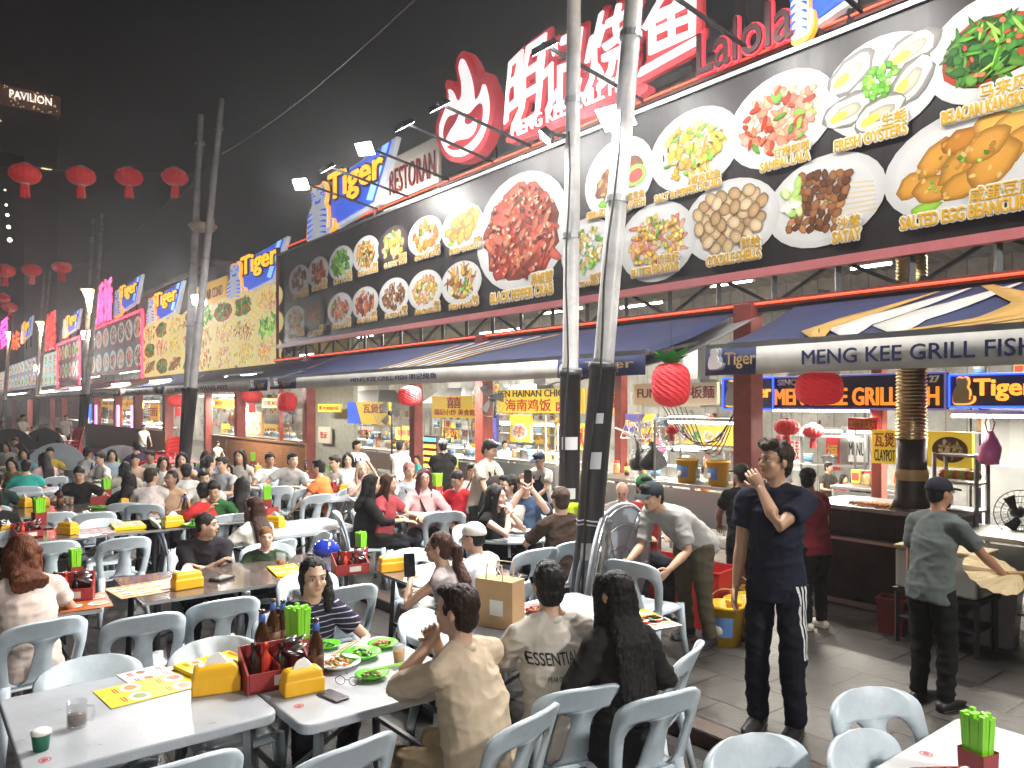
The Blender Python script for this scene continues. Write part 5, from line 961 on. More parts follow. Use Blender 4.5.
def shelf_unit(px0,px1,Y,z0,z1,n,label,dp=.3,fill=True,seed=0,m=STEEL):
    a,b_=ony(px0,VY,Y).x,ony(px1,VY,Y).x; W=b_-a; t=thing('shelf_unit',label,'shelf',((a+b_)/2,Y,.1)); q=MB()
    for sx in(-1,1):
        for sy in(-1,1): q.bar((sx*W/2,sy*dp/2,0),(sx*W/2,sy*dp/2,z1),.03)
    q.build('uprights',m,t); rr=random.Random(seed)
    for k in range(n):
        z=z0+(z1-z0)*k/(n-1)-.02 if n>1 else z0; q=MB(); q.box((0,0,z),(W,dp,.02)); q.build('shelf',m,t)
        if fill:
            x=a+.08
            while x<b_-.08:
                stock(x,Y+rr.uniform(-.06,.06),z+.11,rr,label); x+=rr.uniform(.3,.55)
STK={}
def stock(x,y,z,rr,where):
    k=rr.choice(['jar','jar','sauce_bottle','tub','tub','pot','packet','tub'])
    if not STK.get(k):
        t=thing(k,k,'container' if k!='packet' else 'packet'); q=MB()
        if k=='jar': q.lathe([(.045,0),(.05,.01),(.05,.12),(.04,.14),(.04,.15)],n=14); q.build('glass',mat('jar_content',(.45,.25,.1),.2,var=.5,vs=12),t,True); q=MB(); q.lathe([(.044,.15),(.044,.18)],n=14); q.build('lid',plain((.5,.05,.03)),t)
        if k=='sauce_bottle': q.lathe([(.035,0),(.035,.15),(.015,.2),(.013,.25)],n=12); q.build('bottle',plain((.15,.03,.01),.15),t,True); q=MB(); q.lathe([(.0352,.04),(.0352,.12)],n=12); q.build('label',plain((.75,.55,.1)),t,True)
        if k=='tub': q.lathe([(.06,0),(.075,.14),(.08,.142),(.08,.155)],n=16); q.build('tub',plain((.72,.72,.7)),t); q=MB(); q.lathe([(.0655,.03),(.0735,.115)],n=16); q.build('label',plain((.15,.35,.6)),t,True)
        if k=='pot': q.lathe([(0,0),(.1,0),(.105,.01),(.105,.13),(.11,.132),(.11,.14),(.02,.165),(.02,.19),(0,.19)],n=20); q.build('pot',STEEL,t,True); q=MB(); [q.tube([(s*.1,-.03,.1),(s*.14,-.02,.105),(s*.14,.02,.105),(s*.1,.03,.1)],.006,6) for s in(-1,1)]; q.build('handle',BLACKM,t)
        if k=='packet': q.box((0,0,.09),(.12,.06,.18)); q.build('packet',plain((.75,.5,.05)),t,bevel=.01); q=MB(); q.box((0,-.032,.09),(.09,.004,.1)); q.build('label',plain((.55,.05,.04)),t)
        STK[k]=proto(t)
    lab={'jar':'small red-lidded jar','sauce_bottle':'slim dark sauce bottle','tub':'white food tub with blue label','pot':'round lidded steel pot','packet':'yellow packet with red label'}[k]
    place(STK[k],(x,y,z),rr.uniform(-.4,.4),(lab+' on the '+where),lab+'s on the '+where)
rr=random.Random(12)
def row_on(a,b_,y,z,where,step=(.16,.3)):
    x=a+.1
    while x<b_-.1: stock(x,y+rr.uniform(-.1,.15),z,rr,where); x+=rr.uniform(*step)
for k,w_ in((1,'counter under the glass display'),(2,'counter behind the leaning man'),(3,'counter of the capped cook'),(4,'prep counter behind black tee man'),(5,'prep counter behind apron cook'),(6,'inner counter behind the grill'),(7,'counter behind plywood hoarding'),(8,'counter behind brown hoarding')): row_on(TOPS[k][0],TOPS[k][1],TOPS[k][2]+.45,TOPS[k][3]+.001,w_)
shelf_unit(636,735,12.2,1.0,2.2,3,'rear shelves under the yellow picture menu',seed=1); shelf_unit(440,480,11.5,.9,2.2,3,'rear shelves behind the neon column',seed=2); shelf_unit(495,560,12.2,.9,2.3,3,'rear shelves behind the capped cook',seed=3); shelf_unit(216,300,12.,.9,2.2,3,'rear shelves above the hoarding',seed=4); shelf_unit(355,420,12.2,.9,2.2,3,'rear shelves behind apron cook',seed=5); shelf_unit(975,1060,11.,.9,2.3,3,'rear shelves at right edge',seed=6); shelf_unit(90,165,12.,.9,2.2,3,'rear shelves above the brown hoarding',seed=7)
shelf_unit(496,552,9.6,1.0,1.75,3,'front rack of the capped cook stall',seed=11); shelf_unit(436,474,9.8,1.0,1.8,3,'front rack behind the neon column',seed=12); shelf_unit(356,396,9.9,1.0,1.8,3,'front rack right of the apron cook',seed=13); shelf_unit(660,730,9.4,1.0,1.6,2,'front rack behind the yellow buckets',seed=14); shelf_unit(100,160,9.3,1.0,1.8,3,'front rack behind the brown hoarding',seed=15); shelf_unit(786,860,11.6,1.0,1.9,3,'far rack behind the coconut man',seed=16)
shelf_unit(940,982,7.6,1.0,1.5,3,'wire shelf of fruit on the right counter',dp=.25,fill=False)
for k in range(9):
    P=ony(944+k*4,VY,7.58); t=MB(); t.ell((P.x,7.58,1.4),(.05,.05,.045),None,10,7); tag(t.build('fruit',plain([(.6,.1,.03),(.6,.35,.03),(.35,.5,.05)][k%3],.35),None,True),['red tomato','orange fruit','green lime'][k%3]+' on the wire shelf by the pink bag','fruit','fruit on the wire shelf')
# glass display case and yellow buckets stall
a,b_=ony(652,VY,7.4).x,ony(733,VY,7.4).x; t=thing('display_case','glass display case with lit top behind the buckets stall','display case',((a+b_)/2,7.7,1.105)); W=b_-a; q=MB(); [q.bar((sx*W/2,sy*.25,0),(sx*W/2,sy*.25,.75),.03) for sx in(-1,1) for sy in(-1,1)]; q.box((0,0,.76),(W,.54,.03)); q.box((0,0,.4),(W,.5,.015)); q.build('frame',STEEL,t); q=MB(); q.add([(-W/2,-.26,.03),(W/2,-.26,.03),(W/2,-.26,.74),(-W/2,-.26,.74)],[(0,1,2,3)]); q.build('pane',GLASS,t); q=MB(); q.tube([(-W/2+.1,-.1,.72),(W/2-.1,-.1,.72)],.015,6); q.build('tube',TUBE,t)
def bucket(P,label,lid=False,sc=1):
    t=thing('bucket',label,'bucket',P,rnd.uniform(-.5,.5),None,sc); q=MB(); q.lathe([(.12,0),(.15,.3),(.158,.3),(.158,.325),(.148,.325),(.12,.02),(0,.02)],n=24); q.build('pail',mat('yellow_bucket',(.85,.52,.02),.4),t,True); q=MB(); vs=[]
    for i in range(9):
        a=-math.pi/2+(i/8-.5)*1.9
        for z in(.08,.24): r=.1225+.03*z/.3; vs.append((r*math.cos(a),r*math.sin(a),z))
    q.add(vs,[(2*i,2*i+2,2*i+3,2*i+1) for i in range(8)]); q.build('label',plain((.12,.25,.55)),t); q=MB(); q.ell((0,-.136,.13),(.05,.012,.04),None,10,6); q.build('label_picture',plain((.7,.65,.5)),t,True)
    q=MB(); q.tube([(.155*math.cos(k*.3927),.02+.1*math.sin(k*.3927)*.4,.31+.12*math.sin(k*.3927)) for k in range(9)],.004,6); q.build('handle',plain((.6,.5,.3)),t); return t
for px,lb in((686,'yellow sauce bucket at left of the display counter'),(717,'yellow sauce bucket at right of the display counter')): P=ony(px,VY,7.4); bucket((P.x,7.42,1.105),lb,sc=.88)
P=onz(725,643,.1); bucket((P.x,P.y,.1),'yellow bucket with handle up on the pavement behind the leaning man'); P=onz(743,637,.1); bucket((P.x,P.y,.1),'yellow bucket behind, nearest the navy man'); P=onz(733,624,.1); bucket((P.x,P.y,.1),'rear yellow bucket of the three on the pavement')
def tub(px,py,c,w,d,h,label): 
    P=onz(px,py,.1); q=MB(); w2=.86; vs=[]
    for k,z in((w2,0),(1,h),(1.05,h),(1.05,h+.02),(.97,h+.02),(.84,.02)): vs+=[(-w/2*k,-d/2*k,z),(w/2*k,-d/2*k,z),(w/2*k,d/2*k,z),(-w/2*k,d/2*k,z)]
    q.add(vs,[(3,2,1,0),(20,21,22,23)]+[(i*4+j,i*4+(j+1)%4,(i+1)*4+(j+1)%4,(i+1)*4+j) for i in range(5) for j in range(4)]); o=q.build('plastic_tub',plain(c,.4),None,bevel=.01,loc=(P.x,P.y,.1),rz=.2); tag(o,label,'tub')
tub(662,600,(.5,.03,.03),.6,.45,.42,'big red plastic tub behind the leaning man'); tub(708,625,(.5,.03,.03),.4,.4,.5,'red plastic tub between leaning man and yellow buckets'); tub(893,632,(.2,.03,.03),.22,.2,.28,'small dull red tub under the grill counter')
tub(985,640,(.12,.1,.1),.5,.4,.45,'dark tub under the right counter')
P=ony(957,VY,6.95); t=thing('cool_box','white polystyrene box on the right counter front','box',(P.x+.05,6.6,.55)); q=MB(); q.box((0,0,.16),(.62,.4,.32)); q.build('box',plain((.72,.72,.68),.7),t,bevel=.02); q=MB(); q.box((0,0,.335),(.64,.42,.03)); q.build('lid',plain((.75,.6,.35),.7),t,bevel=.01)
t=thing('box_stand','dark trolley under the white polystyrene box','trolley',(P.x+.05,6.6,.1)); q=MB(); q.box((0,0,.43),(.66,.42,.03)); [q.bar((sx*.3,sy*.18,0),(sx*.3,sy*.18,.43),.03) for sx in(-1,1) for sy in(-1,1)]; q.build('frame',BLACKM,t); q=MB(); q.box((0,0,.2),(.6,.38,.02)); q.build('shelf',BLACKM,t)
# ribbed golden exhaust tube standing on the counter
x=ony(909,VY,7.25).x; t=thing('exhaust_tube','ribbed golden exhaust tube with blackened lower end','pipe',(x,7.3,1.1)); q=MB(); pr=[]; z=.62
r0=.125
for k in range(75): pr+=[(r0-.007,z),(r0+.008,z+.012),(r0+.008,z+.022)]; z+=.033
q.lathe([(0,.62)]+pr+[(0,z)],n=26); q.build('duct',mat('brass_foil',(.62,.47,.22),.32,.85,var=.15),t,True); q=MB(); q.lathe([(.17,.0),(.14,.08),(.13,.3),(.128,.63)],n=26); q.build('hood',mat('sooty_metal',(.03,.02,.014),.5,.4,var=.5),t,True)
q=MB(); q.lathe([(.14,.25),(.145,.31),(.135,.35)],n=20); q.build('rope_binding',plain((.45,.3,.12)),t)
# flat fan oven tools, hanging bags
def bag(px,py,Y,c,label,sc=1):
    P=ony(px,py,Y); t=thing('plastic_bag',label,'bag',(P.x,Y,P.z),rnd.uniform(0,3),None,sc); q=MB(); q.tube([(0,0,-.02),(.0,0,.03),(.0,0,.12),(.01,0,.2),(.0,0,.27)],[(.08,.05),(.15,.09),(.12,.08),(.05,.04),(.02,.02)],14); 
    for v in q.v: v+=V((noise.noise(v*14),noise.noise(v*14+V((5,5,5))),0))*.03
    q.build('sack',mat('bag_%g'%c[0],c,.35,bump=.4,bs=30),t,True); q=MB(); [q.tube([(s*.02,0,.25),(s*.05,0,.34),(s*.01,0,.42)],.006,6) for s in(-1,1)]; q.build('handles',mat('bag_%g'%c[0],c,.35),t); return t
bag(990,462,7.35,(.85,.2,.5),'bright pink plastic bag hanging by the right fridge'); bag(659,452,8.0,(.8,.15,.35),'small pink bag hanging behind the coat hooks',.7)
for px,lb in((638,'black backpack hanging left on the coat hooks'),(652,'black bag hanging right on the coat hooks')): bag(px,468,7.5,(.012,.012,.015),lb,1.25)
P=ony(640,440,7.55); t=thing('coat_rack','white hanger rack holding black bags above the leaning man','rack',(P.x,7.55,.1)); q=MB(); q.bar((0,0,0),(0,0,1.8),.035); q.build('pole',STEEL,t); q=MB(); [q.tube([(0,0,1.7-.06*k),(.42*math.cos(k*1.1),.2*math.sin(k*1.1),1.78-.05*k)],.01,6) for k in range(8)]; [q.tube([(-.3+.1*k,-.05,1.5),(-.2+.1*k,-.05,1.72),(-.1+.1*k,-.05,1.5),(-.3+.1*k,-.05,1.5)],.007,5) for k in range(6)]; q.build('hangers',plain((.7,.7,.7)),t)
def fan(px,py,Y,label,c=(.35,.35,.36),r=.24,pole=None):
    P=ony(px,py,Y); t=thing('wall_fan',label,'fan',(P.x,Y,P.z),.75+rnd.uniform(-.3,.2)); q=MB(); M=Matrix.Rotation(R(90),3,'X')
    for rr_ in(r,r*.75,r*.5): q.tube([(rr_*math.cos(k*.2094),-.1-.05*(1-rr_/r),rr_*math.sin(k*.2094)) for k in range(31)],.004,5)
    for k in range(24): a=k*math.pi/12; q.tube([(.05*math.cos(a),-.14,.05*math.sin(a)),(r*.7*math.cos(a),-.13,r*.7*math.sin(a)),(r*math.cos(a),-.1,r*math.sin(a)),(r*.8*math.cos(a),-.02,r*.8*math.sin(a)),(.06*math.cos(a),0,.06*math.sin(a))],.002,4,caps=False)
    q.build('guard',plain(c,.4),t); q=MB()
    for k in range(3):
        a=k*2.094; q.add([(.03*math.cos(a),-.07,.03*math.sin(a)),(r*.8*math.cos(a-.3),-.05,r*.8*math.sin(a-.3)),(r*.85*math.cos(a+.3),-.08,r*.85*math.sin(a+.3)),(r*.4*math.cos(a+.6),-.09,r*.4*math.sin(a+.6))],[(0,1,2,3)])
    q.build('blade',plain(c,.3),t); q=MB(); q.ell((0,.03,0),(.06,.09,.06),None,12,8); q.bar((0,.1,0),(0,.1,-.3 if not pole else -pole),.03); q.build('motor',BLACKM,t,True)
fan(390,413,7.8,'large grey standing fan in front of the yellow beer stall sign',r=.3,pole=1.9); fan(492,398,6.95,'black wall fan on the red pillar by waiter',(.08,.08,.08),r=.28); fan(290,412,7.4,'dark wall fan behind the honeycomb lantern',(.06,.06,.07),r=.28); fan(672,430,8.0,'black wall fan beside the red pillar with cables',(.02,.02,.02),r=.2); fan(250,412,8.4,'pale round fan above the roast stall',(.6,.6,.6),r=.26); fan(1018,512,7.6,'small black fan at right edge',(.03,.03,.03),r=.2)
# hanging roast meat and posters over the hoarding stall
for k in range(8):
    P=ony(231+k*3.2,430,9.3); t=MB(); t.tube([(P.x,9.3,1.75),(P.x+.03,9.28,1.55),(P.x,9.3,1.3)],[.05,.09,.05],10,round_=True); tag(t.build('roast_duck',plain((.3,.1,.03),.25),None,True),'roast duck hanging in the stall by the red pillar','food','roast ducks hanging in the stall')
t,(a,b_,c,d)=board(245,412,262,436,8.2,'orange food poster hanging over the hoarding stall',mat('orange_poster',(.6,.3,.1),.5)); [dish(a+(b_-a)*(.25+.5*(k%2)),c+(d-c)*(.28+.45*(k//2)),8.19,(b_-a)*.2,(d-c)*.2,0,'curry',120+k,t,lod=.5) for k in range(4)]
for k,(x0,y0,x1,y1,Y,s,l) in enumerate(((150,404,158,420,8,'面','yellow paper menu over the brown hoarding stall, right one'),(108,405,118,424,8,'飯','yellow paper menu over the brown hoarding stall, left one'),(785,430,800,470,11.5,'价目表','white paper price list on the far wall'),(826,436,838,470,12.3,'福','red scroll on the far wall behind coconut man'),(700,418,716,440,11.5,'茶','white notice on the wall left of red pillar'))): board(x0,y0,x1,y1,Y,l,YG if k<2 else (mat('red_sign',(.5,.02,.02),.5,emit=.15) if k==3 else WPAN),s,REDI if k!=3 else YELINK)
# white fridge at right edge, cables
a,b_=ony(985,VY,9.2).x,ony(1060,VY,9.2).x; t=thing('fridge','glass fronted cream fridge at the right edge behind pink bag','fridge',((a+b_)/2,9.4,.1)); q=MB(); W=b_-a; [q.box((s*(W/2-.04),0,.95),(.08,.6,1.9)) for s in(-1,1)]; q.box((0,0,1.93),(W,.6,.1)); q.box((0,0,.05),(W,.6,.1)); q.box((0,.28,.95),(W,.04,1.9)); q.box((0,0,1.3),(W-.1,.5,.02)); q.box((0,0,.8),(W-.1,.5,.02)); q.build('cabinet',plain((.6,.58,.52)),t); q=MB(); q.box((0,-.29,1),(W-.1,.01,1.7)); q.build('door',GLASS,t)
q=MB()
for k in range(7):
    p=ony(655+k*6,392+k*3,7.0); e=ony(720+k*3,440-k*6,6.95); q.tube([p.lerp(e,i/8)-V((0,0,.25*math.sin(math.pi*i/8)*(1+k*.2))) for i in range(9)],.006,5)
tag(q.build('power_cables',BLACKM,None,True),'tangle of black cables sagging to the thick red pillar','cable')
# ---------------------------------------------------------------- lamp poles
POLEW=mat('white_pole_paint',(.5,.49,.48),.4,var=.28,vs=4); SLEEVE=mat('black_pole_sleeve',(.02,.02,.022),.4,var=.3); LAMPF=glow((1,.98,.95),60); WARMF=glow((1,.7,.3),14)
def pole(px,d,top,label,r=.075,pxtop=None,ytop=0,sleeve=2.25,split=None):
    """px at horizon height; pxtop: pixel column of the top end -> lean"""
    B0=atd(px,VY,d); g=gz(B0.y); t=sited('lamp_pole',label,'lamp pole',(B0.x,B0.y,g)); up=V((0,0,1))
    if pxtop is not None:
        T=atd(pxtop,ytop,d); k=(T-B0)/(T.z-B0.z); up=k
    at=lambda z:B0+up*(z-H)
    q=MB(); q.tube([at(sleeve+g),at(sleeve+g+.05),at(3.5+g),at(top)],[r,r*.93,r*.92,r*.62],18); q.build('shaft',POLEW,t,True)
    q=MB(); q.tube([at(g),at(g+.3),at(g+.32),at(sleeve+g-.04),at(sleeve+g-.04),at(sleeve+g+.02)],[r*1.5,r*1.5,r*1.22,r*1.2,r*1.38,r*1.36],18); q.build('sleeve',SLEEVE,t,True)
    q=MB(); [q.tube([at(z),at(z+.05)],[r*1.05,r*1.05],16) for z in(3.62,4.9,top-.6)]; q.build('band',ALU,t); return at,t
at1,pole1=pole(570,7.3,9.2,'tall upright white lamp pole with black sleeve, nearest to the centre',r=.082,pxtop=574)
at2,pole2=pole(600,6.0,9.2,'leaning white lamp pole with black sleeve beside the upright one',r=.085,pxtop=634)
def sticker(at,z0,z1,w,label,tx=None):
    p=at((z0+z1)/2); f=V((0,0,H)); dirn=(V((0,0,p.z))-p); dirn.z=0; dirn.normalize(); side=UPZ.cross(dirn); q=MB(); vs=[]
    for i in range(7):
        a=(i/6-.5)*w
        for z in(z0,z1): c=at(z); vs.append(c+(dirn*math.cos(a)+side*math.sin(a))*.104)
    q.add(vs,[(2*i,2*i+2,2*i+3,2*i+1) for i in range(6)]); return q.build(label,plain((.55,.55,.55)),pole1 if at is at1 else pole2)
sticker(at1,1.62,1.74,1.6,'sticker'); sticker(at1,1.16,1.26,1.2,'sticker'); sticker(at1,1.0,1.08,1.0,'sticker'); sticker(at1,.62,.78,1.3,'sticker'); sticker(at1,.42,.5,1.3,'sticker')
q=MB(); 
for z in(1.12,1.15): q.tube([at2(z)+V((.106*math.cos(a*.5),.106*math.sin(a*.5),.008*math.sin(a*2.))) for a in range(14)],.006,5)
q.build('cable_tie',plain((.4,.4,.4)),pole2)
for at_,p_,z0,z1 in((at1,pole1,.3,4.6),(at2,pole2,.25,4.3)):
    q=MB(); q.tube([at_(z0+(z1-z0)*i/12)+V((.112*math.cos(5.2+.15*math.sin(i*1.3)),.112*math.sin(5.2+.15*math.sin(i*1.3)),0)) for i in range(13)],.009,6); q.build('power_cable',BLACKM,p_,True)
for z0,z1,w_ in((1.55,1.68,.9),(.85,.98,1.1),(1.9,1.98,.7)): sticker(at2,z0,z1,w_,'sticker')
PAIRS=[(187,15.8,'nearer twin pole','second twin pole',201,115,222,99),(83,26,'pole left of the brown billboard','its thinner companion pole',93,219,103,214),(36,42,'far pole by the mint billboard','far companion pole',44,272,50,270),(4,60,'farthest pole at left','farthest companion pole',10,310,14,308)]
ATP=[]
for k,(px,d,l1,l2,t1,y1,t2,y2) in enumerate(PAIRS):
    T=atd(t1,y1,d).z; a_,p_=pole(px,d,T,['left','','',''][k] and 'left of the twin white lamp poles before the yellow billboard' or 'white lamp pole, '+l1,pxtop=t1,ytop=y1,r=.09); ATP.append((a_,p_))
    T=atd(t2,y2,d-.6).z; pole(px+4-k,d-.6,T,['right of the twin white lamp poles before the yellow billboard','thin white pole beside the one left of brown billboard','thin far pole beside the mint billboard pole','thin companion of the farthest pole'][k],pxtop=t2,ytop=y2,r=.085)
def flood(P,aim,label,power,size=.32,arm=None,col=(1,.97,.92),angle=150,spot=True):
    P=V(P); t=sited('flood_light',label,'flood light',P); dr=(V(aim)-P).normalized(); rt_=dr.cross(UPZ).normalized(); up_=rt_.cross(dr)
    q=MB(); w,h=size/2,size*.36; c=[P+rt_*x*w+up_*y*h for x,y in((-1,-1),(1,-1),(1,1),(-1,1))]; bk=[p-dr*.07-( p-P)*.25 for p in c]; q.add(c+bk,[(7,6,5,4),(0,4,5,1),(1,5,6,2),(2,6,7,3),(3,7,4,0)]); q.build('housing',BLACKM,t)
    q=MB(); q.add([p+dr*.003-(p-P)*.06 for p in c],[(0,1,2,3)]); 
    o=q.build('lens',LAMPF,t)
    if arm is not None: q=MB(); q.bar(P-dr*.07,arm,.04,.03); q.build('arm',DKMET,t)
    if power:
        l=lighto('flood_lamp','SPOT',P+dr*.04,power,col,.3,P+dr*5,angle=angle,blend=.8); l.parent=t; l.matrix_parent_inverse=Matrix.Translation(-P)
    return t
HAZE=.0021; KEY=1050; SIGNP=85
p=atd(616,117,6.1); flood(p,(-3.6,1.6,.6),'brightest flood light, clamped high on the leaning pole',KEY,.3,at2(p.z))
p=atd(545,138,7.3); flood(p,(-8,2,.6),'smaller flood light on an arm left of the upright pole',KEY*.9,.2,at1(p.z))
p=atd(265,313,0); 
for k,(px,py,d,l,aim) in enumerate(((88,335,26,'flood light on the second pole',(-18,1.5,0)),(38,368,42,'flood light on the far pole by the mint board',(-30,0,0)),(199,300,15.5,'dark flood box on the twin poles, lit as added fill',(-9,-2,0)))): P=atd(px,py,d); flood(P,aim,l,(1500,1500,1100)[k],.4 if k<2 else .3,ATP[[1,2,0][k]][0](P.z),angle=110)  # twin-pole box is given a lit lamp as added fill for the tables
# sign floods on arms in front of the boards; last three added for brightness
for k,(px,py,xx,l) in enumerate(((301,240,None,'sign flood light left of the nearest beer sign'),(365,212,None,'sign flood light under the cream board'),(848,10,None,'dazzling sign flood above the oyster picture'),(655,45,None,'box flood on an arm before the fish character'),(440,182,None,'thin sign flood on an arm beside the cream board'),(760,20,None,'sign flood between red neon word and oysters'),(990,-40,None,'sign flood above the kangkong picture'),(328,205,None,'added sign flood over the noodle plate at the left of the board'),(405,170,None,'added sign flood over the curry plate'),(545,95,None,'added sign flood above the crab picture'))):
    Y=5.75; P=ony(px,py,Y); P.z=min(max(P.z,6.1),6.6); flood(P,(P.x,YB,4.1) if k>2 else (P.x*.7,0,.5),l,(SIGNP*(3.6 if P.x<-10 else 1)) if k>2 else 160,.3 if k!=2 else .42,(P.x+.1,YB+.2,5.86),angle=165)
def yellow_lamp(at,z,label):
    P=at(z); t=sited('street_lamp',label,'street lamp',P); q=MB(); q.lathe([(.06,-.75),(.1,-.3),(.2,-.05),(.24,.0)],P,20); q.build('glass_cone',WARMF,t,True); q=MB(); q.lathe([(.3,.0),(.26,.05),(.08,.1)],P,20); q.build('cap',ALU,t); 
    l=lighto('street_bulb','POINT',P+V((0,0,-.9)),60,(1,.75,.4),.15); l.parent=t; l.matrix_parent_inverse=Matrix.Translation(-P)
for k,(i,py,d) in enumerate(((1,290,26),(2,322,42),(3,332,60))): yellow_lamp(ATP[i][0],atd(0,py,d).z,['yellow cone street lamp on the second pole','yellow cone street lamp on the far pole','farthest yellow cone street lamp'][k])
P=at2(atd(606,3,6.1).z); P=at1(6.28); t=sited('street_lamp','pale round street lamp at the top edge between the two poles','street lamp',P); q=MB(); q.lathe([(.02,.1),(.2,.08),(.26,.02),(.22,-.03),(.0,-.04)],P+V((.3,.05,0)),22); q.build('globe',mat('warm_globe',(.6,.45,.2),.4,emit=1.2,ecol=(1,.8,.4)),t,True); q=MB(); q.bar(P,P+V((.3,.05,.05)),.04); q.build('arm',POLEW,t)
P=atd(203,226,15.4); t=sited('street_lamp','beige unlit dish lamp on the twin poles','street lamp',P); q=MB(); q.lathe([(.0,.06),(.24,.04),(.28,.0),(.2,-.1),(.0,-.14)],P,24); q.build('bowl',mat('beige_glass',(.5,.4,.28),.35),t,True); q=MB(); q.bar(P+V((-.3,.1,.05)),P+V((.3,.1,.05)),.08); q.build('bracket',POLEW,t)
# ---------------------------------------------------------------- lanterns
LRED=mat('lantern_red',(.5,.02,.025),.6,emit=.10,ecol=(.8,.03,.03),bump=.3,bs=25); LGOLD=plain((.55,.4,.1),.4)
def P_lantern():
    t=thing('lantern','red lantern','lantern',group='red lanterns'); q=MB(); n=32; vs=[];K=14
    for i in range(K+1):
        th=math.pi*(i+.6)/(K+1.2); 
        for j in range(n): a=2*math.pi*j/n; r=(.5*math.sin(th)**.85+.06)*(1-.035*(j%2)); vs.append((r*math.cos(a),r*math.sin(a),.36*math.cos(th)))
    q.add(vs,[(i*n+j,(i+1)*n+j,(i+1)*n+(j+1)%n,i*n+(j+1)%n) for i in range(K) for j in range(n)]); q.build('shade',LRED,t)
    q=MB(); q.lathe([(.14,.34),(.15,.36),(.15,.42),(.12,.43)],n=16); q.lathe([(.12,-.43),(.15,-.42),(.15,-.36),(.14,-.34)],n=16); q.build('collar',mat('lantern_cap',(.4,.33,.3),.5),t,True); q=MB()
    for k in range(20): a=k*math.pi/10; q.tube([(.13*math.cos(a),.13*math.sin(a),-.42),(.16*math.cos(a),.16*math.sin(a),-.85-.03*(k%3))],.022,5)
    q.build('tassel',LRED,t); return proto(t)
LAN=P_lantern()
for k,(px,py,wd,d,l) in enumerate(((25,174,31,13,'first hanging red lantern from the left in the dark sky'),(81,176,29,14,'second hanging red lantern from the left in the dark sky'),(129,177,28,15,'third hanging red lantern from the left in the dark sky'),(175,177,27,16,'fourth hanging red lantern, just left of the twin poles'),(5,271,20,26,'lower row red lantern at the left edge'),(32,270,19,28,'lower row red lantern in the middle'),(62,267,19,30,'lower row red lantern, rightmost'),(10,307,15,36,'small far lantern below the left lower one'),(3,298,14,40,'small far lantern at the left edge'))):
    P=atd(px,py,d); s=wd/F*d/1.2; place(LAN,P,rnd.uniform(0,3),l,'red lanterns strung across the street',s)
def wire(ps,label,sag=.3,r=.014):
    q=MB(); 
    for a,b_ in zip(ps,ps[1:]): q.tube([a.lerp(b_,i/10)-V((0,0,sag*math.sin(math.pi*i/10))) for i in range(11)],r,5)
    tag(q.build('overhead_wire',mat('grey_wire',(.12,.12,.12),.5),None,True),label,'wire')
wire([atd(-120,165,11),atd(25,165,13),atd(81,167,14),atd(129,168,15),atd(175,168,16),atd(201,167,16.2)],'thin wire carrying the four red lanterns',.08,.006); wire([atd(-60,262,24),atd(5,264,26),atd(32,263,28),atd(62,260,30),atd(90,262,26)],'thin wire carrying the lower red lanterns',.1,.006)
wire([atd(222,154,16),atd(420,-5,9),atd(520,-90,8)],'black cable rising from the twin poles to the top edge',.15,.009); wire([atd(104,250,25.5),atd(170,198,20),atd(205,165,16)],'black cable between second pole and twin poles',.2,.01)
# lanterns inside the awnings
def small_lan(px,py,wd,Y,l): P=ony(px,py,Y); dd=P.x*-CC+P.y*SS; place(LAN,P,rnd.uniform(0,3),l,'red lanterns in the stalls',wd/F*dd/1.06)
for a in((787,427,24,7.6,'round red lantern with tassel left under navy grill sign'),(813,431,20,8.2,'smaller plain red lantern under navy grill sign'),(178,401,18,7.2,'red lantern under cream valance left of twin poles foot'),(252,396,20,7.4,'red and gold lantern above the orange poster'),(672,430,13,7.0,'little red ball lantern under the pineapple lantern')): small_lan(*a)
HONEY=mat('honeycomb_paper',(.55,.03,.04),.7,emit=.18,ecol=(.9,.03,.04),bump=.9,bs=16)
def honey(px,y0,y1,wd,Y,label,crown=False):
    P=ony(px,(y0+y1)/2,Y); dd=P.x*-CC+P.y*SS; r=wd/F*dd/2; h=(y1-y0)/F*dd/2; t=thing('honeycomb_lantern',label,'lantern',P); q=MB(); n=28;K=16; vs=[]
    for i in range(K+1):
        v=i/K; z=h*(1-2*v); rr_=r*(1-abs(1-2*v)**3.2)**.5*.98+.02
        for j in range(n):
            a=2*math.pi*(j+.5*(i%2))/n; k=1-.05*((j+i)%2); vs.append((rr_*k*math.cos(a),rr_*k*math.sin(a),z))
    q.add(vs,[(i*n+j,(i+1)*n+j,(i+1)*n+(j+1)%n,i*n+(j+1)%n) for i in range(K) for j in range(n)]+[tuple(range(n)),tuple(K*n+j for j in range(n))[::-1]]); q.build('paper_body',HONEY,t); q=MB(); q.tube([(0,0,h),(0,0,h+.35)],.004,5); q.build('string',BLACKM,t)
    if crown:
        q=MB(); rr_=random.Random(2)
        for k in range(34): a=k*2.4; L=r*rr_.uniform(.7,1.3); e=rr_.uniform(.15,.9); d_=V((math.cos(a),math.sin(a),e)); sd_=V((-math.sin(a),math.cos(a),0)); b0=V((0,0,h*.92)); q.add([b0+sd_*.02,b0+d_*L*.5+sd_*.055,b0+d_*L+V((0,0,-.02)),b0+d_*L*.5-sd_*.055,b0-sd_*.02],[(0,1,2,3,4)])
        q.build('leaf_crown',mat('paper_leaf',(.03,.28,.03),.6,emit=.05),t)
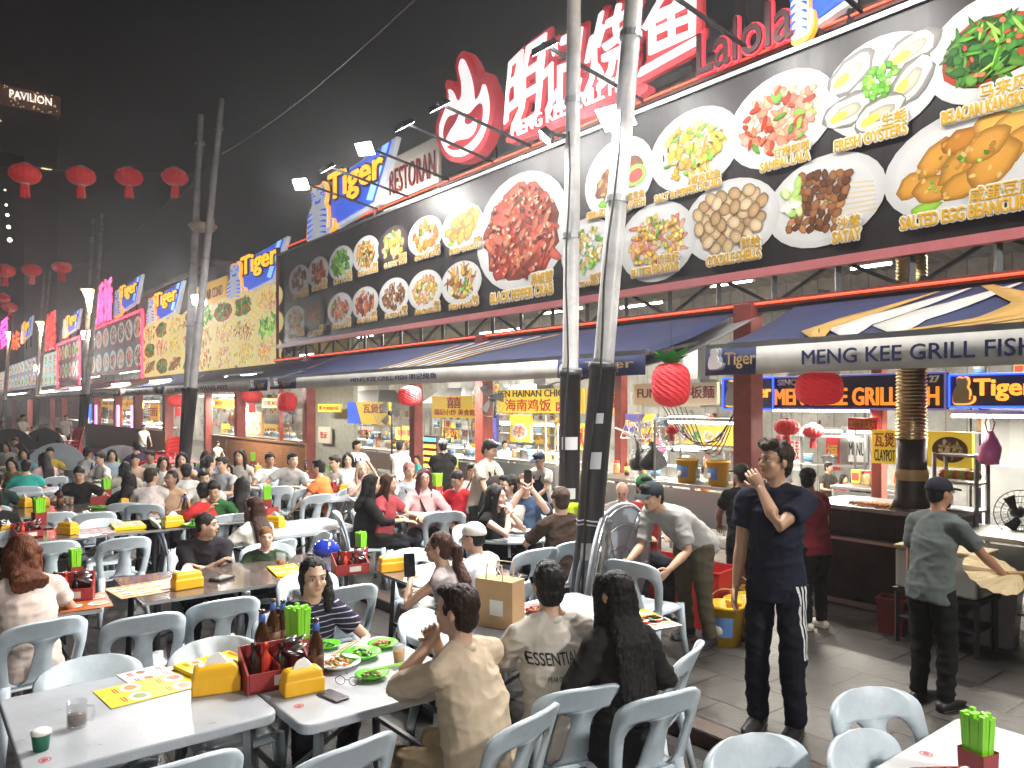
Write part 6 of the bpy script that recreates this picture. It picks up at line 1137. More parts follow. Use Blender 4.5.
honey(671,362,407,35,5.3,'large red pineapple paper lantern with green leaves',True); honey(819,371,406,42,5.9,'red honeycomb paper lantern under the right awning'); honey(410,386,406,22,6.2,'red honeycomb lantern under the long awning'); honey(287,392,412,18,6.6,'red honeycomb lantern above the right part of the hoarding')
hz=MB(); hz.box((-175,-50,67),(454,504,136)); hz=hz.build('haze',mat('haze_air',(1,1,1))); tag(hz,kind='stuff')
_h=MC['haze_air'].node_tree; _h.nodes.remove(_h.nodes['Principled BSDF']); _v=_h.nodes.new('ShaderNodeVolumePrincipled'); _v.inputs['Density'].default_value=HAZE; _v.inputs['Color'].default_value=(.95,.95,1,1); _v.inputs['Anisotropy'].default_value=.72; _h.links.new(_v.outputs[0],_h.nodes['Material Output'].inputs['Volume'])
# ---------------------------------------------------------------- buildings beyond
CONC=mat('night_concrete',(.28,.27,.28),.8,var=.25,vs=.5); CONC2=mat('grey_facade',(.25,.24,.25),.8,var=.2,vs=.4)
def block(name,label,x0,x1,y0,y1,h,m,wins=None,rib=False):
    t=sited(name,label,'building',((x0+x1)/2,(y0+y1)/2,0)); q=MB(); q.box(((x0+x1)/2,(y0+y1)/2,h/2),(x1-x0,y1-y0,h)); q.build('wall',m,t); q=MB(); q.box(((x0+x1)/2,(y0+y1)/2,h+.15),(x1-x0+.3,y1-y0+.3,.3)); q.build('parapet',m,t)
    if rib:
        q=MB(); x=x0+.3
        while x<x1: q.box((x,y0-.06,(h+5)/2),(.08,.1,h-5)); x+=.55
        q.build('ribs',m,t)
    if wins:
        k=0
        for (x,z,w_,hh) in wins: q=MB(); q.box((x,y0-.03,z),(w_,.06,hh)); f=q.build('window',mat('window_frame',(.2,.2,.2),.6),t); q=MB(); q.box((x,y0-.065,z),(w_-.14,.02,hh-.14)); q.build('pane',mat('dark_pane',(.02,.022,.026),.15),f)
    return t
block('shophouse','grey ribbed facade rising behind the grill fish sign',-9.2,6,12.9,20,13,CONC2,None,True)
wx=lambda px,Y:ony(px,VY,Y).x
block('shophouse','dim grey shophouse behind the flame emblem',-15.6,-9.3,13.2,21,9.3,CONC,[(-14.2,7.6,1.2,1.4),(-12.2,7.6,1.2,1.4),(-10.4,7.6,1.0,1.4)])
block('shophouse','low grey block behind the cream board and beer sign',-23,-15.8,13.2,21,7.4,CONC,[(-21,6.3,1.2,1.2),(-19,6.3,1.2,1.2),(-17,6.3,1.2,1.2)])
block('shophouse','dark shophouse behind the yellow billboard',-42,-23.2,13.2,21,8.0,CONC2,[(-40+2.4*k,6.6,1.2,1.3) for k in range(7)]); block('shophouse','dark shophouse far down the row',-95,-42.3,13.2,24,9.5,CONC2,[(-90+4*k,7.6,1.6,1.5) for k in range(11)])
# sky-high tower with lit roof band
d=260; A=atd(-80,404,d); Bx=atd(57,404,d+34); zt=atd(0,82,d+10).z
x1=A.x*.5+Bx.x*.5; y0,y1=atd(-170,404,d).y,ony(57,404,1).y*0+Bx.y; xf=Bx.x
c=V((xf-20,(y0+y1)/2,0)); zT=H+(404-97)/F*(xf*-CC+y1*SS); zB=H+(404-116)/F*(xf*-CC+y1*SS)
t=sited('office_tower','dark high tower with glowing roof sign at far left','building',c); TW=mat('dark_tower',(.004,.004,.004),.7); q=MB(); q.box((xf-20,(y0+y1)/2,(zT-1)/2),(40,y1-y0,zT-1)); q.build('wall',TW,t)
q=MB(); q.box((xf-19,(y0+y1)/2,(zT+zB)/2),(40,y1-y0+2,zT-zB)); q.build('roof_band',mat('brown_band',(.12,.05,.03),.6,emit=.25,ecol=(.2,.08,.04)),t)
ys=lambda px:(lambda a:xf*(a*CC+SS)/(-CC+a*SS))((px-512)/F)
text('PAVILION',ys(9),ys(51),zB+(zT-zB)*.4,zB+(zT-zB)*.8,xf+1.3,glow((1,.95,.85),1.8),t,'sign_letters',.0,.5,axis='x')
rr=random.Random(4); q=MB()
for k in range(120): y=rr.uniform(y0+2,y1); z=rr.uniform(zB,zT); q.box((xf+1.2,y,z),(.4,.35,.35))
q.build('band_lights',glow((1,.75,.45),.7),t); q=MB()
for k in range(10): y=rr.uniform(ys(-8),ys(6)) ; z=zB-rr.uniform(4,30); q.box((xf+.2,y,z),(.4,1.6,.5))
for u in(43,46,50): q.box((xf+.2,ys(u),zB-21+u*.0),(.4,1.2,.5))
q.build('lit_window',glow((1,.75,.4),1.6),t)
q=MB()
for k in range(230): q.box((xf+.15,y0+6+(k%23)*(y1-y0-10)/23,zB-8-(k//23)*8),(.3,3.2,2.4))
q.build('window',mat('dim_tower_window',(.03,.03,.035),.2),t)
P=atd(9,215,150); t=sited('lit_column','slim building edge with a column of lamps at far left','building',(P.x,P.y,0)); q=MB(); q.box((P.x-3,P.y,P.z/2+6),(6,5,P.z+12)); q.build('wall',TW,t)
for k,py in enumerate((190,205,215,227,240)): Q=atd(5+k*1.2,py,146); q=MB(); q.ell(Q,.18+.06*k,None,8,6); q.build('lamp',glow((1,.85,.6),4),t)
# ---------------------------------------------------------------- dining tables
XF,XB=142,-38         # facing towards / away from the viewpoint, across the long side of the rows
table(-3.66,.80,.92,.93,'white square plastic table at front left with tea mug and paper cup')
table(-3.45,1.72,.92,.88,'white square plastic table with green plates between striped woman and cream shirt man')
table(-3.52,2.98,.9,1.45,'white plastic table in front of the lettered tee man and the long haired woman')
table(-.9,3.05,.95,.92,'white plastic table at bottom right corner with lime chopsticks')
table(-5.98,2.06,.92,1.62,'dark laminate table of the tattooed man and the boy','dark',group='dark laminate tables')
table(-5.0,3.35,.85,.85,'dark laminate table in front of the ponytail woman with phone','dark',group='dark laminate tables')
table(-6.0,.45,.95,1.1,'dark laminate table in front of the curly haired woman at left','dark',group='dark laminate tables')
def tpx(px,py,w,dp,label,kind='dark',h=.73,sc=1): P=onz(px,py,h); P=onz(px,py,h+gz(P.y)); return table(P.x,P.y,w,dp,label,kind,h,0,'dark laminate tables' if kind=='dark' else 'white plastic tables')
tpx(92,530,.85,1.75,'dark table with stacked yellow menus, third row at left'); tpx(8,528,.85,.75,'dark table with red caddy and drinks at left edge'); tpx(85,508,.9,1.7,'dark table in front of the black tee man looking down'); tpx(196,520,.85,1.25,'dark table with green plates in front of the green tee man')
tpx(300,526,.9,1.0,'bare steel-edged table left of the blue helmet','white'); tpx(290,484,.85,1.3,'table shared by the grey tee man and orange tee man','white'); tpx(242,474,.85,1.0,'far table of the smiling woman by the hoarding','white'); tpx(348,494,.8,.95,'table of the blonde woman eating','white'); tpx(30,491,.9,1.4,'pale table beside the teal shirt man','white'); tpx(122,484,.8,1.0,'table with bottles beside the folded round tables','white')
P=onz(426,509,.83); round_table(P.x,P.y,.95,'round grey table of the black dressed woman and pink shirt woman'); P=onz(512,533,.83); round_table(P.x,P.y,.95,'round grey table of the drinking woman and man with phone')
for px,py,l in((12,463,'red clothed table at far left edge'),(60,461,'red clothed table left of the red chair stack'),(108,464,'red clothed table by the brown hoarding'),(150,462,'red clothed table near twin pole foot'),(30,447,'farther red clothed table at left')): tpx(px,py,1.,1.8,l,'red')
# ---------------------------------------------------------------- people
STRIPE=mat('striped_jersey',(.02,.022,.045),.9,spec=.2); _n=STRIPE.node_tree; _w=_n.nodes.new('ShaderNodeTexWave'); _w.bands_direction='Z'; _w.inputs['Scale'].default_value=9; _w.inputs['Distortion'].default_value=.4; _r=_n.nodes.new('ShaderNodeValToRGB'); _r.color_ramp.elements[0].position=.9; _r.color_ramp.elements[0].color=(.02,.022,.045,1); _r.color_ramp.elements[1].position=.94; _r.color_ramp.elements[1].color=(.42,.36,.42,1); _c=_n.nodes.new('ShaderNodeTexCoord'); _n.links.new(_c.outputs['Object'],_w.inputs['Vector']); _n.links.new(_w.outputs['Fac'],_r.inputs[0]); _n.links.new(_r.outputs[0],_n.nodes['Principled BSDF'].inputs['Base Color'])
person(314,557,146,'woman in navy striped tee with tied black hair facing us at the front table',(.02,.022,.045),zt=1.2,lean=14,hair='tied',sk=(.56,.35,.25),fem=True,L=(-.2,.4,.78),Rr=(.14,.42,.8),hy=4,sleeve=.6,stripes=STRIPE)
person(456,583,-52,'man in cream tee with hand raised to his face, back to us',(.50,.40,.29),zt=1.27,lean=12,hair='short',hc=(.022,.012,.009),sk=SK,hy=-14,L='face',Rr='face',pants=(.3,.23,.14),fat=1.12,sleeve=.85)
person(548,560,-22,'man in pale grey tee with black lettering on his back',(.46,.42,.37),zt=1.29,lean=10,hair='short',hy=10,Rr='table',L='tablein',sleeve=.7,pants=(.02,.02,.02),text_=[('ESSENTIALS',.87,.055,.27),('FEAR OF GOD',.80,.024,.13)],fat=1.08)
person(613,569,-30,'woman with very long black hair down her back beside the lettered tee man',(.02,.018,.018),zt=1.27,lean=8,hair='long',hc={'x':1} and BLK,fem=True,L='lap',Rr='lap',hy=-10,sleeve=1.5)
person(22,533,-48,'woman with curly brown hair and pale pink tee at left edge',(.55,.45,.40),zt=1.26,lean=14,hair='curly',hc=(.10,.028,.01),fem=True,hy=10,pants=(.25,.2,.16),sleeve=.6)
person(207,511,148,'tattooed man in black tee looking to the right over folded arms',(.028,.026,.03),zt=1.17,lean=24,hair='crop',hc=(.02,.014,.01),sk=(.45,.28,.2),hy=-62,L=(.08,.40,.8),Rr=(-.05,.42,.82),fat=1.15)
person(266,526,165,'small boy in dark green tee with white collar',(.03,.05,.025),zt=1.02,lean=6,hair='crop',hc=(.16,.07,.02),sk=SKP,hy=-12,neck=(.7,.7,.7),tall=1.0)
person(214,481,158,'man in green tee looking down at his food',(.03,.11,.035),zt=1.17,lean=22,hair='short',sk=SK,hp=24,Rr='eat',L='table',hy=5)
person(203,481,-60,'man in red shirt seen from behind, left of the green tee man',(.45,.03,.03),zt=1.17,hair='short',hy=30)
person(204,469,150,'dark haired man in white tee behind the green tee man',(.6,.58,.55),zt=1.2,lean=15,hp=15)
person(253,496,-60,'woman with long brown hair and white top, back to us',(.6,.56,.5),zt=1.19,hair='longw',hc=(.035,.014,.008),fem=True,hy=-10)
person(242,476,-25,'woman with straight black hair on a pale chair, back to us',(.02,.02,.02),zt=1.2,hair='long',fem=True)
person(152,467,-10,'stocky man in white tee turning right, back to us',(.62,.55,.52),zt=1.24,hair='short',hc=(.03,.02,.015),hy=35,fat=1.1)
person(171,470,172,'smiling woman with dark hair, bare shoulders',(.5,.33,.22),zt=1.2,hair='tied',fem=True,hy=20,sk=SK2,sleeve=0)
person(79,466,160,'man in black tee looking down at left table',(.014,.013,.013),zt=1.2,lean=18,hp=22,hair='crop',hc=(.02,.013,.01),L=(-.3,.4,.8),Rr=(.2,.42,.8),fat=1.15)
person(-6,488,-60,'man in black tee with white letters cut by the left edge',(.013,.013,.013),zt=1.2,hair='short',text_=[('ITS',.93,.06,.16)],hy=10)
person(26,459,-30,'person in teal shirt seen from behind at left',(.03,.32,.28),zt=1.2,hair='short',fat=1.1)
person(12,457,170,'woman in olive top facing the teal shirt person',(.15,.11,.05),zt=1.2,hair='bob',fem=True,hp=15)
person(-3,471,-20,'person in dark green at the left edge',(.015,.04,.035),zt=1.2,hair='short')
person(135,453,150,'man in beige tee with black strap near the leaning round tables',(.45,.33,.24),zt=1.24,hair='crop',hp=10,strap=(.02,.02,.02))
person(125,461,-30,'person in cream top with black hair beside the beige tee man',(.5,.45,.35),zt=1.18,hair='bob')
person(129,471,-20,'woman with long black hair in dark clothes, back to us, left of the stocky man',(.015,.015,.015),zt=1.18,hair='long',fem=True,sleeve=1.5)
person(136,441,-60,'person in purple dark top by the far hoarding',(.06,.03,.09),zt=1.2,hair='short',chair='red')
person(206,450,-20,'woman in denim blue dress near the hoarding, back to us',(.12,.2,.33),zt=1.2,hair='long',fem=True,sleeve=.3,hc=(.03,.015,.01))
person(210,455,10,'woman with hair tied up next to the denim dress woman',(.5,.36,.27),zt=1.2,hair='bun',fem=True,sleeve=.2,hy=25)
person(240,449,175,'smiling woman in grey strap top facing us by the hoarding',(.4,.38,.36),zt=1.25,hair='longw',fem=True,sleeve=0,hy=12)
person(293,452,165,'man in grey tee leaning over the far table',(.36,.36,.35),zt=1.25,lean=16,side=-10,hy=-25,hair='short',Rr=(.25,.42,.8))
person(318,459,-80,'man in orange tee reaching left across the table',(.65,.17,.05),zt=1.2,lean=12,hair='short',L='out',Rr='table',hy=-5,glasses=True)
person(362,461,175,'woman with blond pink hair eating, facing us',(.62,.52,.45),zt=1.2,hair='longw',hc=(.5,.35,.25),fem=True,Rr='mouth',hy=-20,sk=SKP)
person(372,474,75,'woman in black dress with long black hair seated sideways at the round table',(.012,.012,.012),zt=1.2,hair='hijab',hc=(.012,.011,.012),fem=True,sleeve=1.6,robe=True,L='table',Rr='table',pants=(.012,.012,.012))
person(389,473,115,'woman just behind the black dressed woman, brown hair',(.3,.05,.06),zt=1.2,hair='longw',hc=(.05,.02,.012),fem=True,hy=-15)
person(409,461,150,'man with short pinkish hair behind the round table',(.3,.32,.36),zt=1.24,hair='crop',hc=(.3,.14,.13),hp=15,strap=(.02,.02,.02))
person(424,468,165,'woman in pink shirt with glasses and black bag strap',(.62,.36,.36),zt=1.22,hair='long',hc=(.08,.02,.03),fem=True,sleeve=1.2,strap=(.02,.02,.02),glasses=True,hy=-5,fat=1.1)
person(457,470,-150,'man in red jersey looking down at his phone',(.6,.03,.045),zt=1.2,hair='crop',hp=25,L='lap',Rr='lap',lean=16,glasses=True,sleeve=.9)
person(497,484,120,'woman in black tank top drinking',(.012,.012,.012),zt=1.22,hair='long',fem=True,sleeve=0,L='mouth',Rr='mouth',sk=SKP,hy=-10)
person(525,472,176,'man in denim shirt filming with a raised phone',(.05,.08,.14),zt=1.28,hair='crop',hc=(.12,.05,.02),L='phone',Rr='phone',sleeve=.8,sk=SKP,fat=1.1)
person(508,474,-120,'dark haired person behind the filming man',(.45,.4,.36),zt=1.25,hair='short')
person(560,486,-25,'man in dark brown shirt behind the upright pole, back to us',(.035,.022,.016),zt=1.23,hair='short',hc=(.05,.03,.02),sleeve=.8,fat=1.1)
person(438,531,-70,'ponytail woman in grey tank holding up a phone',(.33,.28,.28),zt=1.18,hair='pony',hc=(.05,.02,.013),fem=True,sleeve=0,L=(-.04,.42,.93),Rr=(.1,.42,.82),lean=16,hy=-12,sk=(.45,.27,.18))
person(473,520,-60,'man in white tee and white cap with black bag strap',(.58,.58,.62),zt=1.2,hair='crop',cap=(.72,.68,.62),lean=16,strap=(.02,.02,.02),hy=-5,sleeve=.8,fat=1.12)
person(622,483,-170,'bald man seated behind the upright folded round table',(.3,.28,.26),zt=1.12,hair='bald',sk=SKP,hp=30)
person(645,473,170,'man in red shirt and green cap behind the leaning man',(.3,.03,.03),zt=1.3,hair='short',cap=(.03,.15,.06))
# standing
person(775,440,-142,'tall young man in navy sportswear with white side stripes, fingers at his chin',(.016,.018,.032),False,d=4.55,hair='wavy',hc=(.025,.014,.008),sk=(.42,.24,.15),hy=34,hp=-4,L='face',Rr='down',fat=.93,pants=(.012,.013,.02),sleeve=.62,shoe=(.008,.008,.008),lean=2)
person(652,480,-128,'man in grey tee and black cap bending over a pale chair',(.37,.36,.35),False,d=5.95,lean=52,hair='short',cap=(.03,.035,.045),sk=(.48,.28,.18),hp=10,L=(-.25,.62,.78),Rr=(.16,.66,.79),pants=(.09,.075,.05),sleeve=.85,shoe=(.02,.02,.02),feet=((-.14,-.05,0),(.16,-.12,0)),fat=1.1)
person(940,475,65,'man in grey tee and dark cap holding a palm leaf fan',(.10,.115,.11),False,d=5.0,hair='crop',cap=(.02,.018,.025),sk=(.33,.17,.1),L='down',Rr=(.26,.47,-.38),pants=(.01,.01,.01),sleeve=.75,shoe=(.008,.008,.008),hy=10,beard=True)
person(808,466,-25,'man in maroon tee and black cap at the grill counter',(.17,.02,.028),False,d=6.75,hair='short',cap=(.012,.012,.012),sk=(.38,.21,.13),hy=55,L='work',Rr='down',pants=(.012,.012,.012),shoe=(.6,.55,.48))
person(741,462,-8,'man in black tee and olive cap working at the middle stall, back to us',(.014,.016,.015),False,d=7.0,hair='short',cap=(.05,.05,.035),L='work',Rr='work',sk=SK2,fat=1.2,hy=-10)
person(490,440,120,'waiter in cream polo with orange and black bag across his front',(.55,.48,.4),False,d=8.6,hair='short',hp=22,L='work',Rr='work',apron=(.04,.04,.045),strap=(.65,.2,.06),sk=SK,lean=12,hy=-5,pants=(.02,.02,.02))
person(443,438,-10,'man in black tee and grey cap standing at the stall, back to us',(.012,.012,.013),False,d=11.5,hair='short',cap=(.25,.25,.25),fat=1.2,L='work',Rr='work')
person(357,440,140,'cook in white shirt and navy apron beside the grey wall',(.65,.64,.62),False,d=12.8,hair='short',apron=(.015,.02,.05),L='out',Rr='work',hy=-35)
person(400,441,10,'person in white tee at the counter behind the round table',(.6,.6,.58),False,d=13.2,hair='short')
person(417,455,-120,'person in teal tee behind the neon menu column',(.05,.4,.38),False,d=14,hair='short')
person(539,451,-140,'cook in white shirt, navy cap and apron looking down',(.66,.65,.63),False,d=9.6,hair='short',cap=(.03,.04,.08),apron=(.015,.02,.05),L='work',Rr='work',hp=22,sk=SK)
person(829,462,150,'man in olive tee holding a green coconut inside the stall',(.06,.055,.045),False,d=11.2,hair='short',L='work',Rr='hold',sk=SK)
person(699,464,-95,'man in orange shirt inside the bucket stall',(.55,.15,.03),False,d=10.5,hair='short',sk=SK)
person(787,462,120,'dark haired man far behind the navy man',(.12,.12,.14),False,d=11,hair='short')
person(290,450 if 0 else 441,-60,'cook in white working above the hoarding',(.55,.55,.53),False,d=17,hair='short') if 0 else None
person(218,441,120,'stall worker in white behind the roast meats',(.5,.5,.48),False,d=19.5,hair='short',L='work',Rr='work')
person(505,440,150,'far cook in white with a red tray by the shelves',(.6,.6,.58),False,d=15,hair='short',L='work',Rr='work')
person(144,424,120,'cook in white behind the brown hoarding',(.6,.6,.6),False,d=24,hair='short')
for k,(px,yt,fc,dsc,c,hr) in enumerate(((844,474,160,'seated far diner in red behind the grill',(.5,.05,.06),'bob'),(855,473,175,'seated far diner in pale top behind the grill',(.5,.45,.4),'long'),(865,470,-160,'seated far diner drinking behind the grill',(.15,.13,.12),'short'))): person(px,yt,fc,dsc,c,False,d=10.3,hair=hr)
for k,(px,yt,fc,dsc,c,sit,d) in enumerate(((6,441,170,'far diner in white at left edge',(.6,.58,.55),True,None),(15,437,160,'far diner in lilac top at left',(.4,.35,.5),True,None),(23,414,100,'far standing waiter in white at left',(.6,.6,.58),False,27),(40,433,-20,'far diner in olive behind dark round tables',(.08,.12,.03),True,None),(58,427,-60,'far diner in white by the second pole',(.55,.55,.55),True,None),(59,438,-30,'far diner in black by the red chair stack',(.015,.015,.015),True,None),(19,443,-150,'far bald diner in pink top behind dark round table',(.55,.42,.38),True,None),(66,415,140,'far standing worker in white shirt',(.6,.6,.6),False,30),(33,426,170,'far diner in dark red',(.2,.04,.04),True,None),(2,420,30,'far standing person in grey at the edge',(.2,.2,.22),False,30))): 
    person(px,yt,fc,dsc,c,sit,zt=1.25,d=d,hair='short' if k%3 else 'bob',hp=10)
for k,(px,yt,fc,dsc,c,hr) in enumerate(((100,452,-150,'far diner in white tee left of the red tables',(.6,.58,.55),'short'),(112,449,150,'far diner in pale blue by the red tables',(.35,.45,.55),'bob'),(150,450,-170,'far diner in cream near the twin poles',(.55,.5,.42),'short'),(163,456,140,'far diner in white beside the red stack',(.62,.6,.58),'long'),(182,452,160,'far diner in peach left of the twin poles',(.6,.4,.3),'bob'),(186,463,-30,'diner in white seen from behind at the twin poles foot',(.6,.6,.6),'short'),(222,456,-160,'diner in light grey beside the denim dress woman',(.4,.4,.42),'short'),(226,462,150,'diner in mustard top near the hoarding',(.5,.33,.06),'long'),(270,452,150,'diner in white left of the grey tee man',(.62,.62,.6),'short'),(335,455,-150,'diner in pale tee between the orange man and the blonde woman',(.5,.5,.48),'short'),(348,452,170,'far diner in white near the neon column',(.6,.58,.56),'bob'),(472,462,165,'diner in white behind the red jersey man',(.6,.58,.55),'short'),(50,447,150,'far diner in yellow by the dark round tables',(.6,.45,.08),'short'),(44,452,-60,'far diner in light pink left of pale round table',(.6,.4,.4),'long'),(88,447,20,'far diner in white behind the pale round table',(.6,.6,.6),'short'),(24,448,160,'far diner in turquoise by the left edge tables',(.15,.4,.42),'bob'))): person(px,yt,fc,dsc,c,True,zt=1.22,hair=hr,hp=8,fem=hr!='short',sk=(SK,SKP,SK2)[k%3])
# chairs under the seated
def brief(s,n=10):
    w=s.replace(',','').split()[:n]
    while w[-1] in('the','a','of','with','at','to','in','and','by','near','on','his','her','from','behind','beside','over','under','up','back','dark','black','left','folded','round','between'): w.pop()
    return ' '.join(w)
for loc,rz,kind,desc in CHAIRS:
    o=Matrix.Rotation(rz,3,'Z')@V((0,.03,0)); place(CHR if kind=='red' else CH,(loc.x+o.x,loc.y+o.y,loc.z),rz,('red' if kind=='red' else 'pale grey')+' chair under the '+brief(desc),'red plastic chairs' if kind=='red' else 'pale grey plastic chairs')
# empty chairs
for a in((88,658,XF,'empty pale grey chair tucked behind the front left table, left one'),(212,639,XF,'empty pale grey chair tucked behind the front left table, right one'),(146,614,XB,'empty pale chair with two openings left of the tattooed man table'),(226,598,XB,'empty pale chair pulled to the dark table, right of its twin'),(352,741,XB-8,'empty pale chair cut by the bottom edge beside the cream shirt man'),(180,758,XB,'empty pale chair just showing at the bottom edge under the tea mug'),(694,645,XB-24,'empty tilted pale chair right of the long haired woman'),(868,690,XF+20,'upright empty pale chair left of the bottom right table, tallest of three'),(853,736,XF,'empty pale chair at bottom edge beside the right table'),(748,738,XF+15,'empty pale chair at bottom edge below the navy man'),(52,541,XB,'empty pale chair behind the curly haired woman, back to us'),(126,537,XB-4,'empty pale chair with two openings below the stacked yellow menus'),(56,512,XB,'empty pale chair top in front of the black tee man, left'),(95,512,XB,'empty pale chair top in front of the black tee man, right'),(100,519,XF,'empty pale chair facing us behind the stacked menus'),(153,518,60,'empty pale chair left of the green plates table'),(279,486,XB,'empty white-blue chair at the table of the grey tee man'),(310,487,XB-15,'empty pale chair right of the white-blue one, at the orange tee man'),(320,494,XB-10,'empty pale chair in front of the blonde woman table'),(262,484,80,'empty pale chair side-on left of the grey tee man table'),(326,533,-120,'empty pale chair behind the blue helmet'),(446,511,-20,'empty pale chair in front of the round table of the pink shirt woman'),(353,498,70,'empty pale chair left of the black dressed woman'),(408,549,XF,'empty white chair across the table from the ponytail woman'),(412,612,110,'empty white chair right of the green plates table'),(628,560,-128 if 0 else 40,'pale chair gripped by the leaning man'),(540,548,XB,'pale chair under the brown shirt table by the upright pole'),(285,470,XF,'empty pale chair behind the grey tee man'),(305,572,XF,'empty pale chair behind the striped woman, right'),(350,585,XB,'pale chair seat half hidden under the red caddy table'),(40,468,XF,'empty pale chair beside the teal shirt person'),(118,470,XB,'pale chair by the beige tee man'),(486,513,60,'pale chair left of the drinking woman')): chairat(a[0],a[1],a[2],a[3],group='pale grey plastic chairs')
for k,(px,py,fc,l) in enumerate(((100,452,60,'red chair by the red table left of twin poles'),(112,455,-30,'red chair at the middle red table'),(123,451,120,'red chair behind the middle red table'),(160,455,150,'red chair nearest to the twin pole foot'),(169,458,-120,'red chair leaning by the twin poles'),(150,461,-40,'red chair in front of the last red table'),(20,455,XB,'red chair at the left red table'),(40,457,XB,'red chair right of the left red table'),(4,458,XB,'red chair at the left edge'),(75,455,XF,'red chair beside the red stack'))): chairat(px,py,fc,l,p=CHR,group='red plastic chairs')
P=onz(65,478,0); 
for k in range(7): place(CHR,(P.x,P.y+.02*k,gz(P.y)+.1*k),R(200),'red chair in the tall stack by the second pole, number %d from the bottom'%(k+1) if 0 else ['lowest','second lowest','third lowest','middle','third topmost','second topmost','topmost'][k]+' red chair of the tall stack by the second pole','red plastic chairs')
P=onz(166,483,0)
for k in range(4): place(CHR,(P.x+.02*k,P.y,gz(P.y)+.1*k),R(120),['lowest','second','third','topmost'][k]+' red chair of the short stack left of the twin poles','red plastic chairs')
# folded round tables standing on edge
def folded(px,pyb,dia,label,face,m,wire_=False,leanv=12):
    P=onz(px,pyb,0); g=gz(P.y); P=onz(px,pyb,g); a=R(face); rz=math.atan2(SS*math.cos(a)+CC*math.sin(a),-CC*math.cos(a)+SS*math.sin(a))-math.pi/2
    t=thing('folded_table',label,'table',P,rz,'folded round tables'); M=Matrix.Rotation(R(-90+leanv),3,'X'); q=MB(); q.lathe([(0,-.012),(dia/2-.01,-.012),(dia/2,-.006),(dia/2,.006),(dia/2-.01,.012),(0,.012)],(0,0,dia/2),44,M=M); q.build('tabletop',m,t)
    q=MB(); L_=lambda x,y,z:V((0,0,dia/2))+M@V((x,y,z))
    for s in(-1,1): q.tube([L_(s*.25,-.4*dia,-.05),L_(s*.25,.4*dia,-.05)],.014,6)
    q.tube([L_(-.25,.1,-.05),L_(.25,.1,-.05)],.012,6); 
    for s in(-1,1): q.tube([L_(s*.25,.05,-.03),L_(s*.25,.05,-.055)],.02,6)
    if wire_:
        for r in(.5,.36,.2): q.tube([L_(dia*r*.95*math.cos(k*.2618),dia*r*.95*math.sin(k*.2618),-.03) for k in range(25)],.008,5)
        for k in range(6): q.tube([L_(0,0,-.03),L_(dia*.47*math.cos(k*1.047),dia*.47*math.sin(k*1.047),-.03)],.008,5)
    q.build('folding_legs',STEEL,t); return t
FG=mat('folded_top_grey',(.42,.47,.53),.4,var=.1)
folded(55,503,1.25,'large pale grey folded round table standing on edge, left one',170,FG); folded(118,502,1.2,'large pale grey folded round table standing on edge, right one',165,FG)
DKM=mat('dark_mesh_top',(.08,.085,.09),.5); folded(8,480,1.4,'dark folded round table on edge at the left, first',175,DKM,True); folded(41,479,1.4,'dark folded round table on edge by the red stack',185,DKM,True)
folded(614,640,1.15,'folded round table on edge beside the leaning pole, ribbed underside to us',-52,FG,True,8); folded(597,650,1.1,'folded round table seen nearly edge-on left of the leaning pole',-75,FG,True,6)
# ---------------------------------------------------------------- things on the tables
A='on the front left white table'; Bt='on the striped woman table'
put(MUG,77,727,'glass mug half full of dark tea '+A,rz=R(60))
P=onz(41,750,.73); t=thing('paper_cup','small green paper cup with white rim '+A,'cup',(P.x,P.y,.7315)); q=MB(); q.lathe([(.026,0),(.033,.062),(.033,.066)],n=20); q.build('cup',plain((.01,.13,.07)),t,True); q=MB(); q.lathe([(.0335,.06),(.0355,.063),(.035,.072),(.025,.078),(0,.076)],n=20); q.build('rim',plain((.75,.73,.68)),t,True)
for px,py,l in((45,760,'round red sticker on the near corner of the front left table'),(299,706,'round red sticker near the phone'),(968,718,'round red sticker at far corner of right table'),(926,754,'round red sticker at near edge of right table')):
    P=onz(px,py,.73); q=MB(); 
    for r0,r1 in((.024,.019),(.012,.0)): 
        n=20; q.add([(r*math.cos(k*math.pi/10),r*.9*math.sin(k*math.pi/10),0) for r in(r0,max(r1,.002)) for k in range(n)],[(k,(k+1)%n,n+(k+1)%n,n+k) for k in range(n)])
    tag(q.build('sticker',plain((.5,.05,.06)),None,loc=(P.x,P.y,.7312)),l,'sticker')
menu_sheet(156,687,.27,.46,R(5),'flat yellow picture menu '+A,seed=3); menu_sheet(212,666,.2,.3,R(12),'thick folded yellow menu '+A,thick=.022,h=.732,seed=4); menu_sheet(158,672,.2,.32,R(8),'white and pink paper slip under the yellow menu '+A,col=(.65,.55,.55),h=.7312,seed=6)
put(TIS,216,691,'yellow tissue box '+A+', beside the folded menu',rz=R(75),sc=1.05); put(TIS,302,692,'yellow tissue box in front of the bottles '+Bt,rz=R(85),sc=.92)
put(CAD,275,684,'dark red condiment caddy with spoons '+Bt,rz=R(85),sc=1.15); put(CHO,298,668,'lime chopstick bundle standing in the caddy '+Bt,rz=.3,sc=1.25,dz=.03)
for px,py,l,s in((262,672,'tall brown bottle left of the lime chopsticks ',1.15),(273,655,'brown bottle behind the caddy ',1.1),(316,680,'brown bottle with blue neck label right of the caddy ',1.1),(283,650,'farthest brown bottle near the striped woman ',1.0)): put(BOT,px,py,l+Bt,sc=s)
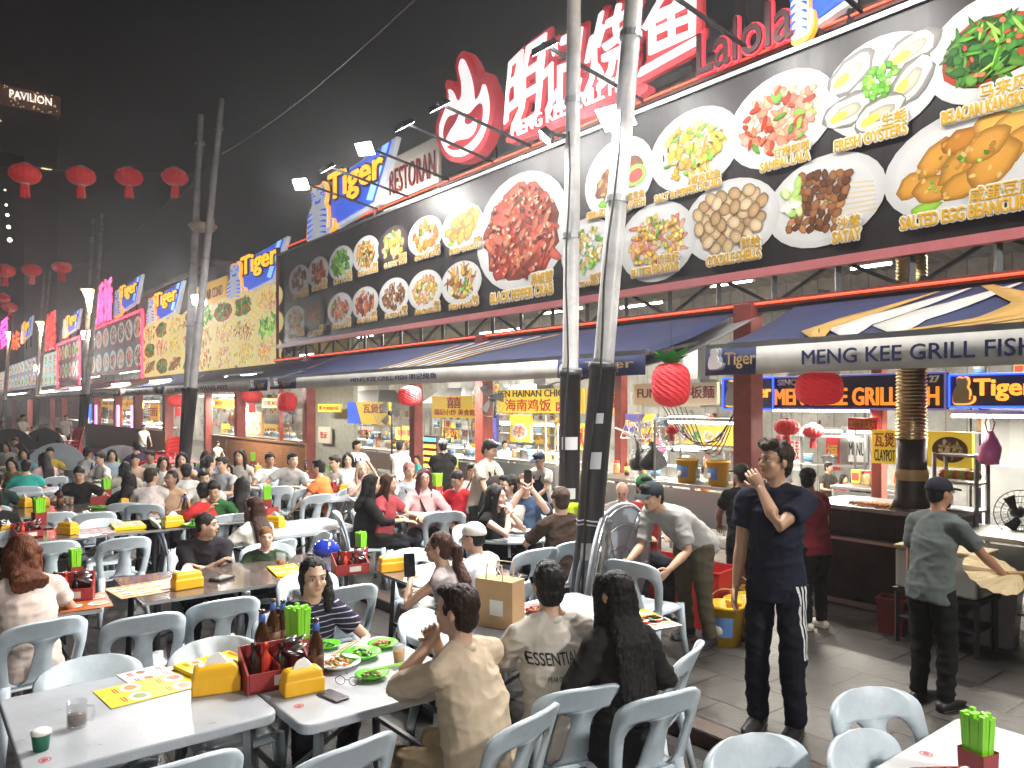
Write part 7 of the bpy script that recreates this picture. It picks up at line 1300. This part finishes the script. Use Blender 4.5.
for p,px,py,l,s in((PLG['greens'],361,658,'green plate with half eaten greens ',1.0),(PLG['meat'],383,647,'green plate of red meat nearest the man ',.8),(PLW['curry'],338,667,'white plate of noodles and sauce ',.95),(PLG['noodle'],372,678,'green bowl with chopsticks nearest the phone ',.78),(PLG['greens'],326,648,'green plate nearest the striped woman ',.75)): put(p,px,py,l+Bt,sc=s)
put(GLS,399,665,'glass of amber drink '+Bt)
P=onz(333,697,.73); t=thing('phone','dark phone lying face down '+Bt,'phone',(P.x,P.y,.731),R(100)); q=MB(); slab_xy(q,rrect(.075,.155,.012),0,.009); q.build('body',mat('phone_back',(.06,.05,.055),.25),t,bevel=.002); q=MB(); slab_xy(q,rrect(.022,.03,.006),.009,.0115); o=q.build('camera_bump',BLACKM,t); o.location=(-.02,.055,0)
P=onz(347,686,.73); t=thing('spectacles','black framed spectacles lying open '+Bt,'spectacles',(P.x,P.y,.735),R(40)); q=MB()
for s in(-1,1): q.tube([(s*.034+.024*math.cos(k*.4488),0,.02+.02*math.sin(k*.4488)) for k in range(15)],.002,5); q.tube([(s*.06,0,.028),(s*.062,.12,.012),(s*.058,.14,.0)],.002,5)
q.tube([(-.01,0,.024),(.01,0,.024)],.002,5); q.build('frame',BLACKM,t)
def sticks(px,py,rz,label,c=(.25,.55,.05)): P=onz(px,py,.73); t=MB(); [t.bar((-.11,s*.006,.035),(.11,s*.012,.05),.006) for s in(-1,1)]; tag(t.build('chopsticks',plain(c),None,loc=(P.x,P.y,.735),rz=rz),label,'chopsticks')
sticks(390,676,R(75),'lime chopsticks resting on the green bowl'); sticks(345,657,R(120),'wooden chopsticks across the half eaten greens',(.5,.35,.15))
C_='on the dark table of the tattooed man'
put(TIS,187,588,'yellow tissue box by the arm of the tattooed man',rz=R(95)); put(TIS,391,571,'yellow tissue box in front of the ponytail woman',rz=R(80)); put(CHO,361,558,'lime chopstick bundle behind the red caddy near the blue helmet',rz=.2); put(CAD,350,573,'red caddy with bottles '+C_,rz=R(80)); menu_sheet(286,571,.22,.4,R(80),'yellow menu lying near the boy',thick=.012,seed=9); menu_sheet(150,588,.5,.4,R(95),'glossy picture menu at the left end of the tattooed man table',col=(.5,.3,.1),seed=10)
put(MUGO,281,566,'glass mug of orange tea beside the boy',rz=1); P=onz(222,580,.73); t=MB(); t.box((0,0,.012),(.11,.16,.02)); tag(t.build('wallet',plain((.02,.018,.018)),None,bevel=.006,loc=(P.x,P.y,.7315),rz=.5),'black wallet near the tattooed man hands','wallet')
P=onz(326,556,.73); t=thing('helmet','shiny blue helmet on the dark table behind the striped woman','helmet',(P.x,P.y,.79),0,None,.8); q=MB(); q.ell((0,0,0),(.12,.15,.11),None,20,12,zmin=-.065); q.build('shell',mat('blue_gloss',(.01,.03,.3),.12,coat=.6),t,True); q=MB(); q.tube([(0,-.16,-.02),(0,-.19,-.035),(0,-.2,-.05)],[(.09,.006),(.08,.006),(.05,.005)],12,side=(1,0,0)); q.build('visor',BLACKM,t,True)
D_='in front of the curly haired woman'
put(CAD,70,600,'red caddy '+D_,rz=R(75),sc=1.1); put(CHO,75,580,'lime chopstick bundle '+D_,rz=.1,sc=1.05); menu_sheet(84,602,.3,.45,R(85),'glossy orange picture menu '+D_,col=(.4,.12,.03),seed=12)
for p,px,py,l,s in((TIS,68,534,'yellow tissue box left of the stacked menus',1),(TIS,8,537,'yellow tissue box at left edge beside the drinks',1),(CAD,27,538,'red caddy at left with straws',1.1),(CHO,39,524,'lime chopstick bundle of the left red caddy',1.05),(GLP,12,527,'glass of pink drink at left edge',1.1),(GLW,19,529,'pale drink glass at left edge',1.1),(TIS,24,507,'yellow tissue box behind the drinks at left, left of pair',1),(TIS,43,506,'yellow tissue box behind the drinks at left, right of pair',1),(BOT,60,508,'brown beer bottle in front of the black tee man',1.1),(CAD,100,506,'red caddy in front of the black tee man',1.),(CHO,106,498,'lime chopsticks in front of the black tee man',1.),(GLW,66,504,'pale drink glass in front of the black tee man',1.),(GLW,71,505,'second pale glass right of the first at the black tee man',1.),(PLG['greens'],98,509,'green plate before the black tee man',1),(TIS,128,507,'yellow tissue box left of the stocky man',1),(CHO,116,473,'lime chopsticks by the folded round tables',1),(BOT,96,478,'brown bottle by the folded round tables, left',1),(BOT,92,478,'brown bottle by the folded round tables, right',1),(PLW['rice'],102,482,'white plate by the folded round tables',1),
 (TIS,173,527,'yellow tissue box on the green plates table',1),(PLG['greens'],193,527,'large green plate on the green plates table',1.1),(PLG['noodle'],164,524,'green plate at left on the green plates table',1),(PLG['meat'],201,522,'green plate near the green tee man',1),(BOT,185,521,'brown bottle with pale label by the green tee man',1.15),(PLG['meat'],184,500,'green plate behind the red shirt man',1),
 (TIS,275,527,'yellow tissue box right of the brown haired woman',1),(CHO,267,510,'lime chopsticks right of the brown haired woman',1.1),(CAD,268,519,'red caddy right of the brown haired woman',1),(CHO,253,468,'lime chopsticks near the smiling far woman',1.1),(TIS,258,473,'yellow tissue box near the smiling far woman',1.1),(PLW['curry'],240,471,'plate of yellow food before the smiling far woman',1.1),(CAD,251,472,'red caddy near the smiling far woman',.9),
 (PLG['greens'],290,482,'large green plate at the grey tee man table',1.2),(PLW['curry'],281,481,'yellow heaped plate at the grey tee man table',1.1),(BOT,276,481,'brown bottle left at the grey tee man table',1.),(BOT,306,477,'brown bottle right at the grey tee man table',1.),(PLW['rice'],308,482,'white plate before the orange tee man',1),(PLW['rice'],266,483,'white plate at the left end of the grey tee man table',1),
 (TIS,347,493,'yellow tissue box before the blonde woman',1),(CHO,333,483,'lime chopsticks left of the blonde woman',1.1),(CAD,336,492,'red caddy left of the blonde woman',1),(PLG['noodle'],356,491,'green plate before the blonde woman',1.),(CHO,354,472,'lime chopsticks far behind the blonde woman',1),
 (TIS,421,506,'yellow tissue box on the pink shirt woman round table',1),(CHO,437,496,'lime chopsticks on the pink shirt woman round table',1.1),(CAD,433,504,'red caddy on the pink shirt woman round table',1),(GLP,407,506,'tall pink drink on the round table, left',1.2),(GLP,412,502,'tall pink drink on the round table, right',1.2),(PLW['curry'],427,510,'white plate on the pink shirt woman round table',.9),(PLR,443,508,'small red dish on the pink shirt woman round table',1),(GLW,440,501,'pale glass on the pink shirt woman round table',1),(PLW['rice'],447,503,'white plate before the red jersey man',.9),
 (CHO,503,522,'lime chopsticks before the drinking woman',1.15),(CAD,507,531,'red caddy before the drinking woman',1),(GLW,497,530,'pale glass before the drinking woman',1),(PLW['rice'],520,533,'white plate before the filming man',.9),(CHO,456,473,'lime chopsticks near the red jersey man',.9),
 (TIS,626,614,'yellow tissue box beside the long haired woman',1.05),(PLR,535,612,'small red dish before the lettered tee man',1),
 (CHO,978,779,'lime chopstick bundle on the bottom right table',.85),(CAD,950,812,'condiment caddy at the bottom edge on the right table',.9),
 (CHO,200,470 if 0 else 478,'lime chopsticks behind the green tee man',.9),(PLW['rice'],22,490,'white plate at the teal shirt person',1),(GLW,38,489,'glass at the teal shirt person',1)): put(p,px,py,l,sc=s*(1.22 if p is CHO else .85 if p is CAD else 1))
menu_sheet(643,617,.22,.3,R(70),'yellow menu on the long haired woman table',seed=14); menu_sheet(128,527,.3,.42,R(85),'stack of yellow menus on the third row dark table',thick=.03,seed=15); menu_sheet(95,531,.35,.4,R(85),'glossy pale menu beside the yellow menu stack',col=(.5,.42,.45),seed=16); menu_sheet(655,622,.2,.26,R(80),'white menu sheet at the end of long haired woman table',col=(.7,.68,.68),seed=17); menu_sheet(660,628,.01,.01,0,'x') if 0 else None
# paper carrier bag on the table by the lettered tee man
P=onz(510,640,.73); t=thing('paper_bag','brown paper carrier bag standing left of the lettered tee man','bag',(P.x-.25,P.y+.12,.735),R(20)); q=MB(); q.box((0,0,.14),(.26,.14,.28)); q.build('sack',CARD,t); q=MB(); [q.tube([(-.06,s*.06,.27),(-.05,s*.06,.37),(.05,s*.06,.37),(.06,s*.06,.27)],.005,6) for s in(-1,1)]; q.build('handles',plain((.6,.5,.35)),t); q=MB(); q.box((.02,-.0715,.12),(.09,.002,.09)); q.build('receipt',plain((.7,.68,.62)),t)
# held things
def held(desc,side): return V(INFO[desc]['J'][side][2])
w_=held('man in denim shirt filming with a raised phone',1)*.5+held('man in denim shirt filming with a raised phone',-1)*.5; t=MB(); slab_xy(t,rrect(.075,.15,.01),-.005,.005); o=t.build('phone',mat('phone_black',(.012,.012,.014),.2),None,bevel=.002); o.location=w_+V((.02,-.01,.12)); o.rotation_euler=(R(90),0,R(50)); tag(o,'black phone held up by the man in denim','phone')
w_=held('ponytail woman in grey tank holding up a phone',-1); t=MB(); slab_xy(t,rrect(.078,.16,.01),-.005,.005); o=t.build('phone',mat('phone_black',(.012,.012,.014),.2),None,bevel=.002); o.location=w_+V((-.03,.01,.1)); o.rotation_euler=(R(75),0,R(70)); tag(o,'dark phone held up by the ponytail woman','phone')
dm='man in grey tee and dark cap holding a palm leaf fan'; w_=held(dm,1); f_=(w_-V(INFO[dm]['J'][1][1])).normalized(); t=PF=thing('palm_fan','round palm leaf fan held out by the grey tee man','fan',w_+V((SS,CC,0))*.13,math.atan2(-CC,-SS)); q=MB(); N=30
vs=[(0.03,0,0)]+[(.19+.17*math.cos(math.pi+k*2*math.pi/N),.19*math.sin(math.pi+k*2*math.pi/N),-.01+.012*(k%2)) for k in range(N+1)]
q.add(vs,[(0,k+1,k+2) for k in range(N)]); o=q.build('leaf',mat('palm_leaf',(.55,.42,.24),.6,var=.2,vs=40,stretch=(.4,4,1)),t); s=o.modifiers.new('t','SOLIDIFY'); s.thickness=.004; PF.rotation_euler[0]=R(-30); q=MB(); q.bar((-.12,0,0),(.1,0,0),.02); q.build('handle',plain((.35,.22,.1)),t)
w_=held('man in olive tee holding a green coconut inside the stall',-1); t=MB(); t.ell((0,0,0),(.08,.08,.085),None,14,10); tag(t.build('coconut',plain((.25,.45,.05)),None,True,loc=w_+V((.05,-.08,.06))),'green coconut in the hands of the olive tee man','coconut')
# side stripes of the navy sportswear, hi-vis vest on the pole
dm='tall young man in navy sportswear with white side stripes, fingers at his chin'; r_=INFO[dm]['root']; sh=[c for c in bpy.data.objects if c.parent==r_ and c.name.startswith('trousers')][0]; bv=BVHTree.FromPolygons([v.co for v in sh.data.vertices],[p.vertices for p in sh.data.polygons]); q=MB(); hxx=-.17
for k in(-1,0,1):
    vs=[]
    for i in range(15):
        z=.90-.42*i/14
        for e in(-.005,.005): h=bv.ray_cast(V((-.8,k*.02+e+.055,z)),V((1,0,0)))[0]; hxx=h.x if h else hxx; vs.append(V((hxx-.004,k*.02+e+.055,z)))
    q.add(vs,[(2*i,2*i+2,2*i+3,2*i+1) for i in range(14)])
q.build('side_stripes',plain((.7,.7,.7)),r_)
P=at1(1.15); t=thing('safety_vest','yellow hi-vis vest hanging between the two lamp poles','vest',P+V((.16,-.05,-.1))); q=MB(); n=10; vs=[]
for i in range(n+1):
    for j in range(n+1): u=i/n-.5;v=j/n; vs.append(V((.26*u*(1-.35*v**2),.02+.03*math.sin(u*9+v*3)-.04*v,-.42+.5*v))) 
R_=Matrix.Rotation(R(40),3,'Z'); q.add([R_@v for v in vs],[(i*(n+1)+j,(i+1)*(n+1)+j,(i+1)*(n+1)+j+1,i*(n+1)+j+1) for i in range(n) for j in range(n)]); o=q.build('cloth',mat('hivis',(.5,.62,.02),.7,bump=.3,bs=12),t,True); s=o.modifiers.new('t','SOLIDIFY'); s.thickness=.012; q=MB(); [q.add([R_@(V((.26*(i/n-.5),-.001-.01+.03*math.sin((i/n-.5)*9+v*3)-.04*v,-.42+.5*v))) for v in(zz,zz+.08) for i in range(n+1)],[(i,i+1,n+2+i,n+1+i) for i in range(n)]) for zz in(.2,.45)]; q.build('reflective_band',plain((.6,.62,.6)),t)
# ---------------------------------------------------------------- added fill light: unseen pole lamps put behind the viewpoint to brighten the diners
def rear(x,y,aim,pw,label):
    t=sited('lamp_pole',label,'lamp pole',(x,y,gz(y))); q=MB(); q.tube([(x,y,gz(y)),(x,y,7)],[.09,.07],14); q.build('shaft',POLEW,t,True); flood((x,y-.1,4.9),aim,'flood light on the '+label,pw,.3,V((x,y,4.9)))
rear(3.4,4.9,(-4.,1.8,.5),1500,'unseen white lamp pole added behind the viewpoint on the pavement side'); rear(4.5,-4.6,(-4.5,2.2,.5),1100,'unseen white lamp pole added behind the viewpoint across the road'); 
for p in list(PROTOS):
    for o in [p]+[x for x in bpy.data.objects if x.parent==p or (x.parent and x.parent.parent==p)]: bpy.data.objects.remove(o)

for o in list(COL.objects): SC.collection.objects.link(o)
bpy.data.collections.remove(COL)
